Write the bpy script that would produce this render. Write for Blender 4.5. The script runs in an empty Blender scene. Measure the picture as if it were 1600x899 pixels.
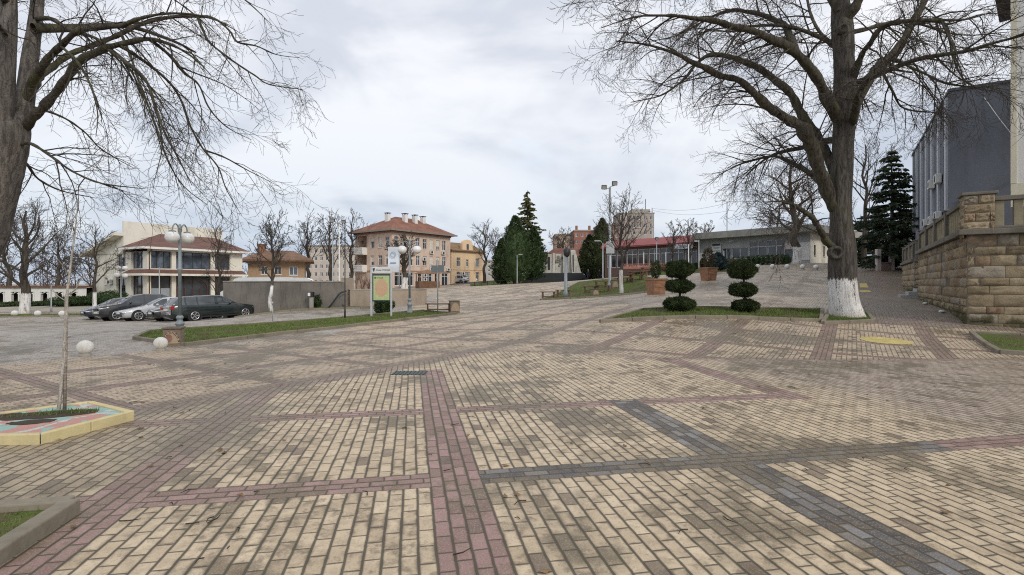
import bpy, bmesh, math, random
import numpy as np
from mathutils import Vector, Matrix
C = bpy.context.scene.collection
F, HX, HY, EYE = 820.0, 800.0, 442.0, 1.6
rnd = random.Random(7)
R = math.radians

# ------------------------------------------------------------------ terrain
def zrow(py, Z): return EYE - (py - HY) * Z / F
def xcol(px, Z): return (px - HX) / F * Z
CP = []
for Y in (-6, 0, 3, 6, 9, 11):
    for X in (-14, -7, 0, 7, 14): CP.append((X, Y, -0.0073 * Y))
for px, py, Z in [(133,557,12),(251,548,13),(271,543,14),(281,526,16),(307,502,29.5),(385,497,31),(219,501.6,33),(153,500,37),
                  (38,490,42),(425,488,31),(640,490,27.6),(690,490,28),(715,490,28),(665,476,34),(1062,488,18.5),(1163,489,18.5),
                  (1322,496,18),(1000,500,17.3),(860,466,36),(960,461,36),(972,459,36),(918,441,77),(820,443,75),(760,447,82),
                  (614,450,85),(700,444,100),(715,443.5,98),(1107,438,38),(1025,460,31),(1243,413,50),(1200,420,46),(1270,411,52.8),
                  (1508,505,16),(1430,466,27.9),(1400,445,36),(1362,427,58),(1385,533,14),(1518,523,15),(1283,503,17.3),(1283,555,12),
                  (1570,553,12),(800,520,16.2),(700,520,17.5),(800,478,30),(560,455,80),(1060,430,66),(480,450,75),(950,425,95)]:
    CP.append((xcol(px, Z), Z, zrow(py, Z)))
CP += [(-39,56,-.4),(-55,68,-.6),(-34,66,-.1),(-70,45,-1.4),(-120,60,-2),(-30,20,-.5),(-45,30,-1.1),(30,12,.1),(40,30,2),(60,60,4),
       (-150,150,-2),(0,160,3),(150,160,5),(0,300,3),(-300,300,-2),(300,300,5),(0,-40,0),(80,-40,0),(-80,-40,-.3),(-25,95,0),(-5,130,2.5)]
CPa = np.array(CP)
def _phi(d2): return 0.5 * d2 * np.log(np.maximum(d2, 1e-9))
def _fit():
    n = len(CPa); P = CPa[:, :2] / 20.0
    d2 = ((P[:, None] - P[None]) ** 2).sum(-1)
    K = _phi(d2) + np.eye(n) * 0.004
    Q = np.c_[np.ones(n), P]
    A = np.block([[K, Q], [Q.T, np.zeros((3, 3))]])
    w = np.linalg.solve(A, np.r_[CPa[:, 2], 0, 0, 0])
    return P, w
_P, _W = _fit()
def gzs(X, Y):
    X = np.asarray(X, float).ravel(); Y = np.asarray(Y, float).ravel()
    p = np.c_[np.clip(X, -320, 320), np.clip(Y, -60, 320)] / 20.0
    out = np.empty(len(p))
    for i in range(0, len(p), 4000):
        q = p[i:i+4000]
        d2 = ((q[:, None] - _P[None]) ** 2).sum(-1)
        out[i:i+4000] = _phi(d2) @ _W[:-3] + _W[-3] + q @ _W[-2:]
    return out
def gz(x, y): return float(gzs([x], [y])[0])
def at(px, py, Z): return Vector((xcol(px, Z), Z, zrow(py, Z)))
def gp(px, Z):
    x = xcol(px, Z); return Vector((x, Z, gz(x, Z)))

# ------------------------------------------------------------------ objects
def tag(o, label=None, cat=None, group=None, kind=None):
    if label: o['label'] = label
    if cat: o['category'] = cat
    if group: o['group'] = group
    if kind: o['kind'] = kind
    return o
def empty(name, loc, rz=0, label=None, cat=None, group=None):
    o = bpy.data.objects.new(name, None); C.objects.link(o)
    o.location = loc; o.rotation_euler = (0, 0, rz); o.empty_display_size = .2
    return tag(o, label, cat, group)
def copy_tree(o, parent=None):
    c = o.copy(); C.objects.link(c)
    if parent: c.parent = parent
    for ch in list(o.children): copy_tree(ch, c)
    return c
def np_mesh(name, V, faces, mat, parent=None, smooth=False):
    """V (n,3), faces: list of int arrays (m,k)"""
    me = bpy.data.meshes.new(name)
    V = np.ascontiguousarray(V, np.float32)
    me.vertices.add(len(V)); me.vertices.foreach_set('co', V.ravel())
    loops = np.concatenate([f.ravel() for f in faces]).astype(np.int32)
    tot = np.concatenate([np.full(len(f), f.shape[1]) for f in faces]).astype(np.int32)
    start = np.r_[0, np.cumsum(tot)[:-1]].astype(np.int32)
    me.loops.add(len(loops)); me.loops.foreach_set('vertex_index', loops)
    me.polygons.add(len(tot)); me.polygons.foreach_set('loop_start', start)
    try: me.polygons.foreach_set('loop_total', tot)
    except Exception: pass
    me.polygons.foreach_set('use_smooth', np.full(len(tot), smooth))
    me.update(calc_edges=True); me.validate()
    o = bpy.data.objects.new(name, me); C.objects.link(o)
    if mat: me.materials.append(mat)
    if parent: o.parent = parent
    return o

class MB:
    def __init__(s): s.v = []; s.f = []; s.s = []
    def add(s, vs, fs, sm=False, M=None):
        n = len(s.v)
        for v in vs:
            v = Vector(v)
            s.v.append(M @ v if M is not None else v)
        for f in fs: s.f.append([i + n for i in f]); s.s.append(sm)
        return s
    def bx(s, x0, x1, y0, y1, z0, z1, M=None):
        return s.add([(x0,y0,z0),(x1,y0,z0),(x1,y1,z0),(x0,y1,z0),(x0,y0,z1),(x1,y0,z1),(x1,y1,z1),(x0,y1,z1)],
              [(3,2,1,0),(4,5,6,7),(0,1,5,4),(1,2,6,5),(2,3,7,6),(3,0,4,7)], False, M)
    def box(s, c, d, M=None):
        return s.bx(c[0]-d[0]/2, c[0]+d[0]/2, c[1]-d[1]/2, c[1]+d[1]/2, c[2]-d[2]/2, c[2]+d[2]/2, M)
    def prism(s, poly, z0, z1, M=None):
        n = len(poly)
        return s.add([(p[0],p[1],z0) for p in poly] + [(p[0],p[1],z1) for p in poly],
              [tuple(range(n))[::-1], tuple(range(n, 2*n))] + [(i,(i+1)%n,n+(i+1)%n,n+i) for i in range(n)], False, M)
    def quad(s, a, b, c, d): return s.add([a,b,c,d], [(0,1,2,3)])
    def lathe(s, prof, n=16, c=(0,0,0), M=None, sm=True):
        vs = []; fs = []; m = len(prof)
        for r, z in prof:
            for k in range(n):
                a = 2*math.pi*k/n; vs.append((c[0]+r*math.cos(a), c[1]+r*math.sin(a), c[2]+z))
        for j in range(m-1):
            for k in range(n): fs.append((j*n+k, j*n+(k+1)%n, (j+1)*n+(k+1)%n, (j+1)*n+k))
        fs.append(tuple(range(n))[::-1]); fs.append(tuple(range((m-1)*n, m*n)))
        return s.add(vs, fs, sm, M)
    def cyl(s, c, r, h, n=16, M=None): return s.lathe([(r,0),(r,h)], n, c, M)
    def ell(s, c, rx, ry, rz, n=18, m=10, M=None):
        vs = [(c[0],c[1],c[2]-rz)]; fs = []
        for j in range(1, m):
            t = math.pi*j/m
            for k in range(n):
                a = 2*math.pi*k/n
                vs.append((c[0]+rx*math.sin(t)*math.cos(a), c[1]+ry*math.sin(t)*math.sin(a), c[2]-rz*math.cos(t)))
        vs.append((c[0],c[1],c[2]+rz)); L = len(vs)-1
        for k in range(n):
            fs.append((0, 1+(k+1)%n, 1+k)); fs.append((L, L-n+k, L-n+(k+1)%n))
        for j in range(m-2):
            for k in range(n): fs.append((1+j*n+k, 1+j*n+(k+1)%n, 1+(j+1)*n+(k+1)%n, 1+(j+1)*n+k))
        return s.add(vs, fs, True, M)
    def tube(s, pts, rad, n=8, M=None):
        pts = [Vector(p) for p in pts]; m = len(pts)
        if not hasattr(rad, '__len__'): rad = [rad]*m
        vs = []; fs = []; a = None
        for i, p in enumerate(pts):
            t = (pts[min(i+1,m-1)] - pts[max(i-1,0)]).normalized()
            if a is None:
                a = t.orthogonal().normalized()
            a = (a - t*a.dot(t)).normalized(); b = t.cross(a)
            for k in range(n):
                q = 2*math.pi*k/n; vs.append(p + (a*math.cos(q) + b*math.sin(q))*rad[i])
        for i in range(m-1):
            for k in range(n): fs.append((i*n+k, i*n+(k+1)%n, (i+1)*n+(k+1)%n, (i+1)*n+k))
        fs.append(tuple(range(n))[::-1]); fs.append(tuple(range((m-1)*n, m*n)))
        return s.add(vs, fs, True, M)
    def bar(s, p0, p1, w, h=None, up=(0,0,1)):
        h = h or w; p0 = Vector(p0); p1 = Vector(p1); t = (p1-p0).normalized(); u = Vector(up)
        x = t.cross(u)
        if x.length < 1e-4: x = t.orthogonal()
        x.normalize(); y = x.cross(t)
        vs = []
        for p in (p0, p1):
            for a, b in ((-1,-1),(1,-1),(1,1),(-1,1)): vs.append(p + x*a*w/2 + y*b*h/2)
        return s.add(vs, [(3,2,1,0),(4,5,6,7),(0,1,5,4),(1,2,6,5),(2,3,7,6),(3,0,4,7)])
    def build(s, name, mat, parent=None, bevel=0, loc=None):
        me = bpy.data.meshes.new(name); me.from_pydata([tuple(v) for v in s.v], [], s.f)
        me.polygons.foreach_set('use_smooth', s.s); me.update()
        o = bpy.data.objects.new(name, me); C.objects.link(o)
        if mat: me.materials.append(mat)
        if parent: o.parent = parent
        if loc is not None: o.location = loc
        if bevel:
            b = o.modifiers.new('bevel', 'BEVEL'); b.width = bevel; b.segments = 2; b.limit_method = 'ANGLE'
        return o
def text(name, s, size, mat, parent, loc, rot=(R(90),0,0), extr=.004, align='CENTER', sx=1):
    cu = bpy.data.curves.new(name+'_src', 'FONT'); cu.body = s; cu.size = size; cu.extrude = extr; cu.align_x = align; cu.resolution_u = 3
    t = bpy.data.objects.new(name+'_src', cu); C.objects.link(t)
    dg = bpy.context.evaluated_depsgraph_get()
    me = bpy.data.meshes.new_from_object(t.evaluated_get(dg)); me.name = name
    bpy.data.objects.remove(t); bpy.data.curves.remove(cu)
    o = bpy.data.objects.new(name, me); C.objects.link(o); me.materials.clear(); me.materials.append(mat)
    o.parent = parent; o.location = loc; o.rotation_euler = rot; o.scale = (sx,1,1)
    return o

# ------------------------------------------------------------------ node helpers
class E:
    def __init__(s, nt, k): s.nt = nt; s.k = k
    def _m(s, op, *o, clamp=False):
        n = s.nt.nodes.new('ShaderNodeMath'); n.operation = op; n.use_clamp = clamp
        for i, a in enumerate((s,)+o):
            if isinstance(a, E): s.nt.links.new(a.k, n.inputs[i])
            else: n.inputs[i].default_value = float(a)
        return E(s.nt, n.outputs[0])
    def __add__(s,o): return s._m('ADD',o)
    def __radd__(s,o): return s._m('ADD',o)
    def __sub__(s,o): return s._m('SUBTRACT',o)
    def __rsub__(s,o): return (s*-1.0)+o
    def __mul__(s,o): return s._m('MULTIPLY',o)
    def __rmul__(s,o): return s._m('MULTIPLY',o)
    def __truediv__(s,o): return s._m('DIVIDE',o)
    def floor(s): return s._m('FLOOR')
    def fract(s): return s._m('FRACT')
    def lt(s,o): return s._m('LESS_THAN',o)
    def gt(s,o): return s._m('GREATER_THAN',o)
    def mn(s,o): return s._m('MINIMUM',o)
    def mx(s,o): return s._m('MAXIMUM',o)
    def eq(s,o): return s._m('COMPARE',o,.5)
    def clamp(s): return s._m('ADD',0,clamp=True)
    def pw(s,o): return s._m('POWER',o)
    def ss(s,a,b):
        n = s.nt.nodes.new('ShaderNodeMapRange'); n.interpolation_type = 'SMOOTHSTEP'
        s.nt.links.new(s.k, n.inputs[0]); n.inputs[1].default_value = a; n.inputs[2].default_value = b
        return E(s.nt, n.outputs[0])
    def mix(s, a, b):   # s=0 -> a
        n = s.nt.nodes.new('ShaderNodeMix'); n.data_type = 'FLOAT'
        s.nt.links.new(s.k, n.inputs[0])
        for i, q in ((2,a),(3,b)):
            if isinstance(q, E): s.nt.links.new(q.k, n.inputs[i])
            else: n.inputs[i].default_value = q
        return E(s.nt, n.outputs[0])
def inv(e): return 1.0 - e
def cmix(nt, f, a, b, mode='MIX'):
    n = nt.nodes.new('ShaderNodeMix'); n.data_type = 'RGBA'; n.blend_type = mode
    if isinstance(f, E): nt.links.new(f.k, n.inputs[0])
    else: n.inputs[0].default_value = f
    for i, q in ((6,a),(7,b)):
        if isinstance(q, (tuple, list)): n.inputs[i].default_value = (*q[:3], 1)
        else: nt.links.new(q.k if isinstance(q, E) else q, n.inputs[i])
    return n.outputs[2]
def comb(nt, x, y, z):
    n = nt.nodes.new('ShaderNodeCombineXYZ')
    for i, q in enumerate((x,y,z)):
        if isinstance(q, E): nt.links.new(q.k, n.inputs[i])
        else: n.inputs[i].default_value = q
    return n.outputs[0]
def noise(nt, vec, scale, detail=3, rough=.55, dist=0):
    n = nt.nodes.new('ShaderNodeTexNoise'); n.inputs['Scale'].default_value = scale; n.inputs['Detail'].default_value = detail
    n.inputs['Roughness'].default_value = rough; n.inputs['Distortion'].default_value = dist
    nt.links.new(vec, n.inputs['Vector']); return E(nt, n.outputs[0])
def objvec(nt): return nt.nodes.new('ShaderNodeTexCoord').outputs['Object']
def scalev(nt, vec, s):
    n = nt.nodes.new('ShaderNodeMapping'); n.inputs['Scale'].default_value = s; nt.links.new(vec, n.inputs['Vector']); return n.outputs[0]
def newmat(name):
    m = bpy.data.materials.new(name); m.use_nodes = True; nt = m.node_tree
    return m, nt, nt.nodes['Principled BSDF']
def setin(nt, b, key, v):
    if isinstance(v, E): nt.links.new(v.k, b.inputs[key])
    elif hasattr(v, 'is_linked'): nt.links.new(v, b.inputs[key])
    elif isinstance(v, tuple): b.inputs[key].default_value = (*v[:3], 1)
    else: b.inputs[key].default_value = v
def bump(nt, b, h, strength=.4, dist=.02):
    n = nt.nodes.new('ShaderNodeBump'); n.inputs['Strength'].default_value = strength; n.inputs['Distance'].default_value = dist
    nt.links.new(h.k, n.inputs['Height']); nt.links.new(n.outputs[0], b.inputs['Normal'])
_mc = {}
def pm(name, col, rough=.75, var=.18, scale=2.5, bmp=0, metal=0, spec=.35, dirt=None, dscale=.7, coat=0):
    """plain weathered material: colour with two octaves of variation, optional stains and bump"""
    if name in _mc: return _mc[name]
    m, nt, b = newmat(name); v = objvec(nt)
    n1 = noise(nt, v, scale, 5, .6); n2 = noise(nt, v, scale*11, 3, .6)
    f = (n1*.65 + n2*.35).ss(.3, .7)
    lo = tuple(c*(1-var) for c in col); hi = tuple(min(1, c*(1+var*.6)) for c in col)
    c = cmix(nt, f, lo, hi)
    if dirt:
        d = noise(nt, scalev(nt, v, (1,1,.35)), dscale, 6, .65).ss(.5, .72)
        c = cmix(nt, d*.7, c, dirt)
    setin(nt, b, 'Base Color', c)
    setin(nt, b, 'Roughness', (n1*.2 + (rough-.1)).clamp()); b.inputs['Metallic'].default_value = metal
    b.inputs['Specular IOR Level'].default_value = spec; b.inputs['Coat Weight'].default_value = coat
    if bmp: bump(nt, b, n2*.6 + n1*.4, bmp, .02)
    _mc[name] = m; return m
def glass(name, col=(.03,.035,.045), rough=.06, spec=.8):
    if name in _mc: return _mc[name]
    m, nt, b = newmat(name); v = objvec(nt)
    n = noise(nt, v, .9, 2)
    setin(nt, b, 'Base Color', cmix(nt, n.ss(.35,.65), tuple(c*.6 for c in col), tuple(c*1.5 for c in col)))
    b.inputs['Roughness'].default_value = rough; b.inputs['Specular IOR Level'].default_value = spec
    bump(nt, b, n, .05, .05)
    _mc[name] = m; return m

# ------------------------------------------------------------------ materials
def brick_cells(nt, s, t, L, W, seed=0.0):
    tw = t / W; row = tw.floor()
    par = (row*.5).fract()            # 0 or .5
    sl = s / L + par; col = sl.floor()
    fs = sl.fract(); ft = tw.fract()
    ds = fs.mn(inv(fs))*L; dt = ft.mn(inv(ft))*W
    w = nt.nodes.new('ShaderNodeTexWhiteNoise'); w.noise_dimensions = '3D'
    nt.links.new(comb(nt, col, row, seed), w.inputs['Vector'])
    sep = nt.nodes.new('ShaderNodeSeparateColor'); nt.links.new(w.outputs['Color'], sep.inputs[0])
    return ds, dt, [E(nt, sep.outputs[i]) for i in range(3)]

def paving_material():
    m, nt, b = newmat('plaza_pavers'); v = objvec(nt)
    sp = nt.nodes.new('ShaderNodeSeparateXYZ'); nt.links.new(v, sp.inputs[0])
    X, Y = E(nt, sp.outputs[0]), E(nt, sp.outputs[1])
    warp = noise(nt, v, .8, 2)*.02 + noise(nt, v, 9, 2)*.010
    ca, sa = math.cos(R(10.8)), math.sin(R(10.8))
    uA = X*-sa + Y*ca + warp; vA = X*ca + Y*sa + warp
    cb, sb = math.cos(R(57)), math.sin(R(57))
    ub = X*cb + Y*sb; vb = X*sb - Y*cb
    k = 2.55/2.35
    uB = (ub - 2.88)*k + 4.24; vB = (vb + .8)*k + .16
    # region A: the near field
    L1 = vb + 7.75
    L2 = 13.0 - (X + .9)*.37
    topA = L2.mx(11.35)
    A = L1.gt(0) * Y.lt(topA)
    edge = L1._m('ABSOLUTE').lt(.34) * Y.lt(topA+.3) * Y.gt(3.0)
    edge2 = (topA - Y)._m('ABSOLUTE').lt(.2) * L1.gt(-.3)
    u = A.mix(uB, uA); w = A.mix(vB, vA)
    kk = ((w - .16)/2.55).floor(); vs = w - .16 - kk*2.55
    kc = ((u - 4.24)/2.444).floor(); us = u - 4.24 - kc*2.444
    lng = vs.lt(.425); crs = us.lt(.319)
    # exceptions in A
    okL = kk.gt(-1.5) * kk.lt(2.5) * (1.0 - kk.eq(0)*u.gt(10.3)) * (1.0 - kk.eq(1)*u.gt(7.02)) * (1.0 - kk.eq(2)*u.lt(6.6))
    okC = kc.lt(1.5) * (1.0 - kc.eq(1)*w.gt(5.7))
    lng = lng * A.mix(1.0, okL); crs = crs * A.mix(1.0, okC)
    crsO = crs * (1.0 - lng*inv(kk.eq(1)*A))
    s = crsO.mix(u, w); t = crsO.mix(w - .16, u - 4.24)
    ds, dt, (r1, r2, r3) = brick_cells(nt, s, t, .2125, .10625)
    dark = A * ((crs*kc.eq(0)*w.gt(.585)*w.lt(5.26)) + (lng*kk.eq(1))).clamp()
    red = (lng + crs + edge*.8 + edge2*.5).clamp() * inv(dark)
    # zones of region B
    park = inv(A) * vb.lt(-14.5) * X.lt(-6.0) * Y.lt(48)
    walk = inv(A) * vb.gt(.2) * ub.gt(20.3)
    mark = inv(A) * X.gt(5.0) * vb.lt(.2) * Y.gt(18.3)
    big = noise(nt, v, .22, 3, .6); mid = noise(nt, v, .9, 5, .65); fin = noise(nt, v, 9, 4, .65); gr = noise(nt, v, 90, 2)
    beige = cmix(nt, r1, (.51,.40,.265), (.635,.51,.35))
    beige = cmix(nt, r3.gt(.80)*.35, beige, (.40,.30,.19))
    redc = cmix(nt, r1, (.22,.125,.11), (.38,.235,.215))
    redb = cmix(nt, r1, (.17,.105,.085), (.28,.18,.15))
    redc = cmix(nt, A, redb, redc)
    drk = cmix(nt, r1.ss(.30,.98), (.062,.057,.056), (.21,.205,.205))
    grey = cmix(nt, r1, (.33,.30,.265), (.46,.42,.37))
    wk = cmix(nt, r1, (.15,.115,.09), (.24,.185,.15))
    mk = cmix(nt, r1, (.37,.315,.255), (.49,.425,.35))
    beige = cmix(nt, inv(A)*(.22 + big*.30)*Y.ss(34,14), beige, (.41,.31,.245))
    beige = cmix(nt, inv(A)*Y.ss(20,40)*.6, beige, (.60,.50,.385))
    c = cmix(nt, mark*.85, beige, mk); c = cmix(nt, park, c, grey); c = cmix(nt, walk, c, wk)
    mauve = A * (w - u*.10 + (noise(nt, v, .5, 2) - .5)*2.0).ss(4.6, 6.2)
    c = cmix(nt, mauve*.72, c, cmix(nt, r1, (.24,.19,.165), (.40,.33,.285)))
    Bf = A.mix(Y.ss(6, 30).mix(.98, .78), 1.0)
    c = cmix(nt, red*inv(park)*inv(walk*.6)*inv(mark*.5)*Bf, c, redc); c = cmix(nt, dark, c, drk)
    # soiling that follows whole bricks, then broad damp / algae patches
    med = noise(nt, v, 3.2, 4, .65)
    soil = (mid*.80 + r2*.20 + big*.80).ss(.93, 1.06)
    c = cmix(nt, soil*.82, c, cmix(nt, big.ss(.4,.6), (.155,.098,.052), (.125,.102,.058)))
    c = cmix(nt, r3.lt(.035)*(.3 + med)*inv(dark), c, (.115,.075,.055))
    halo = inv(dt.mn(ds)/.052).clamp()*(r3*.8+.35)*(med.ss(.38,.62)*1.3)
    c = cmix(nt, (halo*.85).ss(.25,.95)*.72, c, (.12,.085,.052))
    lzone = A * (vA*-1.0 - 1.0).ss(.2, 2.2) * uA.ss(2.6, 4.2)
    mud = A * (vA + 2.15)._m('ABSOLUTE').ss(.75,.15) * uA.ss(4.9,5.8) * uA.ss(8.2,7.2)
    edg = ((L1)._m('ABSOLUTE').ss(.75,.1)*1.0 + (topA - Y)._m('ABSOLUTE').ss(.6,.05)*.4)*Y.ss(40,14)
    alg = ((big*.8 + mid*.5).ss(.63, .78)*.6 + lzone*(.35+mid*.5) + mud*.75*med.ss(.3,.5) + edg*(med*.9)).clamp()
    c = cmix(nt, alg*Y.ss(40,16).mix(.45,.80), c, cmix(nt, med.ss(.4,.6), (.125,.10,.062), (.17,.135,.08)))
    blot = (noise(nt, v, 7.0, 5, .7)*.8 + mid*.5).ss(.65,.80)
    c = cmix(nt, blot*.70, c, (.14,.10,.06))
    pale = (noise(nt, v, .35, 4, .6)).ss(.56,.7)
    c = cmix(nt, pale*.18, c, (.58,.52,.42))
    c = cmix(nt, fin.ss(.42,.62)*.32, c, (.22,.175,.12))
    c = cmix(nt, gr.ss(.5,.7)*.22, c, (.70,.62,.50))
    c = cmix(nt, noise(nt, v, 60, 2).ss(.56,.70)*.35, c, (.16,.13,.10))
    # joints: wide along the courses, thin across
    j = dt.ss(.0100, .0052).mx(ds.ss(.0065, .003))
    jc = cmix(nt, mid.ss(.4,.6), (.050,.036,.024), (.046,.044,.020))
    far = Y.ss(6, 22)
    c = cmix(nt, j*far.mix(.88,.36), c, jc)
    c = cmix(nt, (dt.ss(.020,.006).mx(ds.ss(.015,.004)))*far.mix(.28,.10), c, (.10,.08,.05))
    setin(nt, b, 'Base Color', c)
    setin(nt, b, 'Roughness', (fin*.3 + .44 - alg*.10).clamp()); b.inputs['Specular IOR Level'].default_value = .42
    j = (j*inv(mud*.7)).clamp()
    h = dt.ss(.003,.014).mn(ds.ss(.002,.012)) + gr*.08 + fin*.18 + r2*.25
    bump(nt, b, h, .55, .012)
    return m

def grass_material():
    m, nt, b = newmat('short_grass'); v = objvec(nt)
    a = noise(nt, v, .7, 4, .65); f = noise(nt, v, 14, 4, .7)
    c = cmix(nt, f.ss(.3,.7), (.06,.10,.02), (.14,.20,.045))
    c = cmix(nt, (a*.7+f*.3).ss(.45,.53)*.9, c, (.12,.095,.058))
    setin(nt, b, 'Base Color', c); b.inputs['Roughness'].default_value = .9; b.inputs['Specular IOR Level'].default_value = .1
    bump(nt, b, f, .8, .04); return m
def leafmat(name, lo, hi, rough=.7):
    if name in _mc: return _mc[name]
    m, nt, b = newmat(name); v = objvec(nt)
    f = noise(nt, v, 2.2, 3); g = noise(nt, v, 23, 2)
    c = cmix(nt, (f*.5+g*.5).ss(.35,.65), lo, hi)
    setin(nt, b, 'Base Color', c); b.inputs['Roughness'].default_value = rough; b.inputs['Specular IOR Level'].default_value = .2
    _mc[name] = m; return m
def bark(name, lo=(.045,.039,.034), hi=(.16,.14,.12), moss=.35, wash=0, scale=1.0, edge=.14):
    """ridged bark; wash = height in metres of the lime-wash painted round the foot"""
    if name in _mc: return _mc[name]
    m, nt, b = newmat(name); v = objvec(nt)
    st = noise(nt, scalev(nt, v, (13*scale,13*scale,2.2*scale)), 1.0, 5, .65, .6); big = noise(nt, v, 1.6, 4); fin = noise(nt, v, 40, 3)
    c = cmix(nt, (st*.75+fin*.25).ss(.36,.64), lo, hi)
    c = cmix(nt, big.ss(.5,.7)*moss, c, (.10,.105,.05))
    h = st + fin*.25
    if wash:
        sp = nt.nodes.new('ShaderNodeSeparateXYZ'); nt.links.new(v, sp.inputs[0]); z = E(nt, sp.outputs[2])
        rag = noise(nt, scalev(nt, v, (16,16,2.5)), 1.0, 4, .7)
        wm = (z + (rag-.5)*edge*4).ss(wash+.03, wash-.03) * (st*.7+fin*.45).ss(.44,.54) * (rag*.6+fin*.4).ss(.33,.42)
        wc = cmix(nt, (big*.5+st*.5).ss(.35,.65), (.60,.58,.55), (.82,.81,.79))
        wc = cmix(nt, z.ss(.35,.0)*.55, wc, (.42,.36,.26))
        c = cmix(nt, wm, c, wc)
    setin(nt, b, 'Base Color', c); b.inputs['Roughness'].default_value = .9; b.inputs['Specular IOR Level'].default_value = .15
    bump(nt, b, h, .9, .05*min(1,scale)); _mc[name] = m; return m
def stone_material():
    """rusticated sandstone: courses .3 m, coordinates (s along wall, z up) read from UV in metres"""
    m, nt, b = newmat('rough_sandstone')
    v = nt.nodes.new('ShaderNodeTexCoord').outputs['UV']; ov = objvec(nt)
    sp = nt.nodes.new('ShaderNodeSeparateXYZ'); nt.links.new(v, sp.inputs[0]); U, V = E(nt, sp.outputs[0]), E(nt, sp.outputs[1])
    rw = noise(nt, ov, 1.3, 2)
    V2 = V + (rw-.5)*.03
    row = (V2/.29).floor()
    wn = nt.nodes.new('ShaderNodeTexWhiteNoise'); wn.noise_dimensions = '1D'; nt.links.new(row.k, wn.inputs['W']); ro = E(nt, wn.outputs[0])
    sl = U/(ro*.45+.55) + ro*7.3; col = sl.floor(); fs = sl.fract(); ft = (V2/.29).fract()
    ds = fs.mn(inv(fs))*(ro*.45+.55); dt = ft.mn(inv(ft))*.29
    w = nt.nodes.new('ShaderNodeTexWhiteNoise'); w.noise_dimensions = '3D'; nt.links.new(comb(nt, col, row, 3.0), w.inputs['Vector'])
    sc = nt.nodes.new('ShaderNodeSeparateColor'); nt.links.new(w.outputs['Color'], sc.inputs[0]); r1, r2, r3 = [E(nt, sc.outputs[i]) for i in range(3)]
    n1 = noise(nt, ov, 3, 5, .6); n2 = noise(nt, ov, 22, 4, .6)
    c = cmix(nt, r1, (.27,.185,.095), (.45,.335,.195))
    c = cmix(nt, r2.gt(.80)*.7, c, (.30,.28,.25)); c = cmix(nt, r3.gt(.86)*.6, c, (.30,.15,.09))
    c = cmix(nt, (n1*.6+n2*.4).ss(.48,.68)*.5, c, (.15,.105,.06))
    z = V
    c = cmix(nt, (z*-.9 + n1*1.2).ss(.05,.55)*.75, c, (.075,.075,.032))
    c = cmix(nt, (z.ss(2.0,2.9)*.8 + n1*.7).ss(.75,1.1)*.6, c, (.10,.085,.06))
    mort = ds.mn(dt).ss(.014,.005)
    c = cmix(nt, mort*.8, c, (.30,.25,.18))
    setin(nt, b, 'Base Color', c); b.inputs['Roughness'].default_value = .92; b.inputs['Specular IOR Level'].default_value = .15
    h = ds.mn(dt).ss(.0,.06)*1.2 + n1*.55 + n2*.25 + r1*.3
    bump(nt, b, h, .9, .05); return m
def tiles(name, col):
    if name in _mc: return _mc[name]
    m, nt, b = newmat(name); v = objvec(nt)
    sp = nt.nodes.new('ShaderNodeSeparateXYZ'); nt.links.new(v, sp.inputs[0]); x, y, z = (E(nt, sp.outputs[i]) for i in range(3))
    wv = ((x+y)*4.0).fract(); ln = (z*6.0).fract()
    n = noise(nt, v, .8, 5, .65); n2 = noise(nt, v, 8, 3)
    c = cmix(nt, (n*.6+n2*.4).ss(.35,.66), tuple(q*.6 for q in col), tuple(min(1,q*1.25) for q in col))
    c = cmix(nt, ln.lt(.16)*.5, c, tuple(q*.35 for q in col)); c = cmix(nt, n.ss(.58,.7)*.35, c, (.16,.14,.11))
    setin(nt, b, 'Base Color', c); b.inputs['Roughness'].default_value = .85
    bump(nt, b, (wv-.5)._m('ABSOLUTE') + ln*.4, .5, .05); _mc[name] = m; return m
def wood(name, col):
    if name in _mc: return _mc[name]
    m, nt, b = newmat(name); v = objvec(nt)
    st = noise(nt, scalev(nt, v, (2,14,30)), 1.0, 4, .6, .4); n = noise(nt, v, 3, 3)
    c = cmix(nt, (st*.7+n*.3).ss(.35,.65), tuple(q*.55 for q in col), tuple(q*1.25 for q in col))
    setin(nt, b, 'Base Color', c); b.inputs['Roughness'].default_value = .75; bump(nt, b, st, .3, .01); _mc[name] = m; return m
def concrete(name, col=(.36,.34,.30), stain=(.14,.125,.10)): return pm(name, col, .88, .22, 1.7, .35, 0, .2, stain, .9)
# ------------------------------------------------------------------ ground
def axis(lo, hi, step, far, g):
    a = list(np.arange(lo, hi+1e-6, step)); s = step; x = hi; up = []
    while x < far: s *= g; x += s; up.append(x)
    s = step; x = lo; dn = []
    while x > -far: s *= g; x -= s; dn.append(x)
    return np.array(dn[::-1] + a + up)
M_PAVE = paving_material()
M_GRASS = grass_material()
def grid_faces(nx, ny):
    i, j = np.meshgrid(np.arange(nx-1), np.arange(ny-1), indexing='ij')
    a = (i*ny + j).ravel(); return np.c_[a, a+ny, a+ny+1, a+1]
gx = axis(-30, 32, .55, 1500, 1.22); gy = axis(0, 58, .55, 1500, 1.22); gy = gy[gy > -60]
GX, GY = np.meshgrid(gx, gy, indexing='ij')
GZ = gzs(GX, GY)
o = np_mesh('ground', np.c_[GX.ravel(), GY.ravel(), GZ], [grid_faces(len(gx), len(gy))], M_PAVE, smooth=True)
tag(o, kind='structure')

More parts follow.
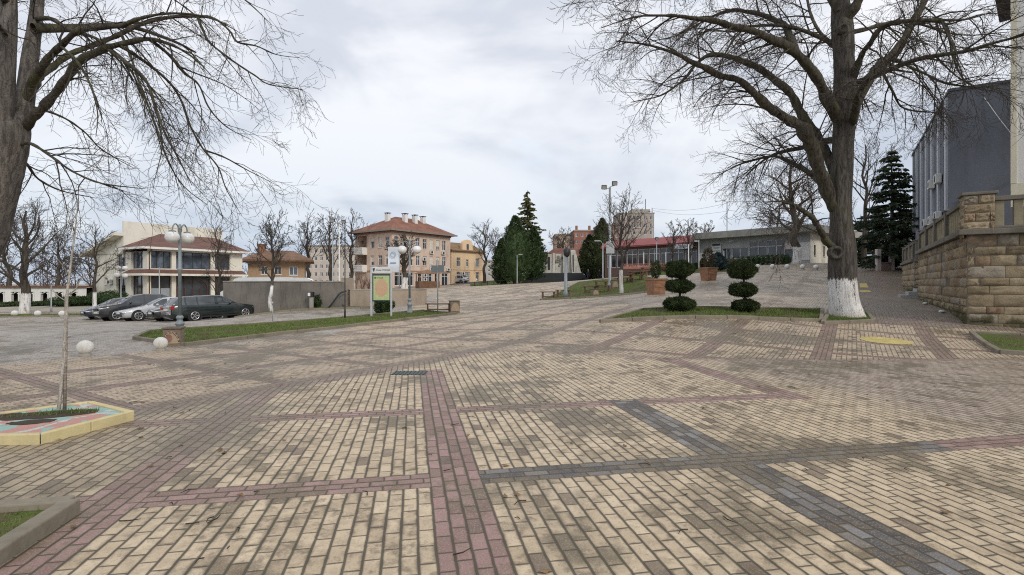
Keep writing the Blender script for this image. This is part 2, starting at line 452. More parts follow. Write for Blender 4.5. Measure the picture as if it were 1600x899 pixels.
def drape(name, poly, mat, off, res=1.0, kind='structure', label=None):
    """a sheet cut to the polygon and laid over the terrain"""
    bm = bmesh.new(); bm.faces.new([bm.verts.new((p[0], p[1], 0)) for p in poly])
    for ax in (0, 1):
        lo = min(p[ax] for p in poly); hi = max(p[ax] for p in poly); q = lo + res
        while q < hi:
            co = [0,0,0]; co[ax] = q; no = [0,0,0]; no[ax] = 1
            bmesh.ops.bisect_plane(bm, geom=bm.verts[:]+bm.edges[:]+bm.faces[:], plane_co=co, plane_no=no); q += res
    bmesh.ops.triangulate(bm, faces=bm.faces[:])
    zs = gzs([v.co.x for v in bm.verts], [v.co.y for v in bm.verts])
    for v, z in zip(bm.verts, zs): v.co.z = z + off
    for f in bm.faces:
        if f.normal.z < 0: f.normal_flip()
        f.smooth = True
    me = bpy.data.meshes.new(name); bm.to_mesh(me); bm.free(); me.materials.append(mat)
    o = bpy.data.objects.new(name, me); C.objects.link(o); tag(o, label, None, None, kind); return o
def inpoly(x, y, poly):
    c = np.zeros(len(x), bool); n = len(poly)
    for i in range(n):
        x0, y0 = poly[i][:2]; x1, y1 = poly[(i+1)%n][:2]
        if y0 == y1: continue
        k = ((y0 > y) != (y1 > y)) & (x < (x1-x0)*(y-y0)/(y1-y0)+x0); c ^= k
    return c
def blades(name, poly, off, n, h, seed, mat=None, extra_patches=.5):
    """short grass over the polygon: soil sheet plus many narrow blades in ONE stuff object"""
    rs = np.random.RandomState(seed)
    xs = [p[0] for p in poly]; ys = [p[1] for p in poly]
    X = rs.uniform(min(xs), max(xs), n*3); Y = rs.uniform(min(ys), max(ys), n*3)
    k = inpoly(X, Y, poly); X, Y = X[k][:n], Y[k][:n]
    dens = np.sin(X*1.7+seed)*np.cos(Y*1.3) + np.sin(X*4.1-Y*3.3)*.6 + rs.normal(0, .5, len(X))
    k = dens > .15-extra_patches*.75; X, Y = X[k], Y[k]; N = len(X)
    Z = gzs(X, Y) + off - .005
    a = rs.uniform(0, 6.283, N); hh = h*rs.uniform(.5, 1.4, N); w = h*.22
    dx, dy = np.cos(a)*w/2, np.sin(a)*w/2; lx, ly = rs.normal(0, .45, N)*hh, rs.normal(0, .45, N)*hh
    V = np.empty((N, 3, 3)); V[:,0] = np.c_[X-dx, Y-dy, Z]; V[:,1] = np.c_[X+dx, Y+dy, Z]; V[:,2] = np.c_[X+lx, Y+ly, Z+hh]
    o = np_mesh(name, V.reshape(-1,3), [np.arange(N*3).reshape(-1,3)], mat or M_BLADE); tag(o, kind='stuff'); return o
M_BLADE = leafmat('grass_blades', (.078,.115,.026), (.18,.23,.068))
M_KERB = concrete('kerb_concrete', (.235,.205,.16), (.085,.085,.045))
def kerb_run(pts, w=.12, h=.11, closed=False, name='kerb', mat=None):
    """kerb stones about a metre long, following the ground"""
    mb = MB(); n = len(pts); segs = n if closed else n-1
    for i in range(segs):
        p = Vector(pts[i][:2]); q = Vector(pts[(i+1)%n][:2]); L = (q-p).length; m = max(1, round(L/1.0)); d = (q-p)/L; s = Vector((-d.y, d.x))*w/2
        for k in range(m):
            a = p + d*(L*k/m + .006); b = p + d*(L*(k+1)/m - .006); jit = rnd.uniform(-.008,.008)
            vs = []
            for c in (a, b):
                for sg in (-1, 1):
                    e = c + s*sg; z = gz(e.x, e.y); vs += [(e.x, e.y, z-.08), (e.x, e.y, z+h+jit)]
            mb.add(vs, [(0,1,3,2),(4,6,7,5),(0,4,5,1),(2,3,7,6),(1,5,7,3),(0,2,6,4)])
    o = mb.build(name, mat or M_KERB, bevel=.012); tag(o, kind='structure'); return o
def inset(poly, d):
    out = []; n = len(poly); area = sum(poly[i][0]*poly[(i+1)%n][1]-poly[(i+1)%n][0]*poly[i][1] for i in range(n)); sg = 1 if area > 0 else -1
    for i in range(n):
        p = Vector(poly[i-1][:2]); q = Vector(poly[i][:2]); r = Vector(poly[(i+1)%n][:2])
        a = (q-p).normalized(); b = (r-q).normalized(); na = Vector((-a.y,a.x))*sg; nb = Vector((-b.y,b.x))*sg
        bis = (na+nb); bis /= max(.3, bis.length_squared/2)
        out.append(tuple(q + bis*d))
    return out
def bed(poly, n, h=.06, seed=1, kh=.10, gname='grass', patches=.5):
    kerb_run(poly, h=kh, closed=True)
    ip = inset(poly, .06)
    drape('lawn_soil', ip, M_GRASS, kh-.05, .6, 'structure')
    blades(gname, ip, kh-.05, n, h, seed, extra_patches=patches)
def flat(px, py, h=0):        # pixel of the near plane (falls .7 %)
    Z = 1312.0*(EYE-h)/EYE/(py-448); return (xcol(px, Z), Z)
UA = Vector((-.187,.982)); VA = Vector((.982,.187)); UB = Vector((.545,.839)); VB = Vector((.839,-.545))
c0 = Vector((-3.13,3.73))
bed([c0, c0-UA*2.3, c0-UA*2.3-VA*2.6, c0-VA*2.6], 9000, .035, 3)
# the long bed by the car park
BED_LONG = [(-8.85,14.15),(-2.9,27.4),(-5.0,29.2),(-12.0,17.4),(-11.0,15.3)]
bed(BED_LONG, 26000, .07, 5, patches=.9)
# topiary bed and the little bed of the big tree
def G(px, Z): return (xcol(px, Z), Z)
TB = [G(938,17.25), G(1283,17.25), G(1285,19.6), G(1005,19.6)]
bed(TB, 15000, .07, 9, patches=.7)
TT = [G(1286,16.75), G(1365,17.0), G(1353,18.9), G(1296,18.9)]
bed(TT, 5000, .07, 11, patches=1.2)
# right hand bed
c1 = Vector(G(1518,14.9)); bed([c1, c1-UB*3.4, c1-UB*3.4+VB*6, c1+VB*6.0], 9000, .05, 13, patches=.2)
# bed with the benches
BM = [G(845,34.0), G(1030,34.0), G(1045,38.5), G(1000,50), G(905,50)]
bed(BM, 14000, .08, 15, patches=.9)
# verge before the long wall, verge beyond the car park
bed([(-15.6,29.6),(-8.0,31.2),(-8.3,32.0),(-15.9,30.7)], 6000, .08, 17)
bed([(-48,36.5),(-30.5,40.3),(-31,42.0),(-48,38.8)], 6000, .1, 19)
drape('lawn', [G(735,79),(2,76),G(905,73),G(985,68),G(1045,60),G(1045,100),G(735,100)], M_GRASS, .03, 3)
drape('lawn', [G(1045,47),G(1138,45),G(1185,52),G(1250,52),(28,54),(20,62),(14,66),(12,60)], M_GRASS, .03, 2)
blades('grass', [G(735,80),(2,77),G(905,74),G(985,69),G(985,80),G(735,88)], .03, 9000, .13, 21)
blades('grass', [G(1045,48),G(1138,46),G(1185,53),(20,60),(13,60)], .03, 9000, .12, 23)
M_ASPH = pm('asphalt', (.10,.10,.10), .9, .2, 3, .2)
M_PATH = pm('pale_path', (.36,.32,.26), .9, .15, 2, .2)
drape('road', [(-90,43),(-31,43.2),(-30,50),(-90,52)], M_PATH, .03, 3)
drape('grass', [(-95,53),(-42,53),(-44,62),(-95,72)], M_GRASS, .02, 4, 'stuff')
drape('path', [G(590,80),G(700,92),G(752,92),G(752,99),G(690,103)], M_ASPH, .03, 3)
M_YEL = pm('yellow_road_paint', (.56,.46,.18), .85, .25, 5, .3, 0, .2, (.30,.25,.14), 3.5)
yc = gp(1385, 14.0)
drape('manhole_cover', [(yc.x+.60*math.cos(a*.2618), yc.y+.60*math.sin(a*.2618)) for a in range(24)], M_YEL, .008, .3)
drape('tactile_strip', [G(1343,31),G(1362,31),G(1359,32.2),G(1343,32.2)], M_YEL, .008, .6)
drape('tactile_strip', [G(1343,34),G(1357,34),G(1354,36.5),G(1343,36.5)], M_YEL, .008, .6)
g = gp(640, 9.75); mb = MB()
for i in range(9): mb.box((g.x-.28+i*.07, g.y, g.z+.006), (.03,.36,.02))
mb.box((g.x, g.y, g.z+.002), (.62,.42,.012))
o = mb.build('drain_grate', pm('cast_iron', (.07,.09,.085), .5, .2, 9, .2, .6)); tag(o, 'small iron drain grate set flush in the pavers', 'drain grate')
# litter lying about
rs = np.random.RandomState(4); mb = MB()
for i in range(170):
    Y = rs.uniform(3, 16)**1.0; X = rs.uniform(-.75,.9)*Y; a = rs.uniform(0,6.28); L = rs.uniform(.03,.13)
    z = gz(X,Y)+.008; mb.tube([(X,Y,z),(X+math.cos(a)*L*.5,Y+math.sin(a)*L*.5,z+.006),(X+math.cos(a+.4)*L,Y+math.sin(a+.4)*L,z)], [.004,.004,.002], 5)
tag(mb.build('fallen_twigs', bark('twig_bark', (.03,.022,.016), (.10,.08,.06), 0)), kind='stuff')
for px, Z in ((1446,22.5),(1472,18.5)):
    g = gp(px, Z); mb = MB(); mb.ell((0,0,.05), .12,.07,.05, 7, 5); mb.ell((.1,.03,.04), .07,.05,.04, 6, 4)
    tag(mb.build('litter_bag', pm('white_plastic', (.75,.76,.77), .5, .1), loc=g), 'scrap of crumpled white paper lying '+('near the steps by the stone wall' if Z>20 else 'on the pavers by the wall corner'), 'litter')

rs = np.random.RandomState(14); LV = []
def leaves_at(cx, cy, sx, sy, n):
    for _ in range(n):
        x, y = rs.normal(cx, sx), rs.normal(cy, sy); a = rs.uniform(0, 6.28); L = rs.uniform(.02,.05); w_ = L*.6; z = gz(x, y) + .012
        c_, s_ = math.cos(a), math.sin(a); k = rs.uniform(-.012,.018)
        LV.append([(x-c_*L, y-s_*L, z), (x+s_*w_, y-c_*w_, z+k), (x+c_*L, y+s_*L, z+.006), (x-s_*w_, y+c_*w_, z+k)])
for a in [(0,8,6,4,110),(-3.6,3.2,.6,.5,24),(12,17.2,1.6,.8,60),(14.5,19,1.0,2.0,70),(13.2,15.6,1.2,.6,40),(-8,14.5,1.5,.8,40),(-5.4,5.6,1.2,.8,36),(6,17,2.5,.4,36),(-12,24,5,4,50)]: leaves_at(*a)
me = np.array(LV).reshape(-1,3)
tag(np_mesh('fallen_leaves', me, [np.arange(len(me)).reshape(-1,4)], leafmat('dead_leaf', (.10,.06,.03), (.26,.17,.09))), kind='stuff')
# ------------------------------------------------------------------ trees
class Tree:
    def __init__(s, seed): s.r = np.random.RandomState(seed); s.big = []; s.tw = {}
    def store(s, P, Rr, thick=False):
        if thick: s.big.append((P, Rr))
        else: s.tw.setdefault(len(P), []).append((P, Rr))
    def line(s, p, d, L, n, wig, trop):
        d = d/np.linalg.norm(d); P = [p]; st = L/(n-1)
        for i in range(n-1):
            d = d + s.r.normal(0, wig, 3) + np.array(trop)/(n-1); d /= np.linalg.norm(d); p = p + d*st; P.append(p)
        return np.array(P)
    def spawn(s, P, Rr, lev, K, start=None):
        """K[lev] = dict(step, len, ang, trop, rad, n, wig, start)"""
        if lev >= len(K): return
        k = K[lev]; seg = np.linalg.norm(np.diff(P, axis=0), axis=1); cum = np.r_[0, np.cumsum(seg)]; T = cum[-1]
        q = T*(k.get('start', .15) if start is None else start) + s.r.uniform(0, k['step'])
        while q < T:
            i = min(np.searchsorted(cum, q)-1, len(seg)-1); i = max(i, 0); f = (q-cum[i])/max(seg[i],1e-6)
            p = P[i] + (P[i+1]-P[i])*f; t = (P[i+1]-P[i])/max(seg[i],1e-6); r = Rr[i] + (Rr[i+1]-Rr[i])*f
            perp = s.r.normal(0,1,3); perp += np.array(k.get('bias',(0,0,0))); perp -= t*perp.dot(t); perp /= max(np.linalg.norm(perp),1e-6)
            A = R(s.r.uniform(*k['ang'])); d = t*math.cos(A) + perp*math.sin(A)
            L = k['len']*s.r.uniform(.55,1.25)*(1 - k.get('fall',.45)*q/T)
            cr = min(r*.62, k['rad']*s.r.uniform(.7,1.2))
            Q = s.line(p, d, L, k['n'], k['wig'], k['trop']); QR = np.linspace(cr, max(cr*.25, K[-1]['rad']*.45), k['n'])
            s.store(Q, QR, k.get('thick', False))
            s.spawn(Q, QR, lev+1, K)
            q += k['step']*s.r.uniform(.6,1.4)
    def mesh(s, name, mat, parent, sides=(3,5), org=(0,0,0), minr=0):
        V = []; Fc = []; off = 0
        for k, L in s.tw.items():
            P = np.array([a for a, b in L]) - np.array(org); Rr = np.maximum(np.array([b for a, b in L]), minr); N = len(P)
            n = sides[1] if Rr[:,0].mean() > .02 else sides[0]
            T = np.gradient(P, axis=1); T /= np.maximum(np.linalg.norm(T, axis=2, keepdims=True), 1e-9)
            ref = np.cross(P[:,-1]-P[:,0], s.r.normal(0,1,(N,3))); ref /= np.maximum(np.linalg.norm(ref,axis=1,keepdims=True),1e-9)
            A = ref[:,None,:] - T*(T*ref[:,None,:]).sum(2,keepdims=True); A /= np.maximum(np.linalg.norm(A,axis=2,keepdims=True),1e-9); B = np.cross(T, A)
            th = np.arange(n)*2*math.pi/n
            W = P[:,:,None,:] + Rr[:,:,None,None]*(A[:,:,None,:]*np.cos(th)[None,None,:,None] + B[:,:,None,:]*np.sin(th)[None,None,:,None])
            idx = (np.arange(N)[:,None,None]*k + np.arange(k-1)[None,:,None])*n + np.arange(n)[None,None,:]
            nx = (np.arange(N)[:,None,None]*k + np.arange(k-1)[None,:,None])*n + (np.arange(n)[None,None,:]+1)%n
            Fc.append(np.stack([idx, nx, nx+n, idx+n], -1).reshape(-1,4) + off); V.append(W.reshape(-1,3)); off += N*k*n
        return np_mesh(name, np.concatenate(V), Fc, mat, parent, True)
def smooth_line(P, Rr, m=4):
    """Catmull-Rom through the given points"""
    P = np.array(P, float); Rr = np.array(Rr, float); D = np.c_[P, Rr]; D = np.vstack([2*D[0]-D[1], D, 2*D[-1]-D[-2]]); out = []
    for i in range(1, len(D)-2):
        for t in np.linspace(0, 1, m, endpoint=False):
            a,b,c,d = D[i-1],D[i],D[i+1],D[i+2]
            out.append(.5*((2*b)+(c-a)*t+(2*a-5*b+4*c-d)*t*t+(3*b-a-3*c+d)*t**3))
    out.append(D[-2]); out = np.array(out); return out[:,:3], np.maximum(out[:,3], .003)
def trunk_obj(name, limbs, mat, parent, org, sides=18, seed=1, flare=None, knots=()):
    rs = np.random.RandomState(seed); V = []; Fc = []; off = 0
    for P, Rr in limbs:
        m = len(P); n = sides if Rr.max() > .12 else 10
        T = np.gradient(P, axis=0); T /= np.linalg.norm(T, axis=1, keepdims=True); a = np.array(Vector(T[0]).orthogonal().normalized())
        ph = rs.uniform(0, 6.28, 4); W = np.empty((m, n, 3)); th = np.arange(n)*2*math.pi/n; acc = np.r_[0, np.cumsum(np.linalg.norm(np.diff(P,axis=0),axis=1))]
        for i in range(m):
            a = a - T[i]*a.dot(T[i]); a /= np.linalg.norm(a); b = np.cross(T[i], a)
            lump = 1 + .05*np.sin(3*th+ph[0]+acc[i]*.8) + .035*np.sin(7*th+ph[1]-acc[i]*.5) + .04*math.sin(acc[i]*2.3+ph[2]) + rs.normal(0,.012,n)
            if flare and Rr is limbs[0][1]:
                lump = lump*(1 + flare*np.exp(-acc[i]/.28)*(1+.45*np.sin(5*th+ph[3])))
            W[i] = P[i] + (a*np.cos(th)[:,None] + b*np.sin(th)[:,None])*(Rr[i]*lump)[:,None]
        i, j = np.meshgrid(np.arange(m-1), np.arange(n), indexing='ij'); q = i*n+j; r = i*n+(j+1)%n
        Fc.append(np.stack([q, r, r+n, q+n], -1).reshape(-1,4)+off); V.append(W.reshape(-1,3)-np.array(org)); off += m*n
    return np_mesh(name, np.concatenate(V), Fc, mat, parent, True)

def linden(name, root_xyz, Z0, trunk, limbs, label, K, seed, mats, flare, extra=(), knots=(), minr=.0045, lk=.82, sk=.92):
    """trunk / limbs: lists of (px, py, dZ, r_px); converted once to real positions at their own distances"""
    S = Z0/F
    def conv(L):
        P = [tuple(at(a, b, Z0+d)) for a, b, d, r in L]; return smooth_line(P, [r*S for *_, r in L], 5)
    root = empty(name, root_xyz, 0, label, 'tree')
    T = Tree(seed); tp = conv(trunk[0]); tl = [tp] + [conv([(a, b, d, r*sk) for a, b, d, r in q]) for q in trunk[1:]]
    trunk_obj('trunk', tl, mats[0], root, root_xyz, 22, seed, flare)
    for p, n, r in knots:
        n = Vector(n).normalized(); q = n.to_track_quat('Z','Y').to_matrix().to_4x4(); Mx = Matrix.Translation(Vector(p)-Vector(root_xyz)) @ q
        kn = MB(); kn.lathe([(r*1.25,-.12),(r*1.2,0),(r*1.02,.06),(r*.8,.075),(r*.62,.035),(r*.45,-.03),(r*.2,-.07),(.01,-.08)], 16, M=Mx); kn.build('knot', mats[0], root)
    ll = []
    for q in limbs:
        P, Rr = conv([(a, b, d, r*lk) for a, b, d, r in q]); m_ = len(P); J = T.r.normal(0, 1, (m_, 3))
        for _ in range(2): J = (np.roll(J, 1, 0) + J + np.roll(J, -1, 0))/3
        J[0] = 0; J[1] *= .4; P = P + J*np.clip(Rr*.45, .008, .045)[:,None]*S/.022
        B_ = 1 + .10*T.r.normal(0, 1, m_); B_[T.r.rand(m_) < .07] += .22; B_[:2] = 1
        ll.append((P, Rr*np.clip(B_, .82, 1.4)))
    for q in extra:                       # limbs reaching towards and away from the viewer
        p, d, L, r, trop = q
        P = T.line(np.array(p, float), np.array(d, float), L, 9, .10, trop); ll.append(smooth_line(P, np.linspace(r, .02, 9), 3))
    trunk_obj('limbs', ll, mats[1], root, root_xyz, 14, seed+5)
    for P, Rr in ll: T.spawn(P, Rr, 0, K)
    for P, Rr in tl[1:]: T.spawn(P, Rr, 0, K, .35)
    T.mesh('crown', mats[2], root, (3,5), root_xyz, minr)
    return root
BK1 = bark('linden_bark', (.034,.030,.027), (.125,.112,.098), wash=1.28, moss=.2)
BK0 = bark('old_linden_bark', (.06,.054,.048), (.19,.172,.155), .15, 1.28)
BK2 = bark('limb_bark', (.032,.028,.022), (.105,.094,.070), .55)
BK3 = bark('fine_twigs', (.045,.038,.033), (.10,.085,.072), .2)
KL = [dict(step=.30,len=2.5,ang=(25,65),trop=(0,0,-.55),rad=.030,n=7,wig=.12,start=.18,fall=.35,bias=(-.25,0,-.3)),
      dict(step=.19,len=.95,ang=(25,60),trop=(-.05,0,-.25),rad=.011,n=5,wig=.14,start=.15,fall=.4),
      dict(step=.12,len=.40,ang=(25,60),trop=(0,0,.12),rad=.006,n=4,wig=.12,start=.15,fall=.3)]
rt = gp(1324, 18.0)
linden('linden_tree', rt, 18.0,
  [[(1325,502,0,23.5),(1322,485,0,22),(1319,465,0,20.5),(1317,440,0,19.6),(1317,410,0,19),(1316,380,0,18.2),(1314,345,0,16),(1313,300,0,15),(1315,250,0,15.2),(1318,200,0,15.5),(1321,150,0,16),(1320,100,0,15),(1318,55,0,15),(1313,0,.2,12.5),(1306,-60,.4,9),(1300,-130,.5,6),(1296,-200,.6,2)]],
  [[(1306,325,.0,13),(1294,300,-.1,12),(1280,262,-.3,12),(1265,219,-.5,11),(1245,192,-.7,9.5),(1210,175,-.9,8),(1184,153,-1.1,7),(1158,131,-1.2,6),(1118,116,-1.4,5.5),(1083,98,-1.5,4),(1053,83,-1.6,3),(1010,70,-1.6,1.8),(962,64,-1.5,.7)],
   [(1303,270,.2,9),(1285,222,.5,8.5),(1259,188,.9,8),(1237,149,1.2,7.5),(1215,127,1.4,7),(1180,105,1.7,6),(1145,90,1.8,5),(1110,87,1.9,4),(1088,100,1.9,3),(1066,127,1.9,2.4),(1030,150,1.8,1.6),(985,160,1.7,.7)],
   [(1309,185,-.3,11),(1285,140,-.9,9.5),(1263,100,-1.4,8.5),(1241,83,-1.8,7.5),(1215,66,-2.2,7),(1180,50,-2.6,6),(1145,42,-2.9,5),(1110,31,-3.1,4),(1075,27,-3.2,3),(1031,24,-3.2,2),(987,28,-3.1,1.2),(940,44,-3.0,.6)],
   [(1268,110,-1,6),(1250,87,-.3,6),(1237,61,.5,6),(1224,39,1.2,5.5),(1202,28,1.8,5),(1171,20,2.3,4.2),(1140,17,2.7,3.4),(1114,26,2.9,2.6),(1088,39,3,2),(1053,57,3.1,1.3),(1009,66,3.1,.6)],
   [(1332,168,.1,11),(1342,150,.2,10),(1359,122,.4,9.5),(1381,96,.5,8.5),(1407,70,.7,8),(1420,44,.8,7),(1438,13,1,6),(1452,-20,1.2,5),(1475,-75,1.4,3),(1500,-130,1.5,1)],
   [(1333,125,-.2,6),(1346,87,-.8,5),(1364,61,-1.4,4.6),(1385,39,-1.8,4),(1416,33,-2.1,3.2),(1460,31,-2.4,2.5),(1504,31,-2.6,1.7),(1547,20,-2.7,.7)],
   [(1326,52,.1,5),(1359,44,.8,4),(1394,37,1.4,3.4),(1425,35,1.9,2.8),(1469,48,2.4,2),(1512,55,2.7,1.4),(1578,50,3,.6)],
   [(1385,92,.5,4),(1407,97,-.1,3),(1442,114,-.6,2.4),(1482,131,-1,1.9),(1525,136,-1.3,1.3),(1574,131,-1.4,.5)],
   [(1372,104,.5,3.5),(1394,140,1,2.5),(1407,166,1.3,2),(1438,175,1.6,1.5),(1473,175,1.8,.6)],
   [(1424,38,.8,4),(1473,35,.3,3),(1486,70,0,2.2),(1491,96,-.2,1.8),(1504,122,-.4,1.2),(1525,136,-.5,.5)],
   [(1308,392,0,8),(1294,378,-.2,6.5),(1283,362,-.5,5.4),(1272,346,-.8,4.8),(1258,333,-1.2,4),(1242,322,-1.6,3),(1222,315,-2.0,1.9),(1195,316,-2.4,.8)],
   [(1318,40,0,10),(1340,5,-.4,8),(1360,-40,-.8,6),(1385,-100,-1.2,3),(1400,-160,-1.4,1)],
   [(1312,20,0,9),(1288,-20,.4,8),(1258,-65,.8,6.5),(1215,-95,1.4,5),(1165,-100,1.8,3.5),(1105,-80,2.2,2.2),(1050,-40,2.4,1.4),(1000,0,2.5,.6)],
   [(1309,-20,0,7),(1270,-70,-1,6),(1210,-90,-2,4.5),(1140,-80,-2.7,3),(1080,-50,-3.1,2),(1020,-20,-3.3,1.2),(960,10,-3.4,.6)],
   [(1330,88,.1,5),(1300,70,1.2,4),(1275,40,2.2,3.2),(1262,0,3,2.4),(1250,-50,3.6,1)],
   [(1296,303,0,6),(1270,275,1.2,5),(1240,255,2.2,4),(1205,245,3,3),(1160,255,3.6,2),(1120,275,4,.8)]],
  'huge bare linden with lime-washed foot and knot hole in a small kerbed grass patch', KL, 11, (BK1,BK2,BK3), .13,
  extra=[((11.6,18.2,6.5),(-.3,1,.5),5.5,.13,(0,0,-.35)),((11.5,17.7,7.0),(-.5,-1,.5),5.0,.12,(0,0,-.5)),((11.7,18.2,8.0),(.5,1,.55),5,.10,(0,0,-.3)),
         ((11.7,17.8,8.4),(.5,-1,.5),4.6,.10,(0,0,-.45)),((11.5,18,9.6),(-.6,.5,.7),5,.09,(0,0,-.5))],
  knots=[(at(1306,395,17.60),(-.35,-1,.05),.20),(at(1317,45,17.72),(-.1,-1,.1),.15)])
KL2 = [dict(step=.27,len=1.5,ang=(25,60),trop=(.1,0,-.75),rad=.017,n=7,wig=.13,start=.2,fall=.5,bias=(.2,0,-.4)),
      dict(step=.15,len=.62,ang=(25,60),trop=(.06,0,-.25),rad=.006,n=5,wig=.14,start=.15,fall=.4),
      dict(step=.12,len=.26,ang=(25,60),trop=(0,0,.1),rad=.003,n=4,wig=.12,start=.15,fall=.3)]
lt = gp(-72, 10.0)
linden('linden_tree', lt, 10.0,
  [[(-80,612,0,40),(-70,540,0,33),(-58,470,0,31),(-42,410,0,30),(-26,365,0,32),(-19,337,0,30),(-8,300,0,28),(1,262,0,27.5),(8,225,0,28.5),(14,195,0,26),(14,175,0,15)],
   [(4,215,-.1,20),(4,170,-.2,18),(7,120,-.2,16),(11,70,-.2,14),(14,20,-.2,13),(16,-40,-.2,10),(18,-110,-.1,6),(18,-170,0,2)],
   [(26,212,.1,20),(36,172,.2,16.5),(42,132,.3,14.5),(47,87,.4,14),(53,45,.5,12.5),(58,0,.6,11),(62,-60,.7,8),(66,-130,.8,5),(68,-180,.8,2)]],
  [[(40,160,.2,9),(49,136,.1,8.5),(64,106,-.2,8),(95,72,-.6,7),(125,49,-.9,6),(159,43,-1.1,5),(190,41,-1.3,4),(212,32,-1.4,3.4),(255,22,-1.5,2.4),(310,24,-1.6,1.5),(360,40,-1.6,.6)],
   [(44,150,.4,8.5),(58,126,.6,8),(76,110,.8,7.5),(113,83,1.1,7),(151,68,1.3,6.5),(189,53,1.4,6),(227,36,1.5,5),(265,28,1.5,4.5),(310,25,1.5,4),(340,32,1.4,3),(359,49,1.3,2.5),(371,66,1.2,2.2),(401,72,1.1,1.7),(431,85,1,1.2),(469,91,.9,.5)],
   [(40,200,.1,9),(54,183,-.1,9),(76,159,-.3,9),(102,125,-.6,8.5),(132,91,-.9,7.5),(163,76,-1.1,6.5),(197,68,-1.2,5),(234,62,-1.3,4),(272,72,-1.3,2.6),(303,91,-1.3,1.8),(330,118,-1.3,.7)],
   [(308,25,1.5,3.4),(316,45,1.4,3.2),(329,68,1.3,2.8),(363,95,1.1,2.3),(397,117,.9,1.9),(420,132,.8,1.6),(473,140,.7,.6)],
   [(189,53,1.4,3.6),(204,87,1.2,3.2),(216,125,1,3),(234,170,.8,2.6),(250,216,.6,2.2),(265,257,.5,1.8),(287,291,.4,1.3),(325,321,.3,.5)],
   [(166,75,-1.1,3.4),(197,98,-1.3,3),(227,125,-1.5,2.8),(242,166,-1.6,2.4),(256,205,-1.7,2),(280,250,-1.8,1.5),(300,290,-1.8,.6)],
   [(189,72,-1.2,3.2),(227,98,-1,3),(265,129,-.8,2.7),(284,159,-.7,2.4),(297,197,-.6,2.1),(318,234,-.5,1.8),(340,261,-.4,1.5),(355,299,-.3,1.1),(378,337,-.3,.4)],
   [(234,62,-1.3,3),(265,87,-1.1,2.8),(287,113,-1,2.4),(310,132,-.9,2),(325,166,-.8,1.7),(352,197,-.7,1.2),(393,219,-.6,.5)],
   [(34,226,0,3.6),(49,225,-.3,3.2),(76,242,-.7,2.6),(113,268,-1.1,2.1),(159,287,-1.4,1.5),(227,295,-1.6,.5)],
   [(32,252,.1,3.2),(42,256,.5,2.8),(60,280,.9,2.2),(98,299,1.3,1.7),(151,310,1.6,.6)],
   [(44,165,.2,3),(95,182,.7,2.4),(129,204,1.1,1.9),(159,234,1.4,1.4),(212,265,1.6,.5)],
   [(318,234,-.5,1.9),(352,247,-.3,1.6),(390,268,-.1,1.1),(436,292,0,.4)],
   [(56,30,.5,5),(80,30,.1,4.5),(115,50,-.3,3.8),(150,60,-.7,3),(200,100,-1,2.2),(245,150,-1.2,1.5),(275,205,-1.3,.6)],
   [(58,-5,.6,6),(95,-45,.9,5),(145,-60,1.2,4),(200,-45,1.4,3),(250,-15,1.5,2.2),(300,20,1.6,1.6),(345,60,1.6,.6)],
   [(60,-30,.6,6),(110,-80,.2,5),(180,-90,-.3,4),(260,-70,-.8,3),(340,-30,-1.1,2),(390,6,-1.3,1.2),(425,40,-1.4,.5)],
   [(12,60,-.2,5),(-10,30,-.8,4),(-40,10,-1.2,3),(-90,10,-1.4,1)],
   [(151,68,1.3,3.2),(178,82,1.7,2.8),(205,112,2.1,2.2),(222,150,2.3,1.7),(240,200,2.4,.6)],
   [(95,72,-.6,3),(120,95,-1.2,2.5),(140,130,-1.6,1.9),(152,175,-1.8,1.2),(150,215,-1.9,.5)]],
  'huge bare linden with thick leaning trunk and drooping branches beside a painted planter', KL2, 23, (BK0,BK2,BK3), .15,
  extra=[((-9.4,10.3,6.6),(.3,1,.35),3.5,.09,(0,0,-.5)),((-9.4,9.8,6.8),(.1,-1,.3),3.0,.08,(0,0,-.5))], minr=.0026, lk=.70, sk=.80)

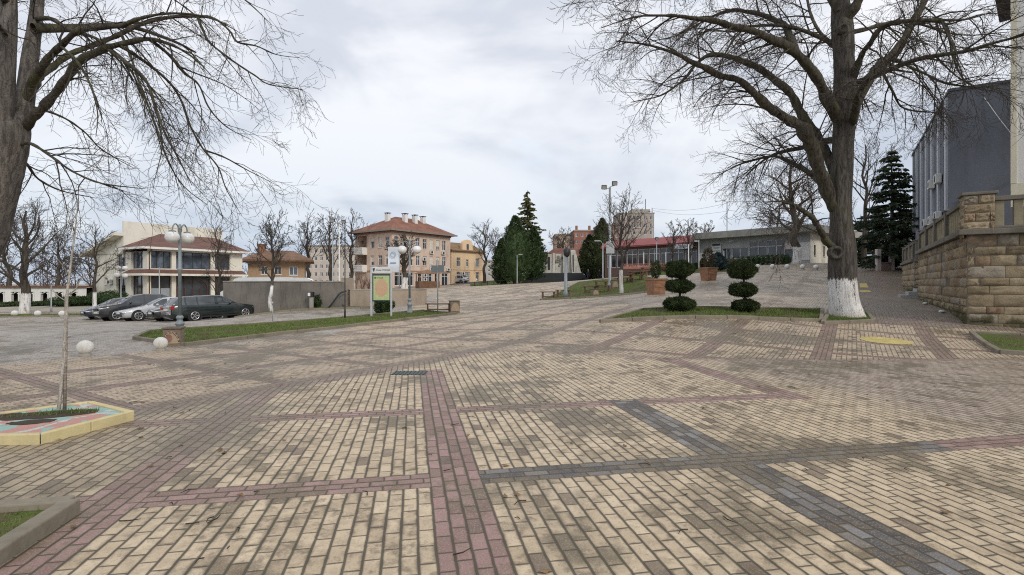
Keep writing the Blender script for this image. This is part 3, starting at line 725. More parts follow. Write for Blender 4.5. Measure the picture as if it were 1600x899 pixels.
def bare_tree(name, base, H, label, seed, crown=1.0, up=1.0, tr=.12, trunk_h=.28, wash=0, lean=(0,0), dens=1.0, group=None, twig='far_twigs', tcol=((.05,.044,.04),(.125,.11,.097)), minr=.012, limbs=9):
    root = empty(name, base, rnd.uniform(0,6.28), label, 'tree', group)
    T = Tree(seed)
    tip = np.array((lean[0], lean[1], H*.9)); n = 9
    P = np.array([tip*t + np.array((T.r.normal(0,.012)*H*(t>.1), T.r.normal(0,.012)*H*(t>.1), 0)) for t in np.linspace(0,1,n)]); P[0,2] = -.15
    Rr = tr*np.linspace(1,.12,n)**.9
    TP = smooth_line(P, Rr, 3)
    bm = bark('far_bark_wash' if wash else 'far_bark', (.04,.033,.028), (.11,.092,.075), .2, wash, .6)
    L1 = []
    for i in range(limbs):
        t = trunk_h + (.82-trunk_h)*(i+T.r.uniform(.1,.9))/limbs; a = i*2.4 + T.r.uniform(-.4,.4)
        j = t*(n-1); k = int(j); p = P[k] + (P[min(k+1,n-1)]-P[k])*(j-k)
        el = T.r.uniform(.55,1.0)*up; d = np.array((math.cos(a), math.sin(a), el)); L = H*.42*crown*(1-.55*(t-trunk_h))*T.r.uniform(.8,1.15)
        Q = T.line(p, d, L, 8, .10, (0,0,.35*up)); L1.append((Q, np.linspace(tr*.42*(1-.5*t), .012, 8)))
    trunk_obj('trunk', [TP]+L1, bm, root, (0,0,0), 10, seed, .25)
    k = H/9.0
    K = [dict(step=.42*k/dens,len=1.9*k*crown,ang=(25,55),trop=(0,0,.3*up),rad=.028*k,n=6,wig=.12,start=.2,fall=.45),
         dict(step=.30*k/dens,len=.95*k,ang=(25,55),trop=(0,0,.2*up),rad=.014*k,n=5,wig=.12,start=.15,fall=.4),
         dict(step=.20*k/dens,len=.45*k,ang=(25,55),trop=(0,0,.1),rad=.008*k,n=4,wig=.1,start=.2,fall=.3)]
    for Q, q in L1: T.spawn(Q, q, 0, K)
    T.spawn(TP[0], TP[1], 0, K, .55)
    T.mesh('crown', bark(twig, *tcol, 0), root, (3,4), (0,0,0), minr)
    return root
def top_h(px, py, Z): return zrow(py, Z) - gz(xcol(px, Z), Z)
for (px, Z, pyt, lab, kw) in [
  (38,42,312,'bare spreading tree with white-washed foot before the white colonnade wall',dict(seed=31,crown=1.15,tr=.36,wash=1.6,trunk_h=.22,limbs=11)),
  (149,44,352,'bare young tree with white-washed foot before the left end of the white restaurant',dict(seed=32,crown=1.05,tr=.17,wash=1.2,trunk_h=.25)),
  (340,47,338,'slim bare tree growing before the right end of the white restaurant',dict(seed=33,crown=.62,up=1.7,tr=.15,trunk_h=.12,limbs=12)),
  (425,31,330,'narrow bare tree with white-washed foot before the long grey stone wall',dict(seed=34,crown=.78,up=1.5,tr=.12,wash=1.25,trunk_h=.30,limbs=11)),
  (480,88,335,'tall bare tree with upswept crown behind the long stone wall, left of the floodlights',dict(seed=35,crown=.85,up=1.6,tr=.38,trunk_h=.25,minr=.022)),
  (517,84,328,'tall bare tree with upswept crown just left of the white mast behind the stone wall',dict(seed=36,crown=.85,up=1.6,tr=.36,trunk_h=.22,minr=.022)),
  (549,90,327,'tall bare tree with upswept crown between the white mast and the pink building',dict(seed=37,crown=.8,up=1.6,tr=.36,trunk_h=.2,minr=.022)),
  (632,72,365,'pollarded bare tree with white-washed foot before the pink three-storey building',dict(seed=38,crown=.95,tr=.45,wash=2.3,trunk_h=.30,dens=1.25,minr=.02)),
  (757,92,340,'tall thin bare tree at the right end of the small orange building',dict(seed=39,crown=.7,up=1.6,tr=.30,trunk_h=.3,minr=.022)),
  (774,100,352,'thin bare tree standing between the orange building and the dark conifers',dict(seed=40,crown=.6,up=1.7,tr=.22,trunk_h=.3,minr=.022)),
  (972,36,300,'bare round-crowned tree with white-washed foot on the lawn among the benches',dict(seed=41,crown=.95,up=1.2,tr=.14,wash=1.3,trunk_h=.30,limbs=12,minr=.010)),
  (1052,58,345,'slender bare tree before the left part of the red-roofed market hall',dict(seed=42,crown=.8,up=1.5,tr=.13,trunk_h=.2,minr=.014)),
  (1075,60,338,'taller bare tree before the right part of the red-roofed market hall',dict(seed=43,crown=.8,up=1.5,tr=.14,trunk_h=.2,minr=.014)),
  (1243,50,232,'bare tree with thick white-washed trunk before the flat-roofed white shop',dict(seed=44,crown=.95,tr=.42,wash=1.15,trunk_h=.25,lean=(-.4,0),dens=1.25,tcol=((.05,.032,.025),(.12,.085,.065)),twig='reddish_twigs',minr=.014,limbs=12)),
  (1215,85,300,'bare brownish tree rising behind the roof of the flat-roofed shop',dict(seed=45,crown=1,tr=.3,minr=.025,tcol=((.05,.032,.025),(.12,.085,.065)),twig='reddish_twigs')),
  (1352,52,205,'tall bare tree between the huge linden and the dark spruces',dict(seed=46,crown=.85,up=1.4,tr=.26,trunk_h=.3,minr=.014)),
  (1100,90,345,'pale bare tree far behind the roof line of the market hall',dict(seed=47,crown=1,up=1.2,tr=.22,minr=.025,dens=.8)),
  (12,60,330,'bare tree standing far left behind the white colonnade wall',dict(seed=48,crown=1.1,tr=.3,minr=.018)),
  (92,62,362,'bare tree rising behind the white colonnade wall, right of the white-footed tree',dict(seed=49,crown=1.1,tr=.28,minr=.018)),
  (650,140,390,'bare tree far away above the roof valley behind the pink building',dict(seed=50,crown=1,tr=.3,minr=.03)),
  (880,120,360,'bare brown tree far behind the monument',dict(seed=51,crown=1.1,tr=.3,minr=.03)),
  ]:
    b = gp(px, Z); bare_tree('bare_tree', b, top_h(px, pyt, Z), lab, **kw)
# far woods on the left, one mass
T = Tree(77); L1 = []
for i in range(70):
    x = -150 + i*1.55 + rnd.uniform(-.8,.8); y = 92 + rnd.uniform(-12,14) + (i-35)*.2; H = rnd.uniform(5.5,8.8); z = gz(x,y)
    P = T.line(np.array((x,y,z)), np.array((0,0,1.)), H, 6, .05, (0,0,.2)); q = np.linspace(.12,.03,6); L1.append((P,q)); T.store(P,q)
    T.spawn(P, q, 0, [dict(step=.5,len=2.4,ang=(30,60),trop=(0,0,.4),rad=.05,n=5,wig=.12,start=.12,fall=.5),dict(step=.32,len=1.1,ang=(25,60),trop=(0,0,.2),rad=.03,n=4,wig=.1,start=.15,fall=.3)])
tag(T.mesh('far_woods', bark('far_wood_bark',(.045,.030,.026),(.10,.070,.058),0), None, (3,4), (0,0,0), .035), kind='stuff')

# ---------- evergreen foliage
def leaf_cards(pts, nrm, size, rs, jitter=.8, aspect=.45):
    N = len(pts); d = nrm + rs.normal(0, jitter, (N,3)); d /= np.linalg.norm(d, axis=1, keepdims=True)
    s = np.cross(d, rs.normal(0,1,(N,3))); s /= np.maximum(np.linalg.norm(s, axis=1, keepdims=True),1e-6)
    L = size*rs.uniform(.6,1.4,(N,1)); W = L*aspect
    V = np.stack([pts - d*L*.3, pts + s*W*.5 + d*L*.2, pts + d*L*.8, pts - s*W*.5 + d*L*.2], 1)
    return V.reshape(-1,3), np.arange(N*4).reshape(-1,4)
def foliage(name, clouds, mat, parent, core=None):
    V = []; Fc = []; off = 0
    for v, f in clouds: V.append(v); Fc.append(f+off); off += len(v)
    if core:
        v = np.array([tuple(q) for q in core.v])
        q4 = [f for f in core.f if len(f) == 4]; q3 = [f for f in core.f if len(f) == 3]
        V.append(v)
        if q4: Fc.append(np.array(q4)+off)
        if q3: Fc.append(np.array(q3)+off)
    return np_mesh(name, np.concatenate(V), Fc, mat, parent, False)
def ell_pts(c, r, n, rs, shell=.12, lump=.06):
    d = rs.normal(0,1,(n,3)); d /= np.linalg.norm(d,axis=1,keepdims=True)
    k = 1 + lump*(np.sin(d[:,0]*7+c[0]*3)+np.sin(d[:,1]*6+c[2]*2)*np.cos(d[:,2]*5))*.6 - np.abs(rs.normal(0,shell,n))*.7 + rs.normal(0,shell*.25,n)
    return np.array(c) + d*np.array(r)*k[:,None], d
M_TOP = leafmat('clipped_yew', (.018,.030,.011), (.062,.085,.030))
def topiary(px, Z, lobes, label, seed):
    b = gp(px, Z); rs = np.random.RandomState(seed); root = empty('topiary', b, 0, label, 'topiary', 'cloud-pruned topiary shrubs'); S = Z/F
    mb = MB(); mb.tube([(0,0,-.05),(.02,0,.5),(-.02,.01,1.0),(0,0,1.5)], [.045,.04,.035,.03], 8)
    for k in range(5): mb.tube([(.0,0,.2+.25*k),(.1*math.cos(k*2),.1*math.sin(k*2),.34+.25*k)], [.02,.012], 6)
    mb.build('trunk', bark('far_bark',(.04,.033,.028),(.11,.092,.075),.2,0,.6), root)
    for (cx, cy, w, h) in lobes:
        c = ((cx-px)*S, 0, zrow(cy, Z)-b.z); r = (w*S/2, w*S/2, h*S/2*.9)
        p, d = ell_pts(c, [q*.97 for q in r], 7500, rs, .10, .12); cl = [leaf_cards(p, d, .055, rs, .7, .4)]
        p, d = ell_pts(c, [q*.96 for q in r], 420, rs, .06, .14); cl.append(leaf_cards(p, d, .13, rs, .5, .16))
        core = MB(); core.ell(c, r[0]*.76, r[1]*.76, r[2]*.74, 16, 10)
        foliage('clipped_lobe', cl, M_TOP, root, core)
topiary(1062, 18.5, [(1062,475,49,24),(1062,447,43,23),(1062,421,43,31)], 'cloud-pruned topiary of three stacked dark lobes, the one with the wider foot lobe', 61)
topiary(1163, 18.5, [(1165,478,41,22),(1161,453,42,24),(1160,422,43,32)], 'cloud-pruned topiary of three stacked dark lobes, nearer the huge linden', 62)
def thuja(name, base, H, Wd, label, seed, lo, hi, mname, n=9000, leaf=.22, shape=1.0, cat='conifer', group=None, open_=0, aspect=.4):
    rs = np.random.RandomState(seed); root = empty(name, base, 0, label, cat, group); cl = []
    t = rs.uniform(0.02,1,n)**.9; prof = (np.sin(np.clip(t*.93+.07,0,1)*math.pi)**.75)*(1-.45*t*shape)*1.15 + .02
    a = rs.uniform(0,6.283,n); lump = 1 + .16*np.sin(a*5+t*9+seed) + .14*np.sin(a*9-t*21) + .16*np.sin(a*3+t*34+seed*2) + .10*np.sin(a*13+t*47)
    rr = prof*Wd/2*lump*(1-np.abs(rs.normal(0,.17+open_,n))+.10*(rs.rand(n)<.12))
    p = np.c_[np.cos(a)*rr, np.sin(a)*rr, t*H]; d = np.c_[np.cos(a), np.sin(a), .9*np.ones(n)]
    cl.append(leaf_cards(p, d, leaf, rs, .45, aspect))
    core = MB(); core.ell((0,0,H*.45), Wd*.33, Wd*.33, H*.42, 14, 10)
    foliage('crown', cl, leafmat(mname, lo, hi), root, None if open_ else core)
    mb = MB(); mb.tube([(0,0,-.1),(0,0,H*.5)], [Wd*.05,Wd*.03], 8); mb.build('trunk', bark('far_bark',(.04,.033,.028),(.11,.092,.075),.2,0,.6), root)
    return root
DG = ((.022,.040,.015),(.070,.108,.040)); OG = ((.032,.042,.017),(.085,.105,.043))
for (px, Z, pyt, wpx, lab, sd, col, nm) in [
  (805,76,338,50,'broad dark green thuja beside the monument, largest of the clump',70,DG,'thuja_green'),
  (784,78,374,28,'small dark green thuja at the left edge of the evergreen clump',71,DG,'thuja_green'),
  (834,80,356,36,'dark green thuja directly left of the concrete monument',72,DG,'thuja_green'),
  (921,82,368,34,'dark olive thuja just right of the concrete monument',73,OG,'thuja_olive'),
  (941,80,342,38,'tall dark olive thuja behind the floodlight mast',74,OG,'thuja_olive'),
  (962,82,385,30,'low dark olive thuja behind the bare tree on the lawn',75,OG,'thuja_olive'),
  (1087,54,412,22,'small dark evergreen bush left of the topiaries before the market hall',76,DG,'thuja_green'),
  (1099,52,404,12,'narrow brownish evergreen beside the wooden planter',77,((.06,.045,.02),(.12,.09,.045)),'thuja_brown'),
  (1000,60,425,18,'low dark green shrub on the lawn before the market hall',79,DG,'thuja_green'),
  ]:
    b = gp(px, Z); H = top_h(px, pyt, Z); thuja('thuja', b, H, wpx*Z/F, lab, sd, *col, nm, 7000 if wpx > 25 else 2500, .30 if wpx > 25 else .16)
b = gp(1122, 47); thuja('blue_spruce', b, top_h(1122,396,47), 1.75, 'small blue-grey spruce beside the wooden planter before the shop', 80, (.03,.05,.05), (.075,.11,.11), 'blue_spruce_needles', 4000, .2, 1.3)
def spruce(base, H, Wd, label, seed, cols=((.018,.030,.018),(.058,.08,.042)), mname='spruce_needles', lev=26, skip=0, z0=.06, card=.30):
    """whorled boughs hung with short drooping needle sprays"""
    rs = np.random.RandomState(seed); root = empty('spruce_tree', base, 0, label, 'conifer'); mb = MB()
    mb.tube([(0,0,-.2),(.05,0,H*.5),(0,0,H)], [H*.020,H*.012,.02], 8); P = []; D = []
    for i in range(lev):
        t = z0 + (1-z0)*(i+rs.uniform(-.3,.3))/lev; L = Wd/2*(1-t)**.85*rs.uniform(.75,1.15)+.15; nb = 6 if t < .8 else 4
        for j in range(nb):
            if rs.rand() < skip: continue
            a = rs.uniform(0,6.283); l = L*rs.uniform(.6,1.15); z = t*H; q = []
            for s in np.linspace(0,1,6): q.append((math.cos(a)*l*s, math.sin(a)*l*s, z + l*(.12*s - .42*s*s + .22*s**4)))
            mb.tube(q, list(np.linspace(.035,.008,6)), 4); q = np.array(q)
            m = int(34*l)+10; s = rs.uniform(.12,1,m)*5; k = np.minimum(s.astype(int),4); p = q[k] + (q[k+1]-q[k])*(s-k)[:,None]
            sd = rs.choice([-1,1],m); P.append(p + np.c_[-math.sin(a)*sd*.12*rs.rand(m), math.cos(a)*sd*.12*rs.rand(m), -rs.uniform(0,.16,m)])
            D.append(np.c_[-math.sin(a)*sd*.8+math.cos(a)*.5, math.cos(a)*sd*.8+math.sin(a)*.5, -.55*np.ones(m)])
    mb.build('trunk', bark('far_bark',(.04,.033,.028),(.11,.092,.075),.2,0,.6), root)
    foliage('crown', [leaf_cards(np.concatenate(P), np.concatenate(D), card, rs, .35, .42)], leafmat(mname, *cols), root); return root
spruce(gp(1393,44), top_h(1393,228,44), 8.4, 'tall dark spruce with drooping boughs before the dark grey building', 90)
spruce(gp(1371,62), top_h(1371,318,62), 8.0, 'dark spruce further up the pavement', 91)
spruce(gp(1345,70), top_h(1345,335,70), 9.0, 'farthest dark spruce, partly hidden behind the huge linden', 92)
spruce(gp(1412,52), top_h(1412,300,52), 6.0, 'shorter dark spruce tucked behind the stone balustrade', 93)
spruce(gp(824,86), top_h(824,297,86), 10.0, 'tall open-crowned conifer towering over the evergreen clump', 94, ((.06,.065,.024),(.16,.155,.06)), 'open_conifer_needles', 46, .50, .25, .40)
def bush(px, Z, w, h, label, seed, cols=DG, nm='thuja_green', leaf=.12, n=2500, group=None, cat='shrub', name='shrub', xy=None):
    b = gp(px, Z); rs = np.random.RandomState(seed); p, d = ell_pts((0,0,h*.5), (w/2,w/2,h*.52), n, rs, .16, .2)
    core = MB(); core.ell((0,0,h*.45), w*.38, w*.38, h*.4, 10, 7)
    o = foliage(name, [leaf_cards(p, d, leaf, rs, .7, .4)], leafmat(nm, *cols), None, core); o.location = b; tag(o, label, cat, group); return o
bush(600, 27.4, .95, .95, 'dark round bush growing behind the map board', 101, leaf=.1, n=3500)
bush(498, 31.6, .9, .85, 'low dark shrub at the foot of the long stone wall', 102, leaf=.1, n=3000)
for i, (px, w) in enumerate([(112,3.4),(130,2.6),(158,2.6),(172,3.2),(60,2.4),(20,2.4)]):
    bush(px, 50+i*.3, w, (.85,.85,.85,1.3,.4,.4)[i], ['dark wide bush before the right end of the white colonnade wall','dark bush between the white-washed tree foot and the navy car','dark bush at the foot of the young white-footed tree','tallest dark bush, before the left corner of the white restaurant','dark low bush right of the white-footed spreading tree','dark low bush at the left edge of the white colonnade wall'][i], 110+i, n=3000, leaf=.16)
ORD = ['first','second','third','fourth','fifth','sixth','seventh','eighth','ninth','tenth','eleventh','twelfth','thirteenth','fourteenth']
for i in range(14):
    px = 1131 + i*7.6; Z = 55.6 - i*.42
    bush(px, Z, .52, .95, f'{ORD[i]} clipped dark shrub from the left in the row before the shop windows', 130+i, n=500, leaf=.12, group='clipped shrubs before the shop')
bush(1140,52.5,1.1,.75,'low reddish-brown leafless bush before the shop, beside the blue spruce',150,((.12,.06,.035),(.22,.12,.07)),'russet_leaf',n=1500)
bush(1046,55,1.5,.9,'low rust-coloured hedge plant before the market hall',151,((.12,.06,.03),(.24,.12,.06)),'russet_leaf',n=1500)
bush(1385,44.5,1.9,.7,'dark low shrub growing inside the pink planter wall',152,n=1800)
# ------------------------------------------------------------------ buildings
M_WHITE = pm('cream_render', (.74,.71,.62), .9, .10, 1.2, .1, 0, .2, (.40,.37,.30), .5)
M_PURE = pm('white_paint', (.74,.73,.70), .7, .08, 2, .1, 0, .3, (.45,.43,.38), .8)
M_UPVC = pm('white_window_frame', (.78,.78,.77), .45, .05, 3)
M_DFR = pm('dark_window_frame', (.05,.045,.045), .5, .2, 3)
M_GL = glass('window_glass'); M_GLB = glass('bright_window_glass', (.08,.10,.13), .03); M_GLC = glass('curtained_window_glass', (.30,.28,.25), .12, .5)
M_ROOFB = tiles('brown_roof_tiles', (.17,.085,.065)); M_ROOFR = tiles('red_roof_tiles', (.25,.11,.07))
M_PINK = pm('pink_render', (.64,.50,.41), .9, .09, 1.0, .12, 0, .2, (.38,.26,.19), .5)
M_ORNG = pm('orange_render', (.74,.55,.36), .9, .08, 1.0, .12, 0, .2, (.42,.29,.19), .5)
M_CONC = concrete('weathered_concrete'); M_DKMET = pm('dark_metal', (.05,.05,.055), .5, .2, 5, 0, .5)
M_GALV = pm('galvanised_steel', (.38,.40,.41), .5, .15, 4, .05, .6); M_BLUEGREY = pm('blue_grey_paint', (.27,.305,.325), .5, .2, 4, .1, .2, .4, (.12,.10,.08), 2)

def TF(x0, y0, ax, inn):
    ax = Vector(ax); inn = Vector(inn)
    return lambda a, i, z: Vector((x0,y0,0)) + ax*a + inn*i + Vector((0,0,z))
def facade(mb, T, a0, a1, z0, z1, holes=(), depth=.18):
    xs = sorted({a0,a1,*[q for h in holes for q in (h[0],h[1])]}); zs = sorted({z0,z1,*[q for h in holes for q in (h[2],h[3])]})
    for i in range(len(xs)-1):
        for j in range(len(zs)-1):
            cx, cz = (xs[i]+xs[i+1])/2, (zs[j]+zs[j+1])/2
            if any(h[0]<cx<h[1] and h[2]<cz<h[3] for h in holes): continue
            mb.quad(T(xs[i],0,zs[j]), T(xs[i+1],0,zs[j]), T(xs[i+1],0,zs[j+1]), T(xs[i],0,zs[j+1]))
    for h in holes:
        a,b,c,d = h[:4]
        for p,q in (((a,c),(b,c)),((b,c),(b,d)),((b,d),(a,d)),((a,d),(a,c))):
            mb.quad(T(p[0],0,p[1]), T(q[0],0,q[1]), T(q[0],depth,q[1]), T(p[0],depth,p[1]))
def tbox(mb, T, a0, a1, i0, i1, z0, z1):
    p = [T(a,i,z) for z in (z0,z1) for a,i in ((a0,i0),(a1,i0),(a1,i1),(a0,i1))]
    mb.add(p, [(3,2,1,0),(4,5,6,7),(0,1,5,4),(1,2,6,5),(2,3,7,6),(3,0,4,7)])
def window(root, T, h, depth=.18, cols=2, rows=1, frame=None, pane=None, fw=.06, blind=0, name='window', sill=True, transom=None):
    a,b,c,d = h[:4]; mb = MB(); i0, i1 = depth-.07, depth-.01
    tbox(mb,T,a,b,i0,i1,c,c+fw); tbox(mb,T,a,b,i0,i1,d-fw,d); tbox(mb,T,a,a+fw,i0,i1,c+fw,d-fw); tbox(mb,T,b-fw,b,i0,i1,c+fw,d-fw)
    for k in range(1,cols): q = a+(b-a)*k/cols; tbox(mb,T,q-fw/2,q+fw/2,i0+.004,i1,c+fw,d-fw)
    for k in range(1,rows): q = c+(d-c)*k/rows; tbox(mb,T,a+fw,b-fw,i0+.008,i1,q-fw/2,q+fw/2)
    if transom: q = c+(d-c)*transom; tbox(mb,T,a+fw,b-fw,i0+.008,i1,q-fw/2,q+fw/2)
    f = mb.build(name, frame or M_UPVC, root)
    p = MB(); p.quad(T(a+.01,depth-.03,c+.01),T(b-.01,depth-.03,c+.01),T(b-.01,depth-.03,d-.01),T(a+.01,depth-.03,d-.01)); p.build('pane', pane or rnd.choice((M_GL,M_GL,M_GLB,M_GLC)), f)
    if blind:
        q = MB(); tbox(q,T,a+fw,b-fw,i0+.02,i0+.035,d-fw-(d-c)*blind,d-fw); q.build('roller_blind', pm('window_blind',(.62,.58,.50),.8,.08), f)
    if sill:
        q = MB(); tbox(q,T,a-.06,b+.06,-.07,depth-.08,c-.05,c-.002); q.build('sill', M_PURE, f)
    return f
def aircon(root, T, a, z):
    mb = MB(); tbox(mb,T,a-.4,a+.4,-.36,-.05,z,z+.56); u = mb.build('air_conditioner', pm('aircon_white',(.66,.66,.64),.5,.1,3,0,0,.3,(.4,.38,.34),2), root, .02)
    mb = MB(); p0 = T(a-.08,-.362,z+.28); p1 = T(a-.08,-.372,z+.28)
    n = (p1-p0).normalized(); M = Matrix.Translation(p0) @ n.to_track_quat('Z','Y').to_matrix().to_4x4(); mb.lathe([(.22,0),(.22,.012),(.05,.014)],16,M=M); mb.build('fan_grille', M_DKMET, u)
def hip(mb, x0,x1,y0,y1,z, rx0,rx1,ry,rz, th=.14):
    """hipped roof shell with an eaves edge of thickness th"""
    a=(x0,y0,z);b=(x1,y0,z);c=(x1,y1,z);d=(x0,y1,z);e=(rx0,ry,rz);f=(rx1,ry,rz)
    mb.add([a,b,c,d,e,f],[(0,1,5,4),(1,2,5),(2,3,4,5),(3,0,4)])
    mb.bx(x0,x1,y0,y1,z-th,z-.003)
def place(name, px, Z, ang, label, cat, z=None, group=None):
    g = gp(px, Z)
    if z is not None: g.z = z
    return empty(name, g, R(ang), label, cat, group)

# ---- white restaurant
rb = empty('restaurant_building', (-38.9,56,-.5), R(59), 'white two-storey restaurant with brown hipped roof and tall blank back wall', 'building')
FR = TF(0,0,(1,0,0),(0,1,0)); LF = TF(0,0,(0,1,0),(1,0,0)); W = MB()
fw1 = [(.35,2.43,3.65,5.55),(2.88,6.76,3.65,5.55),(7.2,9.06,3.65,5.55)]; fw0 = [(.35,2.43,.25,3.0),(2.88,6.76,.1,3.0),(7.2,9.06,.1,3.0)]
facade(W,FR,0,10.6,-.6,5.75,fw1+fw0,.35); lw = [(1.0,3.6,3.65,5.5),(4.9,7.1,3.4,5.5),(1.0,3.6,.3,3.0),(4.9,7.1,.1,2.9)]
facade(W,LF,0,12.7,-.6,5.3,lw+[(9.2,9.9,1.9,2.6)],.3)
W.bx(.36,10.6,5.3,12.4,-.6,4.95); W.bx(10.2,10.598,.36,5.3,-.6,5.74); W.bx(.36,10.2,.5,5.3,-.6,-.1)
W.build('wall', M_WHITE, rb)
t = MB(); t.bx(-.02,11.2,5.32,5.62,4.9,9.0); t.build('parapet_wall', M_WHITE, rb)
r_ = MB(); hip(r_,-.75,11.3,-.75,5.315,5.9,3.7,10.2,5.30,7.85,.16); r_.build('roof', M_ROOFB, rb)
t = MB(); t.bx(-.85,11.4,-.85,-.752,5.70,5.93); t.bx(-.85,-.752,-.75,5.3,5.70,5.93); t.build('gutter', M_PURE, rb)
mb = MB(); mb.add([(-.95,5.32,7.35),(-.95,14.2,5.15),(11,14.2,5.15),(11,5.64,7.35),(-.95,5.32,7.7),(-.95,14.2,5.5),(11,14.2,5.5),(11,5.64,7.7)],[(0,1,2,3),(4,5,6,7),(0,1,5,4),(1,2,6,5),(2,3,7,6),(3,0,4,7)]); mb.build('side_roof', M_WHITE, rb)
mb = MB(); mb.add([(.0,5.64,5.3),(.0,12.7,5.3),(.0,12.7,5.5),(.0,5.64,7.3)],[(0,1,2,3)]); mb.build('gable', M_WHITE, rb)
mb = MB(); mb.add([(-.01,-1.0,3.1),(10.6,-1.0,3.1),(10.6,-.004,3.55),(-.01,-.004,3.55)],[(0,1,2,3)]); mb.add([(-.85,-1.0,3.1),(-.004,-.0,3.55),(-.004,4.0,3.55),(-.85,4.0,3.1)],[(0,1,2,3)]); mb.add([(-.85,-1.0,3.1),(-.01,-1.0,3.1),(-.004,-.004,3.55)],[(0,1,2)]); mb.build('skirt_roof', M_ROOFB, rb)
mb = MB(); mb.bx(-.85,10.7,-1.05,-.9,2.86,3.095); mb.bx(-.9,-.75,-.9,7.2,2.86,3.095); mb.bx(-.74,-.004,-.9,7.2,2.95,3.05); mb.bx(0,10.6,-.89,-.004,2.95,3.05); mb.build('canopy_beam', M_WHITE, rb)
for h, c in zip(fw1,(3,4,2)): window(rb,FR,h,.35,c,1,M_DFR,M_GLB,.08,sill=False)
f = window(rb,FR,fw0[0],.35,2,1,M_DFR,M_GL,.08,sill=False); mb = MB(); mb.bx(.43,2.35,.295,.31,.33,1.5); mb.build('frosted_panel', pm('frosted_film',(.30,.33,.36),.5,.1), f)
f = window(rb,FR,fw0[1],.35,4,1,M_DFR,M_GL,.08,sill=False,name='door'); mb = MB()
for q in range(8):
    a0 = math.pi*q/8; a1 = math.pi*(q+1)/8; mb.bar((4.8+1.7*math.cos(a0),.24,1.5+.9*math.sin(a0)),(4.8+1.7*math.cos(a1),.24,1.5+.9*math.sin(a1)),.05)
mb.build('door_arch', pm('red_brown_frame',(.16,.07,.06),.5,.15), f)
for q in (3.1,4.0,4.8,5.6,6.5): mb = MB(); mb.bar((q,.24,.1),(q,.24,1.5),.05); mb.build('door_bar', pm('red_brown_frame',(.16,.07,.06),.5,.15), f)
window(rb,FR,fw0[2],.35,2,1,M_DFR,M_GL,.08,sill=False)
for h, c in zip(lw,(3,2,3,2)): window(rb,LF,h,.3,c,1,M_DFR,M_GLB if h[2]>3 else M_GL,.08,sill=False)
window(rb,LF,(9.2,9.9,1.9,2.6),.2,1,1,M_DFR,M_GL,.05)
aircon(rb,LF,8.3,1.9)
mb = MB()
for z in (3.55,3.85,4.15,4.5): mb.bar((-.82,4.3,z),(-.82,7.3,z),.02)
for q in range(7): mb.bar((-.82,4.3+q*.5,3.1),(-.82,4.3+q*.5,4.5),.02)
mb.build('balcony_railing', M_DKMET, rb)
mb = MB(); mb.tube([(.16,-.72,5.7),(.16,-.2,5.45),(.16,-.08,5.3),(.16,-.08,-.5)],.055,8); mb.build('drainpipe', pm('brown_pipe',(.16,.10,.07),.5,.1), rb)
# ---- low house behind the stone wall
hb = empty('brick_house', tuple(gp(400,72))[:2]+(1.25,), R(20), 'low tan brick house with wide brown roof behind the stone wall', 'house'); W = MB(); FR = TF(0,0,(1,0,0),(0,1,0))
hh = [(.6,1.5,1.5,2.6),(2.3,3.2,1.5,2.6),(4.2,5.3,1.4,2.6)]; facade(W,FR,-1,6.2,-.5,3.4,hh,.15); W.bx(-.999,6.199,.16,7,-.5,3.39); W.build('wall', pm('tan_brick',(.36,.25,.16),.9,.2,4,.2), hb)
r_ = MB(); hip(r_,-2.0,7.4,-1.4,8,3.5,1.0,4.6,3.2,5.0,.22); rr = r_.build('roof', tiles('old_brown_tiles',(.20,.115,.07)), hb)
mb = MB(); mb.bx(.0,1.0,2,2.8,4.2,5.7); mb.bx(-.08,1.08,1.92,2.88,5.7,5.82); mb.build('chimney', pm('brick_red',(.28,.14,.09),.9,.2,5,.2), rr)
for h in hh: window(hb,FR,h,.15,2)
mb = MB(); mb.bx(-1.0,6.2,-1.3,-.01,-.5,.9); mb.build('terrace_wall', M_PURE, hb)
# ---- pink three-storey building
pb = empty('pink_building', (-19.4,85,.4), R(53.3), 'pink three-storey office block with red hipped roof and white chimneys', 'building'); W = MB()
RF = TF(0,0,(1,0,0),(0,1,0)); LF = TF(0,0,(0,1,0),(1,0,0)); hr = []; hl = []
for k in range(8):
    a = .9+1.58*k
    for z0,z1 in ((7.0,8.75),(4.1,5.8)): hr.append((a-.45,a+.45,z0,z1))
gr_ = [(.5,2.2,.7,2.9),(3.0,4.6,.7,2.9),(5.6,6.6,.1,2.9),(7.6,9.0,.7,2.9),(9.7,10.9,.1,2.9),(11.4,13.0,.7,2.9)]
facade(W,RF,0,13.6,-.8,9.7,hr+gr_,.2)
for a in (1.2,3.0,5.0):
    for z0,z1 in ((7.0,8.7),(4.1,5.75)): hl.append((a-.5,a+.5,z0,z1))
bl = [(6.5,8.8,6.2,9.2),(6.5,8.8,3.25,5.9)]
facade(W,LF,0,9.6,-.8,9.7,hl,.2) if False else facade(W,LF,0,9.6,-.8,9.7,hl+bl,.2)
for h in bl: tbox(W,LF,h[0],h[1],1.6,1.7,h[2],h[3])
for h in bl:
    for q in (h[0],h[1]): tbox(W,LF,q-.05,q+.05,.21,1.6,h[2],h[3])
    tbox(W,LF,h[0],h[1],.21,1.6,h[2]-.12,h[2]); tbox(W,LF,h[0],h[1],.21,1.6,h[3],h[3]+.12)
W.bx(13.4,13.6,.01,9.5,-.8,9.69); W.bx(.01,13.4,9.4,9.6,-.8,9.69); W.build('wall', M_PINK, pb)
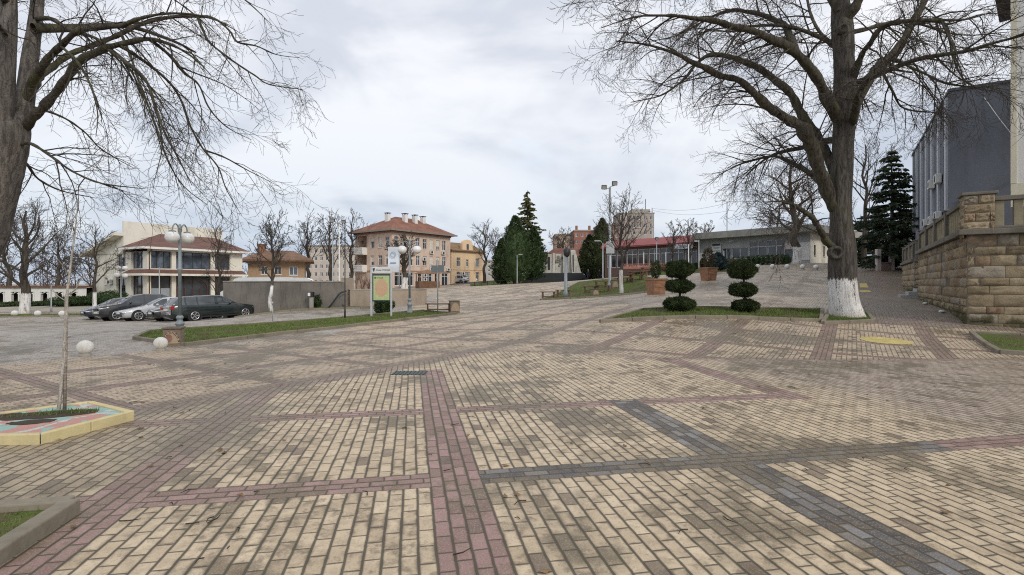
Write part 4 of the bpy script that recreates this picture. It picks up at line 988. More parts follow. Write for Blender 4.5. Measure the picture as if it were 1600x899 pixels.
W = MB(); W.bx(.25,13.35,.25,6.2,3.05,3.15); W.bx(.25,13.35,.25,6.2,6.1,6.2); W.bx(3,13,3,3.2,-.5,9.5); W.bx(2.4,2.6,.3,6.3,-.5,9.5); W.build('inner_floor', pm('dim_interior',(.20,.17,.14),.9,.15), pb)
mb = MB(); M_BT = pm('brown_trim',(.34,.23,.17),.85,.1)
for q in ((RF,-.08,13.68,-.08,-.004,3.05,3.25),(LF,-.08,6.4,-.08,-.004,3.05,3.25),(RF,-.12,13.7,-.14,-.005,9.35,9.6),(LF,-.12,9.7,-.14,-.005,9.35,9.6)): mb = MB(); tbox(mb,*q); mb.build('string_course' if q[5]<5 else 'cornice', M_BT, pb)
for n, h in enumerate(hr): window(pb,RF,h,.2,2,1,blind=(.0,.35,.9,.0,.6,.3,.0,.8)[(n*5)%8], transom=.68)
for h in gr_: window(pb,RF,h,.2,2,1,M_UPVC,M_GL,.07,transom=.75)
for n, h in enumerate(hl): window(pb,LF,h,.2,2,1,blind=.3*(n%3), transom=.68)
for h in bl:
    mb = MB(); tbox(mb,LF,h[0]-.1,h[1]+.5,-1.0,-.88,h[2]-.12,h[2]+.95); tbox(mb,LF,h[0]-.1,h[0]+.02,-.88,-.003,h[2]-.12,h[2]+.95); tbox(mb,LF,h[0]-.1,h[1]+.5,-.88,-.003,h[2]-.28,h[2]-.125)
    for k in range(3): tbox(mb,LF,h[0]-.12,h[1]+.52,-1.03,-1.002,h[2]+.15+.28*k,h[2]+.3+.28*k)
    mb.build('balcony', M_PURE, pb)
for a,z in ((8.7,6.25),(11.6,6.25),(12.9,3.3),(8.6,3.35),(7.1,2.2),(7.1,1.5),(6.9,5.0)): aircon(pb,RF,a,z)
for a,z in ((3.9,3.3),): aircon(pb,LF,a,z)
r_ = MB(); hip(r_,-.9,14.4,-.9,10.5,9.85,4.6,9.6,4.6,12.7,.2); rr = r_.build('roof', M_ROOFR, pb)
mb = MB(); mb.bx(-.98,14.48,-.98,-.902,9.62,9.88); mb.bx(-.98,-.902,-.9,10.5,9.62,9.88); mb.build('gutter', pm('zinc_gutter',(.28,.25,.22),.6,.15,4,0,.3), pb)
for x,y in ((2.9,4.6),(5.3,2.9),(7.6,2.9),(10.0,3.4)):
    mb = MB(); mb.bx(x-.30,x+.30,y-.4,y+.4,10.6,12.95); c_ = mb.build('chimney', M_PURE, rr); mb = MB(); mb.bx(x-.42,x+.42,y-.5,y+.5,13.12,13.2)
    for i in (-.3,.3):
        for j in (-.4,.4): mb.bx(x+i*.8-.04,x+i*.8+.04,y+j*.8-.04,y+j*.8+.04,12.95,13.12)
    mb.build('chimney_cap', M_DKMET, c_)
mb = MB(); mb.add([(-.88,4.6,10.95),(-.1,4.6,11.05),(-.1,5.6,11.05),(-.88,5.6,10.95)],[(0,1,2,3)]); 
# bare vines on the ground floor's left wall
T = Tree(5)
for k in range(16):
    y = rnd.uniform(5.2,9.2); P = T.line(np.array((-.03,y,-.4)), np.array((0,rnd.uniform(-.5,.5),1)), rnd.uniform(2.0,3.3), 7, .22, (0,0,.3)); P[:,0] = -.03; q = np.linspace(.03,.012,7); T.store(P,q); T.spawn(P,q,0,[dict(step=.16,len=.9,ang=(30,80),trop=(0,0,.1),rad=.014,n=5,wig=.25,start=.25,fall=.2)])
for L in T.tw.values():
    for P,_ in L: P[:,0] = np.clip(P[:,0],-.14,-.02)
T.mesh('vines', pm('bare_vines',(.24,.12,.08),.9,.2), pb, (3,3))
# ---- small orange building
ob = empty('orange_building', (-11.4,98.5,1.1), R(50), 'small two-storey orange building with round-topped gable', 'building'); W = MB(); RF = TF(0,0,(1,0,0),(0,1,0))
ho = [(1.4,2.4,3.6,5.3),(3.9,4.6,3.6,5.0),(6.6,7.6,3.6,5.3),(1.4,2.4,.8,2.6),(3.5,5.0,.0,2.6),(6.6,7.6,.8,2.6)]
facade(W,RF,0,8.8,-.8,6.6,ho,.2); W.bx(0,.2,.21,7,-.8,6.6); W.bx(8.6,8.8,.21,7,-.8,6.6); W.bx(.2,8.6,3.0,3.2,-.5,6.5); W.build('wall', M_ORNG, ob)
mb = MB(); pts = [(2.9,6.5),(2.9,7.6)] + [(4.3-1.4*math.cos(a*math.pi/8), 8.0+.85*math.sin(a*math.pi/8)) for a in range(9)] + [(5.7,7.6),(5.7,6.5)]
mb.add([(x,-.05,z) for x,z in pts]+[(x,.5,z) for x,z in pts],[tuple(range(len(pts))),tuple(range(len(pts),2*len(pts)))[::-1]]+[(i,(i+1)%len(pts),len(pts)+(i+1)%len(pts),len(pts)+i) for i in range(len(pts))]); g_ = mb.build('gable', M_ORNG, ob)
mb = MB(); mb.bx(4.0,4.6,-.07,-.055,6.9,8.0); mb.build('gable_window', M_GL, g_)
r_ = MB(); r_.add([(-.3,-.5,6.65),(9.1,-.5,6.65),(9.1,4,8.5),(-.3,4,8.5),(9.1,7.5,6.65),(-.3,7.5,6.65)],[(0,1,2,3),(3,2,4,5)]); r_.bx(-.3,9.1,-.5,7.5,6.5,6.647); r_.build('roof', tiles('ochre_brown_tiles',(.24,.15,.07)), ob)
for h in ho: window(ob,RF,h,.2,2,1,transom=.7)
aircon(ob,RF,2.9,2.0); mb = MB(); tbox(mb,RF,-.05,8.85,-.08,-.004,2.95,3.1); mb.build('string_course', M_ORNG, ob)
# ---- monument
mo = empty('monument', gp(880,80), R(-4), 'pale concrete monument of flaring slabs on a black stepped plinth', 'monument')
g0 = mo.location.z
mb = MB()
for k,(x0,x1,y0,z) in enumerate([(-6.2,4.2,-1.5,.35),(-5.4,3.8,-1.0,.7),(-4.6,3.4,-.5,1.05),(-3.9,3.1,-.1,1.4)]): mb.bx(x0,x1,y0,4-k*.2,-.6 if k==0 else (k*.35-.002),z)
mb.build('plinth', pm('black_granite',(.030,.032,.034),.45,.3,3), mo)
M_MON = concrete('monument_concrete',(.52,.50,.45),(.30,.28,.24))
for k,(xb0,xb1,xt0,xt1,y,zt) in enumerate([(-2.95,-1.75,-2.35,-1.75,.5,4.35),(-1.68,-1.25,-1.60,-1.2,.9,4.5),(-1.2,.05,-1.15,.0,1.1,4.4),(.0,.75,.02,.6,.6,4.75),(.8,1.25,.65,1.1,.9,4.85),(1.3,2.75,1.15,1.85,.4,4.95)]):
    m_ = MB(); m_.add([(xb0,y,1.4),(xb1,y,1.4),(xb1,y+1.3,1.4),(xb0,y+1.3,1.4),(xt0,y+.2,zt),(xt1,y+.2,zt),(xt1,y+1.3,zt),(xt0,y+1.3,zt)],[(0,1,5,4),(1,2,6,5),(2,3,7,6),(3,0,4,7),(4,5,6,7)]); m_.build('slab', M_MON, mo, .05)
mb = MB(); rs = np.random.RandomState(3)
for k in range(16): x = -1.1+rs.rand()*1.0; z = 2.4+rs.rand()*1.6; mb.ell((x,1.16,z),.12+.1*rs.rand(),.06,.16+.12*rs.rand(),8,6)
mb.build('relief', pm('relief_bronze',(.22,.20,.17),.7,.3,5,.3), mo)
mb = MB(); mb.bx(-2.3,-2.0,.47,.53,1.9,3.9); mb.bx(1.5,1.62,.36,.5,1.6,4.2); mb.build('slit', M_DKMET, mo)
# ---- red-roofed market hall and flat-roofed shop (one terrace, two buildings)
DX = Vector((.656,-.755))
mk = empty('market_hall', (22,62,2.75), math.atan2(-.755,.656), 'low glazed market hall with red metal roof', 'building'); FR = TF(0,0,(1,0,0),(0,1,0))
r_ = MB(); r_.add([(-14,-.9,3.7),(-.05,-.9,3.7),(-.05,.6,4.6),(-14,.6,4.6),(-.05,7,4.9),(-14,7,4.9)],[(0,1,2,3),(3,2,4,5)]); r_.bx(-14,-.05,-.9,6.9,3.5,3.69)
r_.build('roof', pm('red_roof_sheet',(.29,.07,.07),.5,.15,1.5,.1,.1,.4,(.22,.06,.05),.8), mk)
hm = [(-13.6+1.7*k,-12.05+1.7*k,.9,3.2) for k in range(8)]; W = MB(); facade(W,FR,-14,-.05,-.8,3.5,hm,.1); W.bx(-14,-.06,5,5.1,-.8,3.5); W.bx(-14,-13.9,.11,5,-.8,3.5)
W.build('wall', pm('brown_brick_band',(.16,.10,.08),.9,.2,3,.2), mk)
for n,h in enumerate(hm): window(mk,FR,h,.1,2,1,M_UPVC,M_GL,.05,sill=False,transom=.72)
mb = MB(); mb.bx(-2.6,-.15,-.95,-.85,2.9,3.45); sg = mb.build('sign_board', pm('pale_sign_board',(.62,.64,.66),.6,.1), mk); text('lettering','СПОРТ',.46,pm('black_lettering',(.03,.03,.035),.6,.1),sg,(-1.35,-.952,3.0))
sb = empty('shop_building', (22,62,2.75), math.atan2(-.755,.656), 'long flat-roofed white shop with deep grey concrete fascia', 'building')
hs = [(2.9,3.95,1.55,2.75),(4.05,5.9,1.55,2.75),(6.0,7.9,1.55,3.35),(8.0,9.7,1.55,3.35),(9.8,10.75,.85,2.6),(.0,.5,.0,.2)][:5]
W = MB(); facade(W,FR,.0,12.2,-.8,3.85,hs,.2); W.bx(0,.1,.21,6,-.8,3.84); W.bx(.2,12.0,4.5,4.6,-.5,3.8); W.build('wall', pm('light_grey_render',(.40,.41,.42),.85,.1,1.2,.1,0,.2,(.30,.29,.27),.6), sb)
mb = MB(); tbox(mb,FR,2.7,9.75,-.05,-.004,.62,1.5); tbox(mb,FR,.15,2.6,-.05,-.004,.5,2.3); tbox(mb,FR,10.9,12.15,-.06,-.004,1.15,2.95); mb.build('white_panel', M_PURE, sb)
RT = TF(12.2,0,(0,1,0),(-1,0,0)); hh = [(1.0,1.5,1.6,2.7),(3.6,4.1,1.6,2.7),(6.2,7.2,1.1,2.7),(9,9.5,1.4,2.6)]
mb = MB(); facade(mb,RT,0,14,-.8,3.85,hh,.18); mb.build('side_wall', M_WHITE, sb)
for h in hh: window(sb,RT,h,.18,1,1,M_DFR)
mb = MB(); mb.bx(-.05,13.3,-1.3,14.5,3.85,4.6); mb.build('roof_slab', concrete('roof_concrete',(.33,.32,.29),(.19,.18,.16)), sb, .03)
for h in hs[:4]: window(sb,FR,h,.2,2,1,M_UPVC,M_GL,.05,transom=(.66 if h[3]>3 else None))
d_ = window(sb,FR,hs[4],.2,1,1,M_GALV,M_GL,.08,name='door',sill=False); mb = MB(); tbox(mb,FR,9.8,10.8,-.09,-.005,2.3,2.9); sg = mb.build('door_sign', pm('pale_pink_sign',(.62,.52,.50),.6,.1), sb)
mb = MB(); tbox(mb,FR,1.75,2.85,-.10,-.055,1.9,3.35); po = mb.build('poster', pm('poster_white',(.66,.66,.67),.6,.06), sb)
text('lettering','Твоят',.30,pm('black_lettering',(.03,.03,.035),.6,.1),po,(2.3,-.104,2.75)); text('lettering','магазин',.24,pm('black_lettering',(.03,.03,.035),.6,.1),po,(2.3,-.104,2.42))
mb = MB(); tbox(mb,FR,1.8,2.8,-.104,-.102,3.08,3.32); tbox(mb,FR,1.8,2.2,-.104,-.102,1.95,2.2); tbox(mb,FR,2.4,2.8,-.104,-.102,1.95,2.2); mb.build('poster_print', M_DKMET, po)
aircon(sb,FR,.95,1.75); mb = MB(); tbox(mb,FR,4.0,4.5,-.5,-.3,3.45,3.52); mb.build('lamp_head', M_UPVC, sb)
# ---- dark grey modern block
gb = empty('grey_office_building', (25,30,1.0), math.atan2(-.53,.848), 'tall dark blue-grey office block with blank side wall and white window strips', 'building')
M_GB = pm('blue_grey_render', (.135,.148,.175), .85, .10, .8, .12, 0, .25, (.10,.105,.12), .9); FR = TF(0,0,(1,0,0),(0,1,0)); LF = TF(0,0,(0,1,0),(1,0,0)); W = MB()
facade(W,FR,0,13,-.8,11.5); hg = []
for k in range(6):
    y = 1.2+k*2.75
    for z0,z1 in ((4.6,6.6),(6.9,8.8),(9.1,10.9)): hg.append((y,y+1.0,z0,z1))
facade(W,LF,0,18,3.4,11.5,hg,.3); W.bx(0,13,.4,18,11.3,11.52); W.bx(3,3.1,.3,18,-.5,11.2); W.build('wall', M_GB, gb)
mb = MB(); mb.bx(-1.0,13.05,-.03,18.1,3.0,3.395) ; mb.build('floor_slab', M_GB, gb)
mb = MB(); mb.bx(-.06,13.1,-.06,18.2,11.525,11.68); mb.build('roof_edge', pm('dark_flashing',(.08,.09,.11),.5,.1), gb)
mb = MB(); facade(mb,LF,.3,18,-.8,3.0,[(1+3*k,3.4+3*k,.1,2.7) for k in range(5)],.15); mb.build('ground_wall', M_GB, gb)
for k in range(5): window(gb,LF,(1+3*k,3.4+3*k,.1,2.7),.15,2,1,M_DFR,M_GL,.08,sill=False)
for h in hg: window(gb,LF,h,.3,1,1,M_DFR,M_GLB,.06,sill=False)
mb = MB()
for k in range(6):
    y = .35+k*2.75; tbox(mb,LF,y,y+.62,-.12,-.004,3.42,11.3); 
mb.build('white_strip', pm('pale_strip',(.42,.44,.48),.7,.08), gb)
for a,z in ((2.6,6.7),(2.6,4.4),(5.4,4.4),(8.1,4.5),(5.4,6.8)): aircon(gb,LF,a,z)
mb = MB(); tbox(mb,FR,.5,.75,-.12,-.004,5.0,5.35); mb.build('utility_box', M_UPVC, gb)
mb = MB(); P = [Vector((1.5,-.03,10.9)).lerp(Vector((5.2,-.9,6.7)),t) - Vector((0,0,1.3*math.sin(math.pi*t))) for t in np.linspace(0,1,12)]; mb.tube(P,.018,5); mb.build('hanging_cable', M_UPVC, gb)
mb = MB(); mb.tube([(3.1,-.02,6.4),(3.1,-.5,6.5)],.03,6); mb.box((3.1,-.75,6.5),(.25,.55,.1)); mb.build('wall_lamp', M_GALV, gb)
# ---- white building at the right edge
wb = empty('white_hall_building', (19.5,20.45,3.2), math.atan2(-.715,.70), 'white rendered hall with dark brown eaves at the right edge', 'building'); W = MB()
facade(W,FR,0,9,1.35,12.3,[(.75,2.2,4.3,10.9),(3.2,4.6,4.3,10.9)],.15); facade(W,LF,.0,9,1.35,12.3); W.build('wall', M_PURE, wb)
mb = MB(); tbox(mb,FR,.02,9,.03,.1,-.6,1.35); tbox(mb,LF,.101,9,.03,.1,-.6,1.35); mb.build('base_band', pm('black_base',(.035,.037,.045),.6,.2), wb)
mb = MB(); tbox(mb,FR,-.04,9.04,-.05,-.004,1.35,2.25); tbox(mb,FR,-.05,.12,-.06,-.0045,2.26,12.28); tbox(mb,LF,-.004,.12,-.05,-.004,1.35,12.28); bd = mb.build('corner_trim', pm('cream_trim',(.66,.62,.48),.8,.06), wb)
text('lettering','ОБЩИНА ПРОВАДИЯ',.36,pm('black_lettering',(.03,.03,.035),.6,.1),bd,(.35,-.055,1.62),align='LEFT')
for h in ((.75,2.2,4.3,10.9),(3.2,4.6,4.3,10.9)): window(wb,FR,h,.15,2,4,pm('mauve_frame',(.30,.24,.26),.6,.1),pm('mauve_panel',(.42,.36,.38),.5,.1),.1)
r_ = MB(); r_.bx(-.85,10,-.85,10,12.3,12.65); r_.add([(-.85,-.85,12.65),(10,-.85,12.65),(10,10,12.65),(-.85,10,12.65),(4.3,4.3,14.5)],[(0,1,4),(1,2,4),(2,3,4),(3,0,4)]); r_.build('roof', pm('dark_brown_eaves',(.06,.045,.04),.8,.2,4,.1), wb)
# ---- far apartment blocks
def block(name, px0, px1, Z, pyt, label, col, floors, bays, mname, cat='apartment block', ang=0, base=0):
    x0, x1 = xcol(px0,Z), xcol(px1,Z); g = gz((x0+x1)/2,Z) if Z<300 else 3; H = zrow(pyt,Z)-g; root = empty(name,(x0,Z,g),R(ang),label,cat); Wd = x1-x0; FR = TF(0,0,(1,0,0),(0,1,0)); LF = TF(0,0,(0,1,0),(1,0,0)); holes = []
    for i in range(floors):
        for k in range(bays):
            w = Wd/bays; z0 = 1.0+ i*(H-.6)/floors; holes.append((w*k+w*.25,w*k+w*.75,z0,z0+(H-.6)/floors*.5))
    W = MB(); facade(W,FR,0,Wd,-2,H,holes,.2); W.bx(0,.2,.21,12,-2,H); W.bx(Wd-.2,Wd,.21,12,-2,H); W.bx(.2,Wd-.2,1.5,1.6,-1,H-.1); W.bx(.2,Wd-.2,.25,12,H-.2,H-.003); w_ = W.build('wall', pm(mname,col,.9,.12,.6,.1,0,.2,tuple(c*.65 for c in col),.4), root)
    mb = MB(); mb.bx(-.2,Wd+.2,-.2,12,H,H+.35); mb.build('roof', M_CONC, root)
    for h in holes: window(root,FR,h,.2,2,1,M_UPVC,M_GL,.09,sill=False)
    return root, Wd, H
r1,w1,h1 = block('apartment_building',480,560,165,385,'pale apartment block far behind the tall bare trees',(.50,.45,.40),5,9,'pale_panel')
r2,w2,h2 = block('apartment_building',897,931,180,361,'red brick apartment tower behind the monument',(.29,.135,.105),6,4,'red_panel')
mb = MB(); mb.bx(w2*.45,w2*.85,-1.2,-.01,h2*.45,h2*.8); mb.build('balcony', M_UPVC, r2); mb = MB(); mb.bx(w2*.1,w2*.2,2,3,h2+.35,h2+2); mb.bx(w2*.7,w2*.8,2,3,h2+.35,h2+2); mb.build('chimney', pm('brick_red',(.28,.14,.09),.9,.2,5,.2), r2)
r3,w3,h3 = block('apartment_building',868,897,182,367,'lower tan apartment block left of the red brick tower',(.36,.26,.19),5,3,'tan_panel')
r4,w4,h4 = block('apartment_building',968,1022,190,334,'grey apartment tower above the market hall roof',(.38,.33,.29),8,6,'grey_panel')
mb = MB(); mb.tube([(w4*.85,5,h4),(w4*.85,5,h4+6)],.12,6); mb.build('aerial', M_DKMET, r4); mb = MB(); mb.bx(w4*.4,w4*.95,3,9,h4+.355,h4+2); mb.build('lift_house', M_CONC, r4)
r5,w5,h5 = block('apartment_building',752,800,150,408,'pale grey apartment block behind the thin trees by the orange building',(.40,.39,.37),4,6,'grey_white_panel')
r6,w6,h6 = block('apartment_building',936,968,176,352,'dim reddish apartment block peeping out behind the floodlight mast',(.26,.16,.13),7,4,'dim_red_panel')
ps = empty('pavilion', gp(846,92), 0, 'low white pavilion with brown tiled roof behind the monument', 'pavilion'); W = MB(); FR = TF(0,0,(1,0,0),(0,1,0)); hp = [(1+1.6*k,2.1+1.6*k,1.0,2.6) for k in range(5)]
facade(W,FR,0,9.2,-.8,3.2,hp,.15); W.bx(0,.1,.16,6,-.8,3.2); W.bx(9.1,9.2,.16,6,-.8,3.2); W.bx(.1,9.1,2,2.1,-.8,3.2); W.build('wall', M_PURE, ps)
for h in hp: window(ps,FR,h,.15,1,1,M_DFR)
r_ = MB(); hip(r_,-.7,9.9,-.7,6.7,3.35,2.5,6.7,3,5.6); r_.build('roof', tiles('dark_red_tiles',(.17,.075,.055)), ps)
# ---- white colonnade wall on the left
cw = empty('colonnade_wall', (-66,58,gz(-60,58)-.55), R(4), 'low white colonnade wall with dark arched openings', 'wall'); W = MB(); FR = TF(0,0,(1,0,0),(0,1,0))
hc = [(.6+1.55*k,1.6+1.55*k,.45,2.05) for k in range(11)]; facade(W,FR,0,18,-.5,2.55,hc,.35); W.bx(0,18,.9,1.0,-.5,.45); W.build('wall', M_PURE, cw)
mb = MB(); mb.bx(-.2,18.2,-.25,1.2,2.55,2.75); mb.build('coping', M_ROOFB, cw); mb = MB()
mb.bx(.1,17.9,1.1,1.15,-.4,2.5); mb.build('opening_shade', pm('painted_shade',(.045,.03,.035),.8,.3,4), cw)  # dark sheet behind the wall, its colour standing for shade inside the openings
for k in range(11):
    mb = MB(); h = hc[k]; mb.bx(h[0]+.02,h[0]+.14,-.05,.3,.45,2.0); mb.bx(h[1]-.14,h[1]-.02,-.05,.3,.45,2.0)
    for q in range(5):
        a = math.pi*q/4; x = (h[0]+h[1])/2+.43*math.cos(a); mb.box((x,.12,1.62+.36*math.sin(a)),(.1,.3,.1))
    mb.build('arch', M_PURE, cw)
# ------------------------------------------------------------------ stone walls
def stone_mat():
    m, nt, b = newmat('rough_sandstone'); ov = objvec(nt)
    at_ = nt.nodes.new('ShaderNodeAttribute'); at_.attribute_name = 'tint'; sc = nt.nodes.new('ShaderNodeSeparateColor'); nt.links.new(at_.outputs['Color'], sc.inputs[0]); r1,r2,z = (E(nt,sc.outputs[i]) for i in range(3)); z = z*4.0
    n1 = noise(nt,ov,3,5,.6); n2 = noise(nt,ov,24,4,.65)
    c = cmix(nt,r1,(.235,.185,.12),(.38,.31,.21)); c = cmix(nt,r2.gt(.80)*.55,c,(.29,.27,.245)); c = cmix(nt,r2.lt(.10)*.5,c,(.26,.16,.11))
    c = cmix(nt,(n1*.6+n2*.4).ss(.46,.66)*.55,c,(.14,.10,.06)); c = cmix(nt,(n2).ss(.58,.75)*.3,c,(.55,.45,.30))
    c = cmix(nt,(n1*1.7 - z*.95).ss(.0,.5)*.85,c,(.060,.062,.028)); c = cmix(nt,(n1+z.ss(2.0,2.8)*.5).ss(.75,1.05)*.5,c,(.09,.075,.055))
    setin(nt,b,'Base Color',c); b.inputs['Roughness'].default_value=.93; b.inputs['Specular IOR Level'].default_value=.15; bump(nt,b,n1*.5+n2*.5,.8,.04); return m
M_STONE = stone_mat(); M_COPE = concrete('mossy_coping',(.165,.15,.125),(.075,.075,.05))
def stone_face(V, Fc, Tn, p0, d, nrm, L, zbot, ztop, rs, gap=()):
    """courses of rock-faced blocks, each bulging from its mortar bed"""
    z = ztop
    while z > zbot-.05:
        h = rs.uniform(.22,.37); z2 = z; z = z-h; s = -rs.uniform(0,.4)
        while s < L:
            l = rs.uniform(.30,1.1); a, b = max(s,0), min(s+l,L); s += l
            if b-a < .06: continue
            if any(g0 < (a+b)/2 < g1 and zz0 < (z+z2)/2 < zz1 for g0,g1,zz0,zz1 in gap): continue
            t1, t2 = rs.rand(), rs.rand(); nu, nv = 8, 6; base = len(V); out = rs.uniform(.015,.055)
            for i in range(nu):
                for j in range(nv):
                    u = a+.006+(b-a-.012)*i/(nu-1); v = z+.006+(h-.012)*j/(nv-1); edge = i in (0,nu-1) or j in (0,nv-1)
                    o_ = -.012 if edge else out + rs.uniform(-.028,.022)
                    if not edge: u += rs.uniform(-.02,.02); v += rs.uniform(-.012,.012)
                    q = p0 + d*u + nrm*o_; V.append((q.x,q.y,v)); Tn.append((t1,t2,max(0,v-zbot)/4,1))
            for i in range(nu-1):
                for j in range(nv-1): k = base+i*nv+j; Fc.append((k,k+nv,k+nv+1,k+1))
def stone_wall(name, pts, ztop, root, gaps={}, seed=2, thick=.4):
    rs = np.random.RandomState(seed); V = []; Fc = []; Tn = []; bk = MB()
    for i in range(len(pts)-1):
        p = Vector((*pts[i],0)); q = Vector((*pts[i+1],0)); L = (q-p).length; d = (q-p)/L; n = Vector((d.y,-d.x,0))
        zb = min(gz(p.x,p.y),gz(q.x,q.y),gz(*((p+q)/2)[:2]))-.15; stone_face(V,Fc,Tn,p,d,n,L,zb,ztop,rs,gaps.get(i,()))
        a = p - n*.02; b = q - n*.02; c = q - n*thick; e = p - n*thick; bk.add([(a.x,a.y,zb-.2),(b.x,b.y,zb-.2),(c.x,c.y,zb-.2),(e.x,e.y,zb-.2),(a.x,a.y,ztop),(b.x,b.y,ztop),(c.x,c.y,ztop),(e.x,e.y,ztop)],[(4,5,6,7),(0,1,5,4),(1,2,6,5),(2,3,7,6),(3,0,4,7)])
    me = bpy.data.meshes.new(name); me.from_pydata(V,[],Fc); at_ = me.attributes.new('tint','FLOAT_COLOR','POINT'); at_.data.foreach_set('color',np.array(Tn,np.float32).ravel()); me.materials.append(M_STONE); me.update()
    me.polygons.foreach_set('use_smooth',[True]*len(Fc)); o = bpy.data.objects.new(name,me); C.objects.link(o); o.parent = root; bk.build('mortar_core', pm('wall_mortar',(.14,.115,.085),.95,.25,5,.3), root); return o
def baluster_run(root, p, q, ztop, n, posts, open_=True):
    p = Vector((*p,0)); q = Vector((*q,0)); L = (q-p).length; d = (q-p)/L; nn = Vector((d.y,-d.x,0)); M = Matrix(((d.x,-nn.x,0,p.x),(d.y,-nn.y,0,p.y),(0,0,1,ztop),(0,0,0,1)))
    mb = MB(); mb.bx(0,L,-.16,.44,-.002,.16,M); mb.bx(0,L,-.06,.3,.162,.24,M); mb.build('coping', M_COPE, root, .02)
    mb = MB(); mb.bx(0,L,-.02,.26,1.0,1.13,M); mb.build('rail', M_COPE, root, .015)
    for k in range(n):
        mb = MB(); x = (k+.5)*L/n; w = .215*min(1,L/n/.40); mb.bx(x-w/2,x+w/2,.05,.19,.242,.998,M); mb.build('baluster', concrete('baluster_stone',(.27,.235,.165),(.12,.105,.06)), root, .012)
    for x in posts:
        mb = MB(); mb.bx(x-.16,x+.16,-.05,.29,.243,1.16,M); mb.bx(x-.2,x+.2,-.08,.32,1.162,1.22,M); mb.build('post', M_COPE, root, .015)
W0 = Vector((13.85,16.0)); WU = Vector((.5415,.8407)); WV = Vector((.8407,-.5415)); TOP = 3.05
sw = empty('stone_wall', (0,0,0), 0, 'tall sandstone block retaining wall with balustrade, its corner pillar nearest', 'wall')
stone_wall('stone_blocks', [W0+WU*13.2, W0, W0+WV*9], TOP, sw, {0:[(8.0,8.5,1.0,2.9),(9.4,9.7,1.6,2.7),(3.6,3.85,1.9,2.6)]}, 2)
baluster_run(sw, W0+WU*13.2, W0+WU*.55, TOP, 30, [.4,3.2,6.2,9.2]); baluster_run(sw, W0+WV*.55, W0+WV*9, TOP, 20, [])
V=[];Fc=[];Tn=[]; rs=np.random.RandomState(8); mb = MB()
for (a, dd, nn) in ((W0+WU*.62-WV*.05, -WU, -WV),(W0-WU*.05-WV*.05, WV, -WU)):
    pass
P_ = [W0-WU*.05-WV*.07+WU*.72, W0-WU*.05-WV*.07, W0-WU*.05-WV*.07+WV*.72]
for i in range(2):
    p = Vector((*P_[i],0)); q = Vector((*P_[i+1],0)); d = (q-p).normalized(); n = Vector((d.y,-d.x,0)); stone_face(V,Fc,Tn,p,d,n,(q-p).length,TOP+.26,TOP+1.2,rs)
Tn = [(a,b,.55,1) for a,b,_,_ in Tn]
me = bpy.data.meshes.new('corner_pillar'); me.from_pydata(V,[],Fc); a_ = me.attributes.new('tint','FLOAT_COLOR','POINT'); a_.data.foreach_set('color',np.array(Tn,np.float32).ravel()); me.materials.append(M_STONE); o = bpy.data.objects.new('corner_pillar',me); C.objects.link(o); o.parent = sw
MW = Matrix(((WV.x,WU.x,0,W0.x),(WV.y,WU.y,0,W0.y),(0,0,1,TOP),(0,0,0,1)))
mb = MB(); mb.bx(-.05,.62,-.03,.64,.0,1.2,MW); mb.build('pillar_core', pm('wall_mortar',(.14,.115,.085),.95,.25,5,.3), o); mb = MB(); mb.bx(-.13,.72,-.11,.74,1.2,1.29,MW); mb.bx(-.2,.6,-.18,.56,-.0,.162,MW); mb.build('pillar_cap', M_COPE, o, .02)
# terrace fill behind the wall
mb = MB(); p = [W0+WV*.4+WU*.4, W0+WV*14+WU*.4-WU*0, W0+WV*14+WU*13.2, W0+WV*.4+WU*13.2]; mb.prism([tuple(q) for q in p], .2, 3.16); tag(mb.build('terrace_floor', M_PATH), kind='structure')
# pier, stairs and the further wall
s2 = empty('stone_wall', (0,0,0), 0, 'farther lower stretch of sandstone wall beyond the steps', 'wall')
A0 = W0+WU*15.4
stone_wall('stone_blocks', [A0+WU*7.5-WV*.0, A0-WV*.0, A0+WV*2.5], 2.75, s2, {}, 4); baluster_run(s2, A0+WU*7.5, A0, 2.75, 18, [.3,2.6,4.8,7.0]); baluster_run(s2, A0, A0+WV*2.5, 2.75, 6, [.2])
stp = empty('stone_steps', (0,0,0), 0, 'grey concrete steps leading up through the gap in the stone wall', 'steps')
B0 = W0+WU*13.3; zb = gz(*(B0-WV*.5))
for k in range(6):
    mb = MB(); MS = Matrix(((WV.x,WU.x,0,B0.x),(WV.y,WU.y,0,B0.y),(0,0,1,zb),(0,0,0,1))); mb.bx(-.75+.34*k,3.0,.02,2.0,-.3 if k==0 else .17*k-.003,.17*(k+1)-.005,MS); mb.build('step', pm('grey_step',(.33,.33,.33),.8,.12,3,.15), stp, .01)
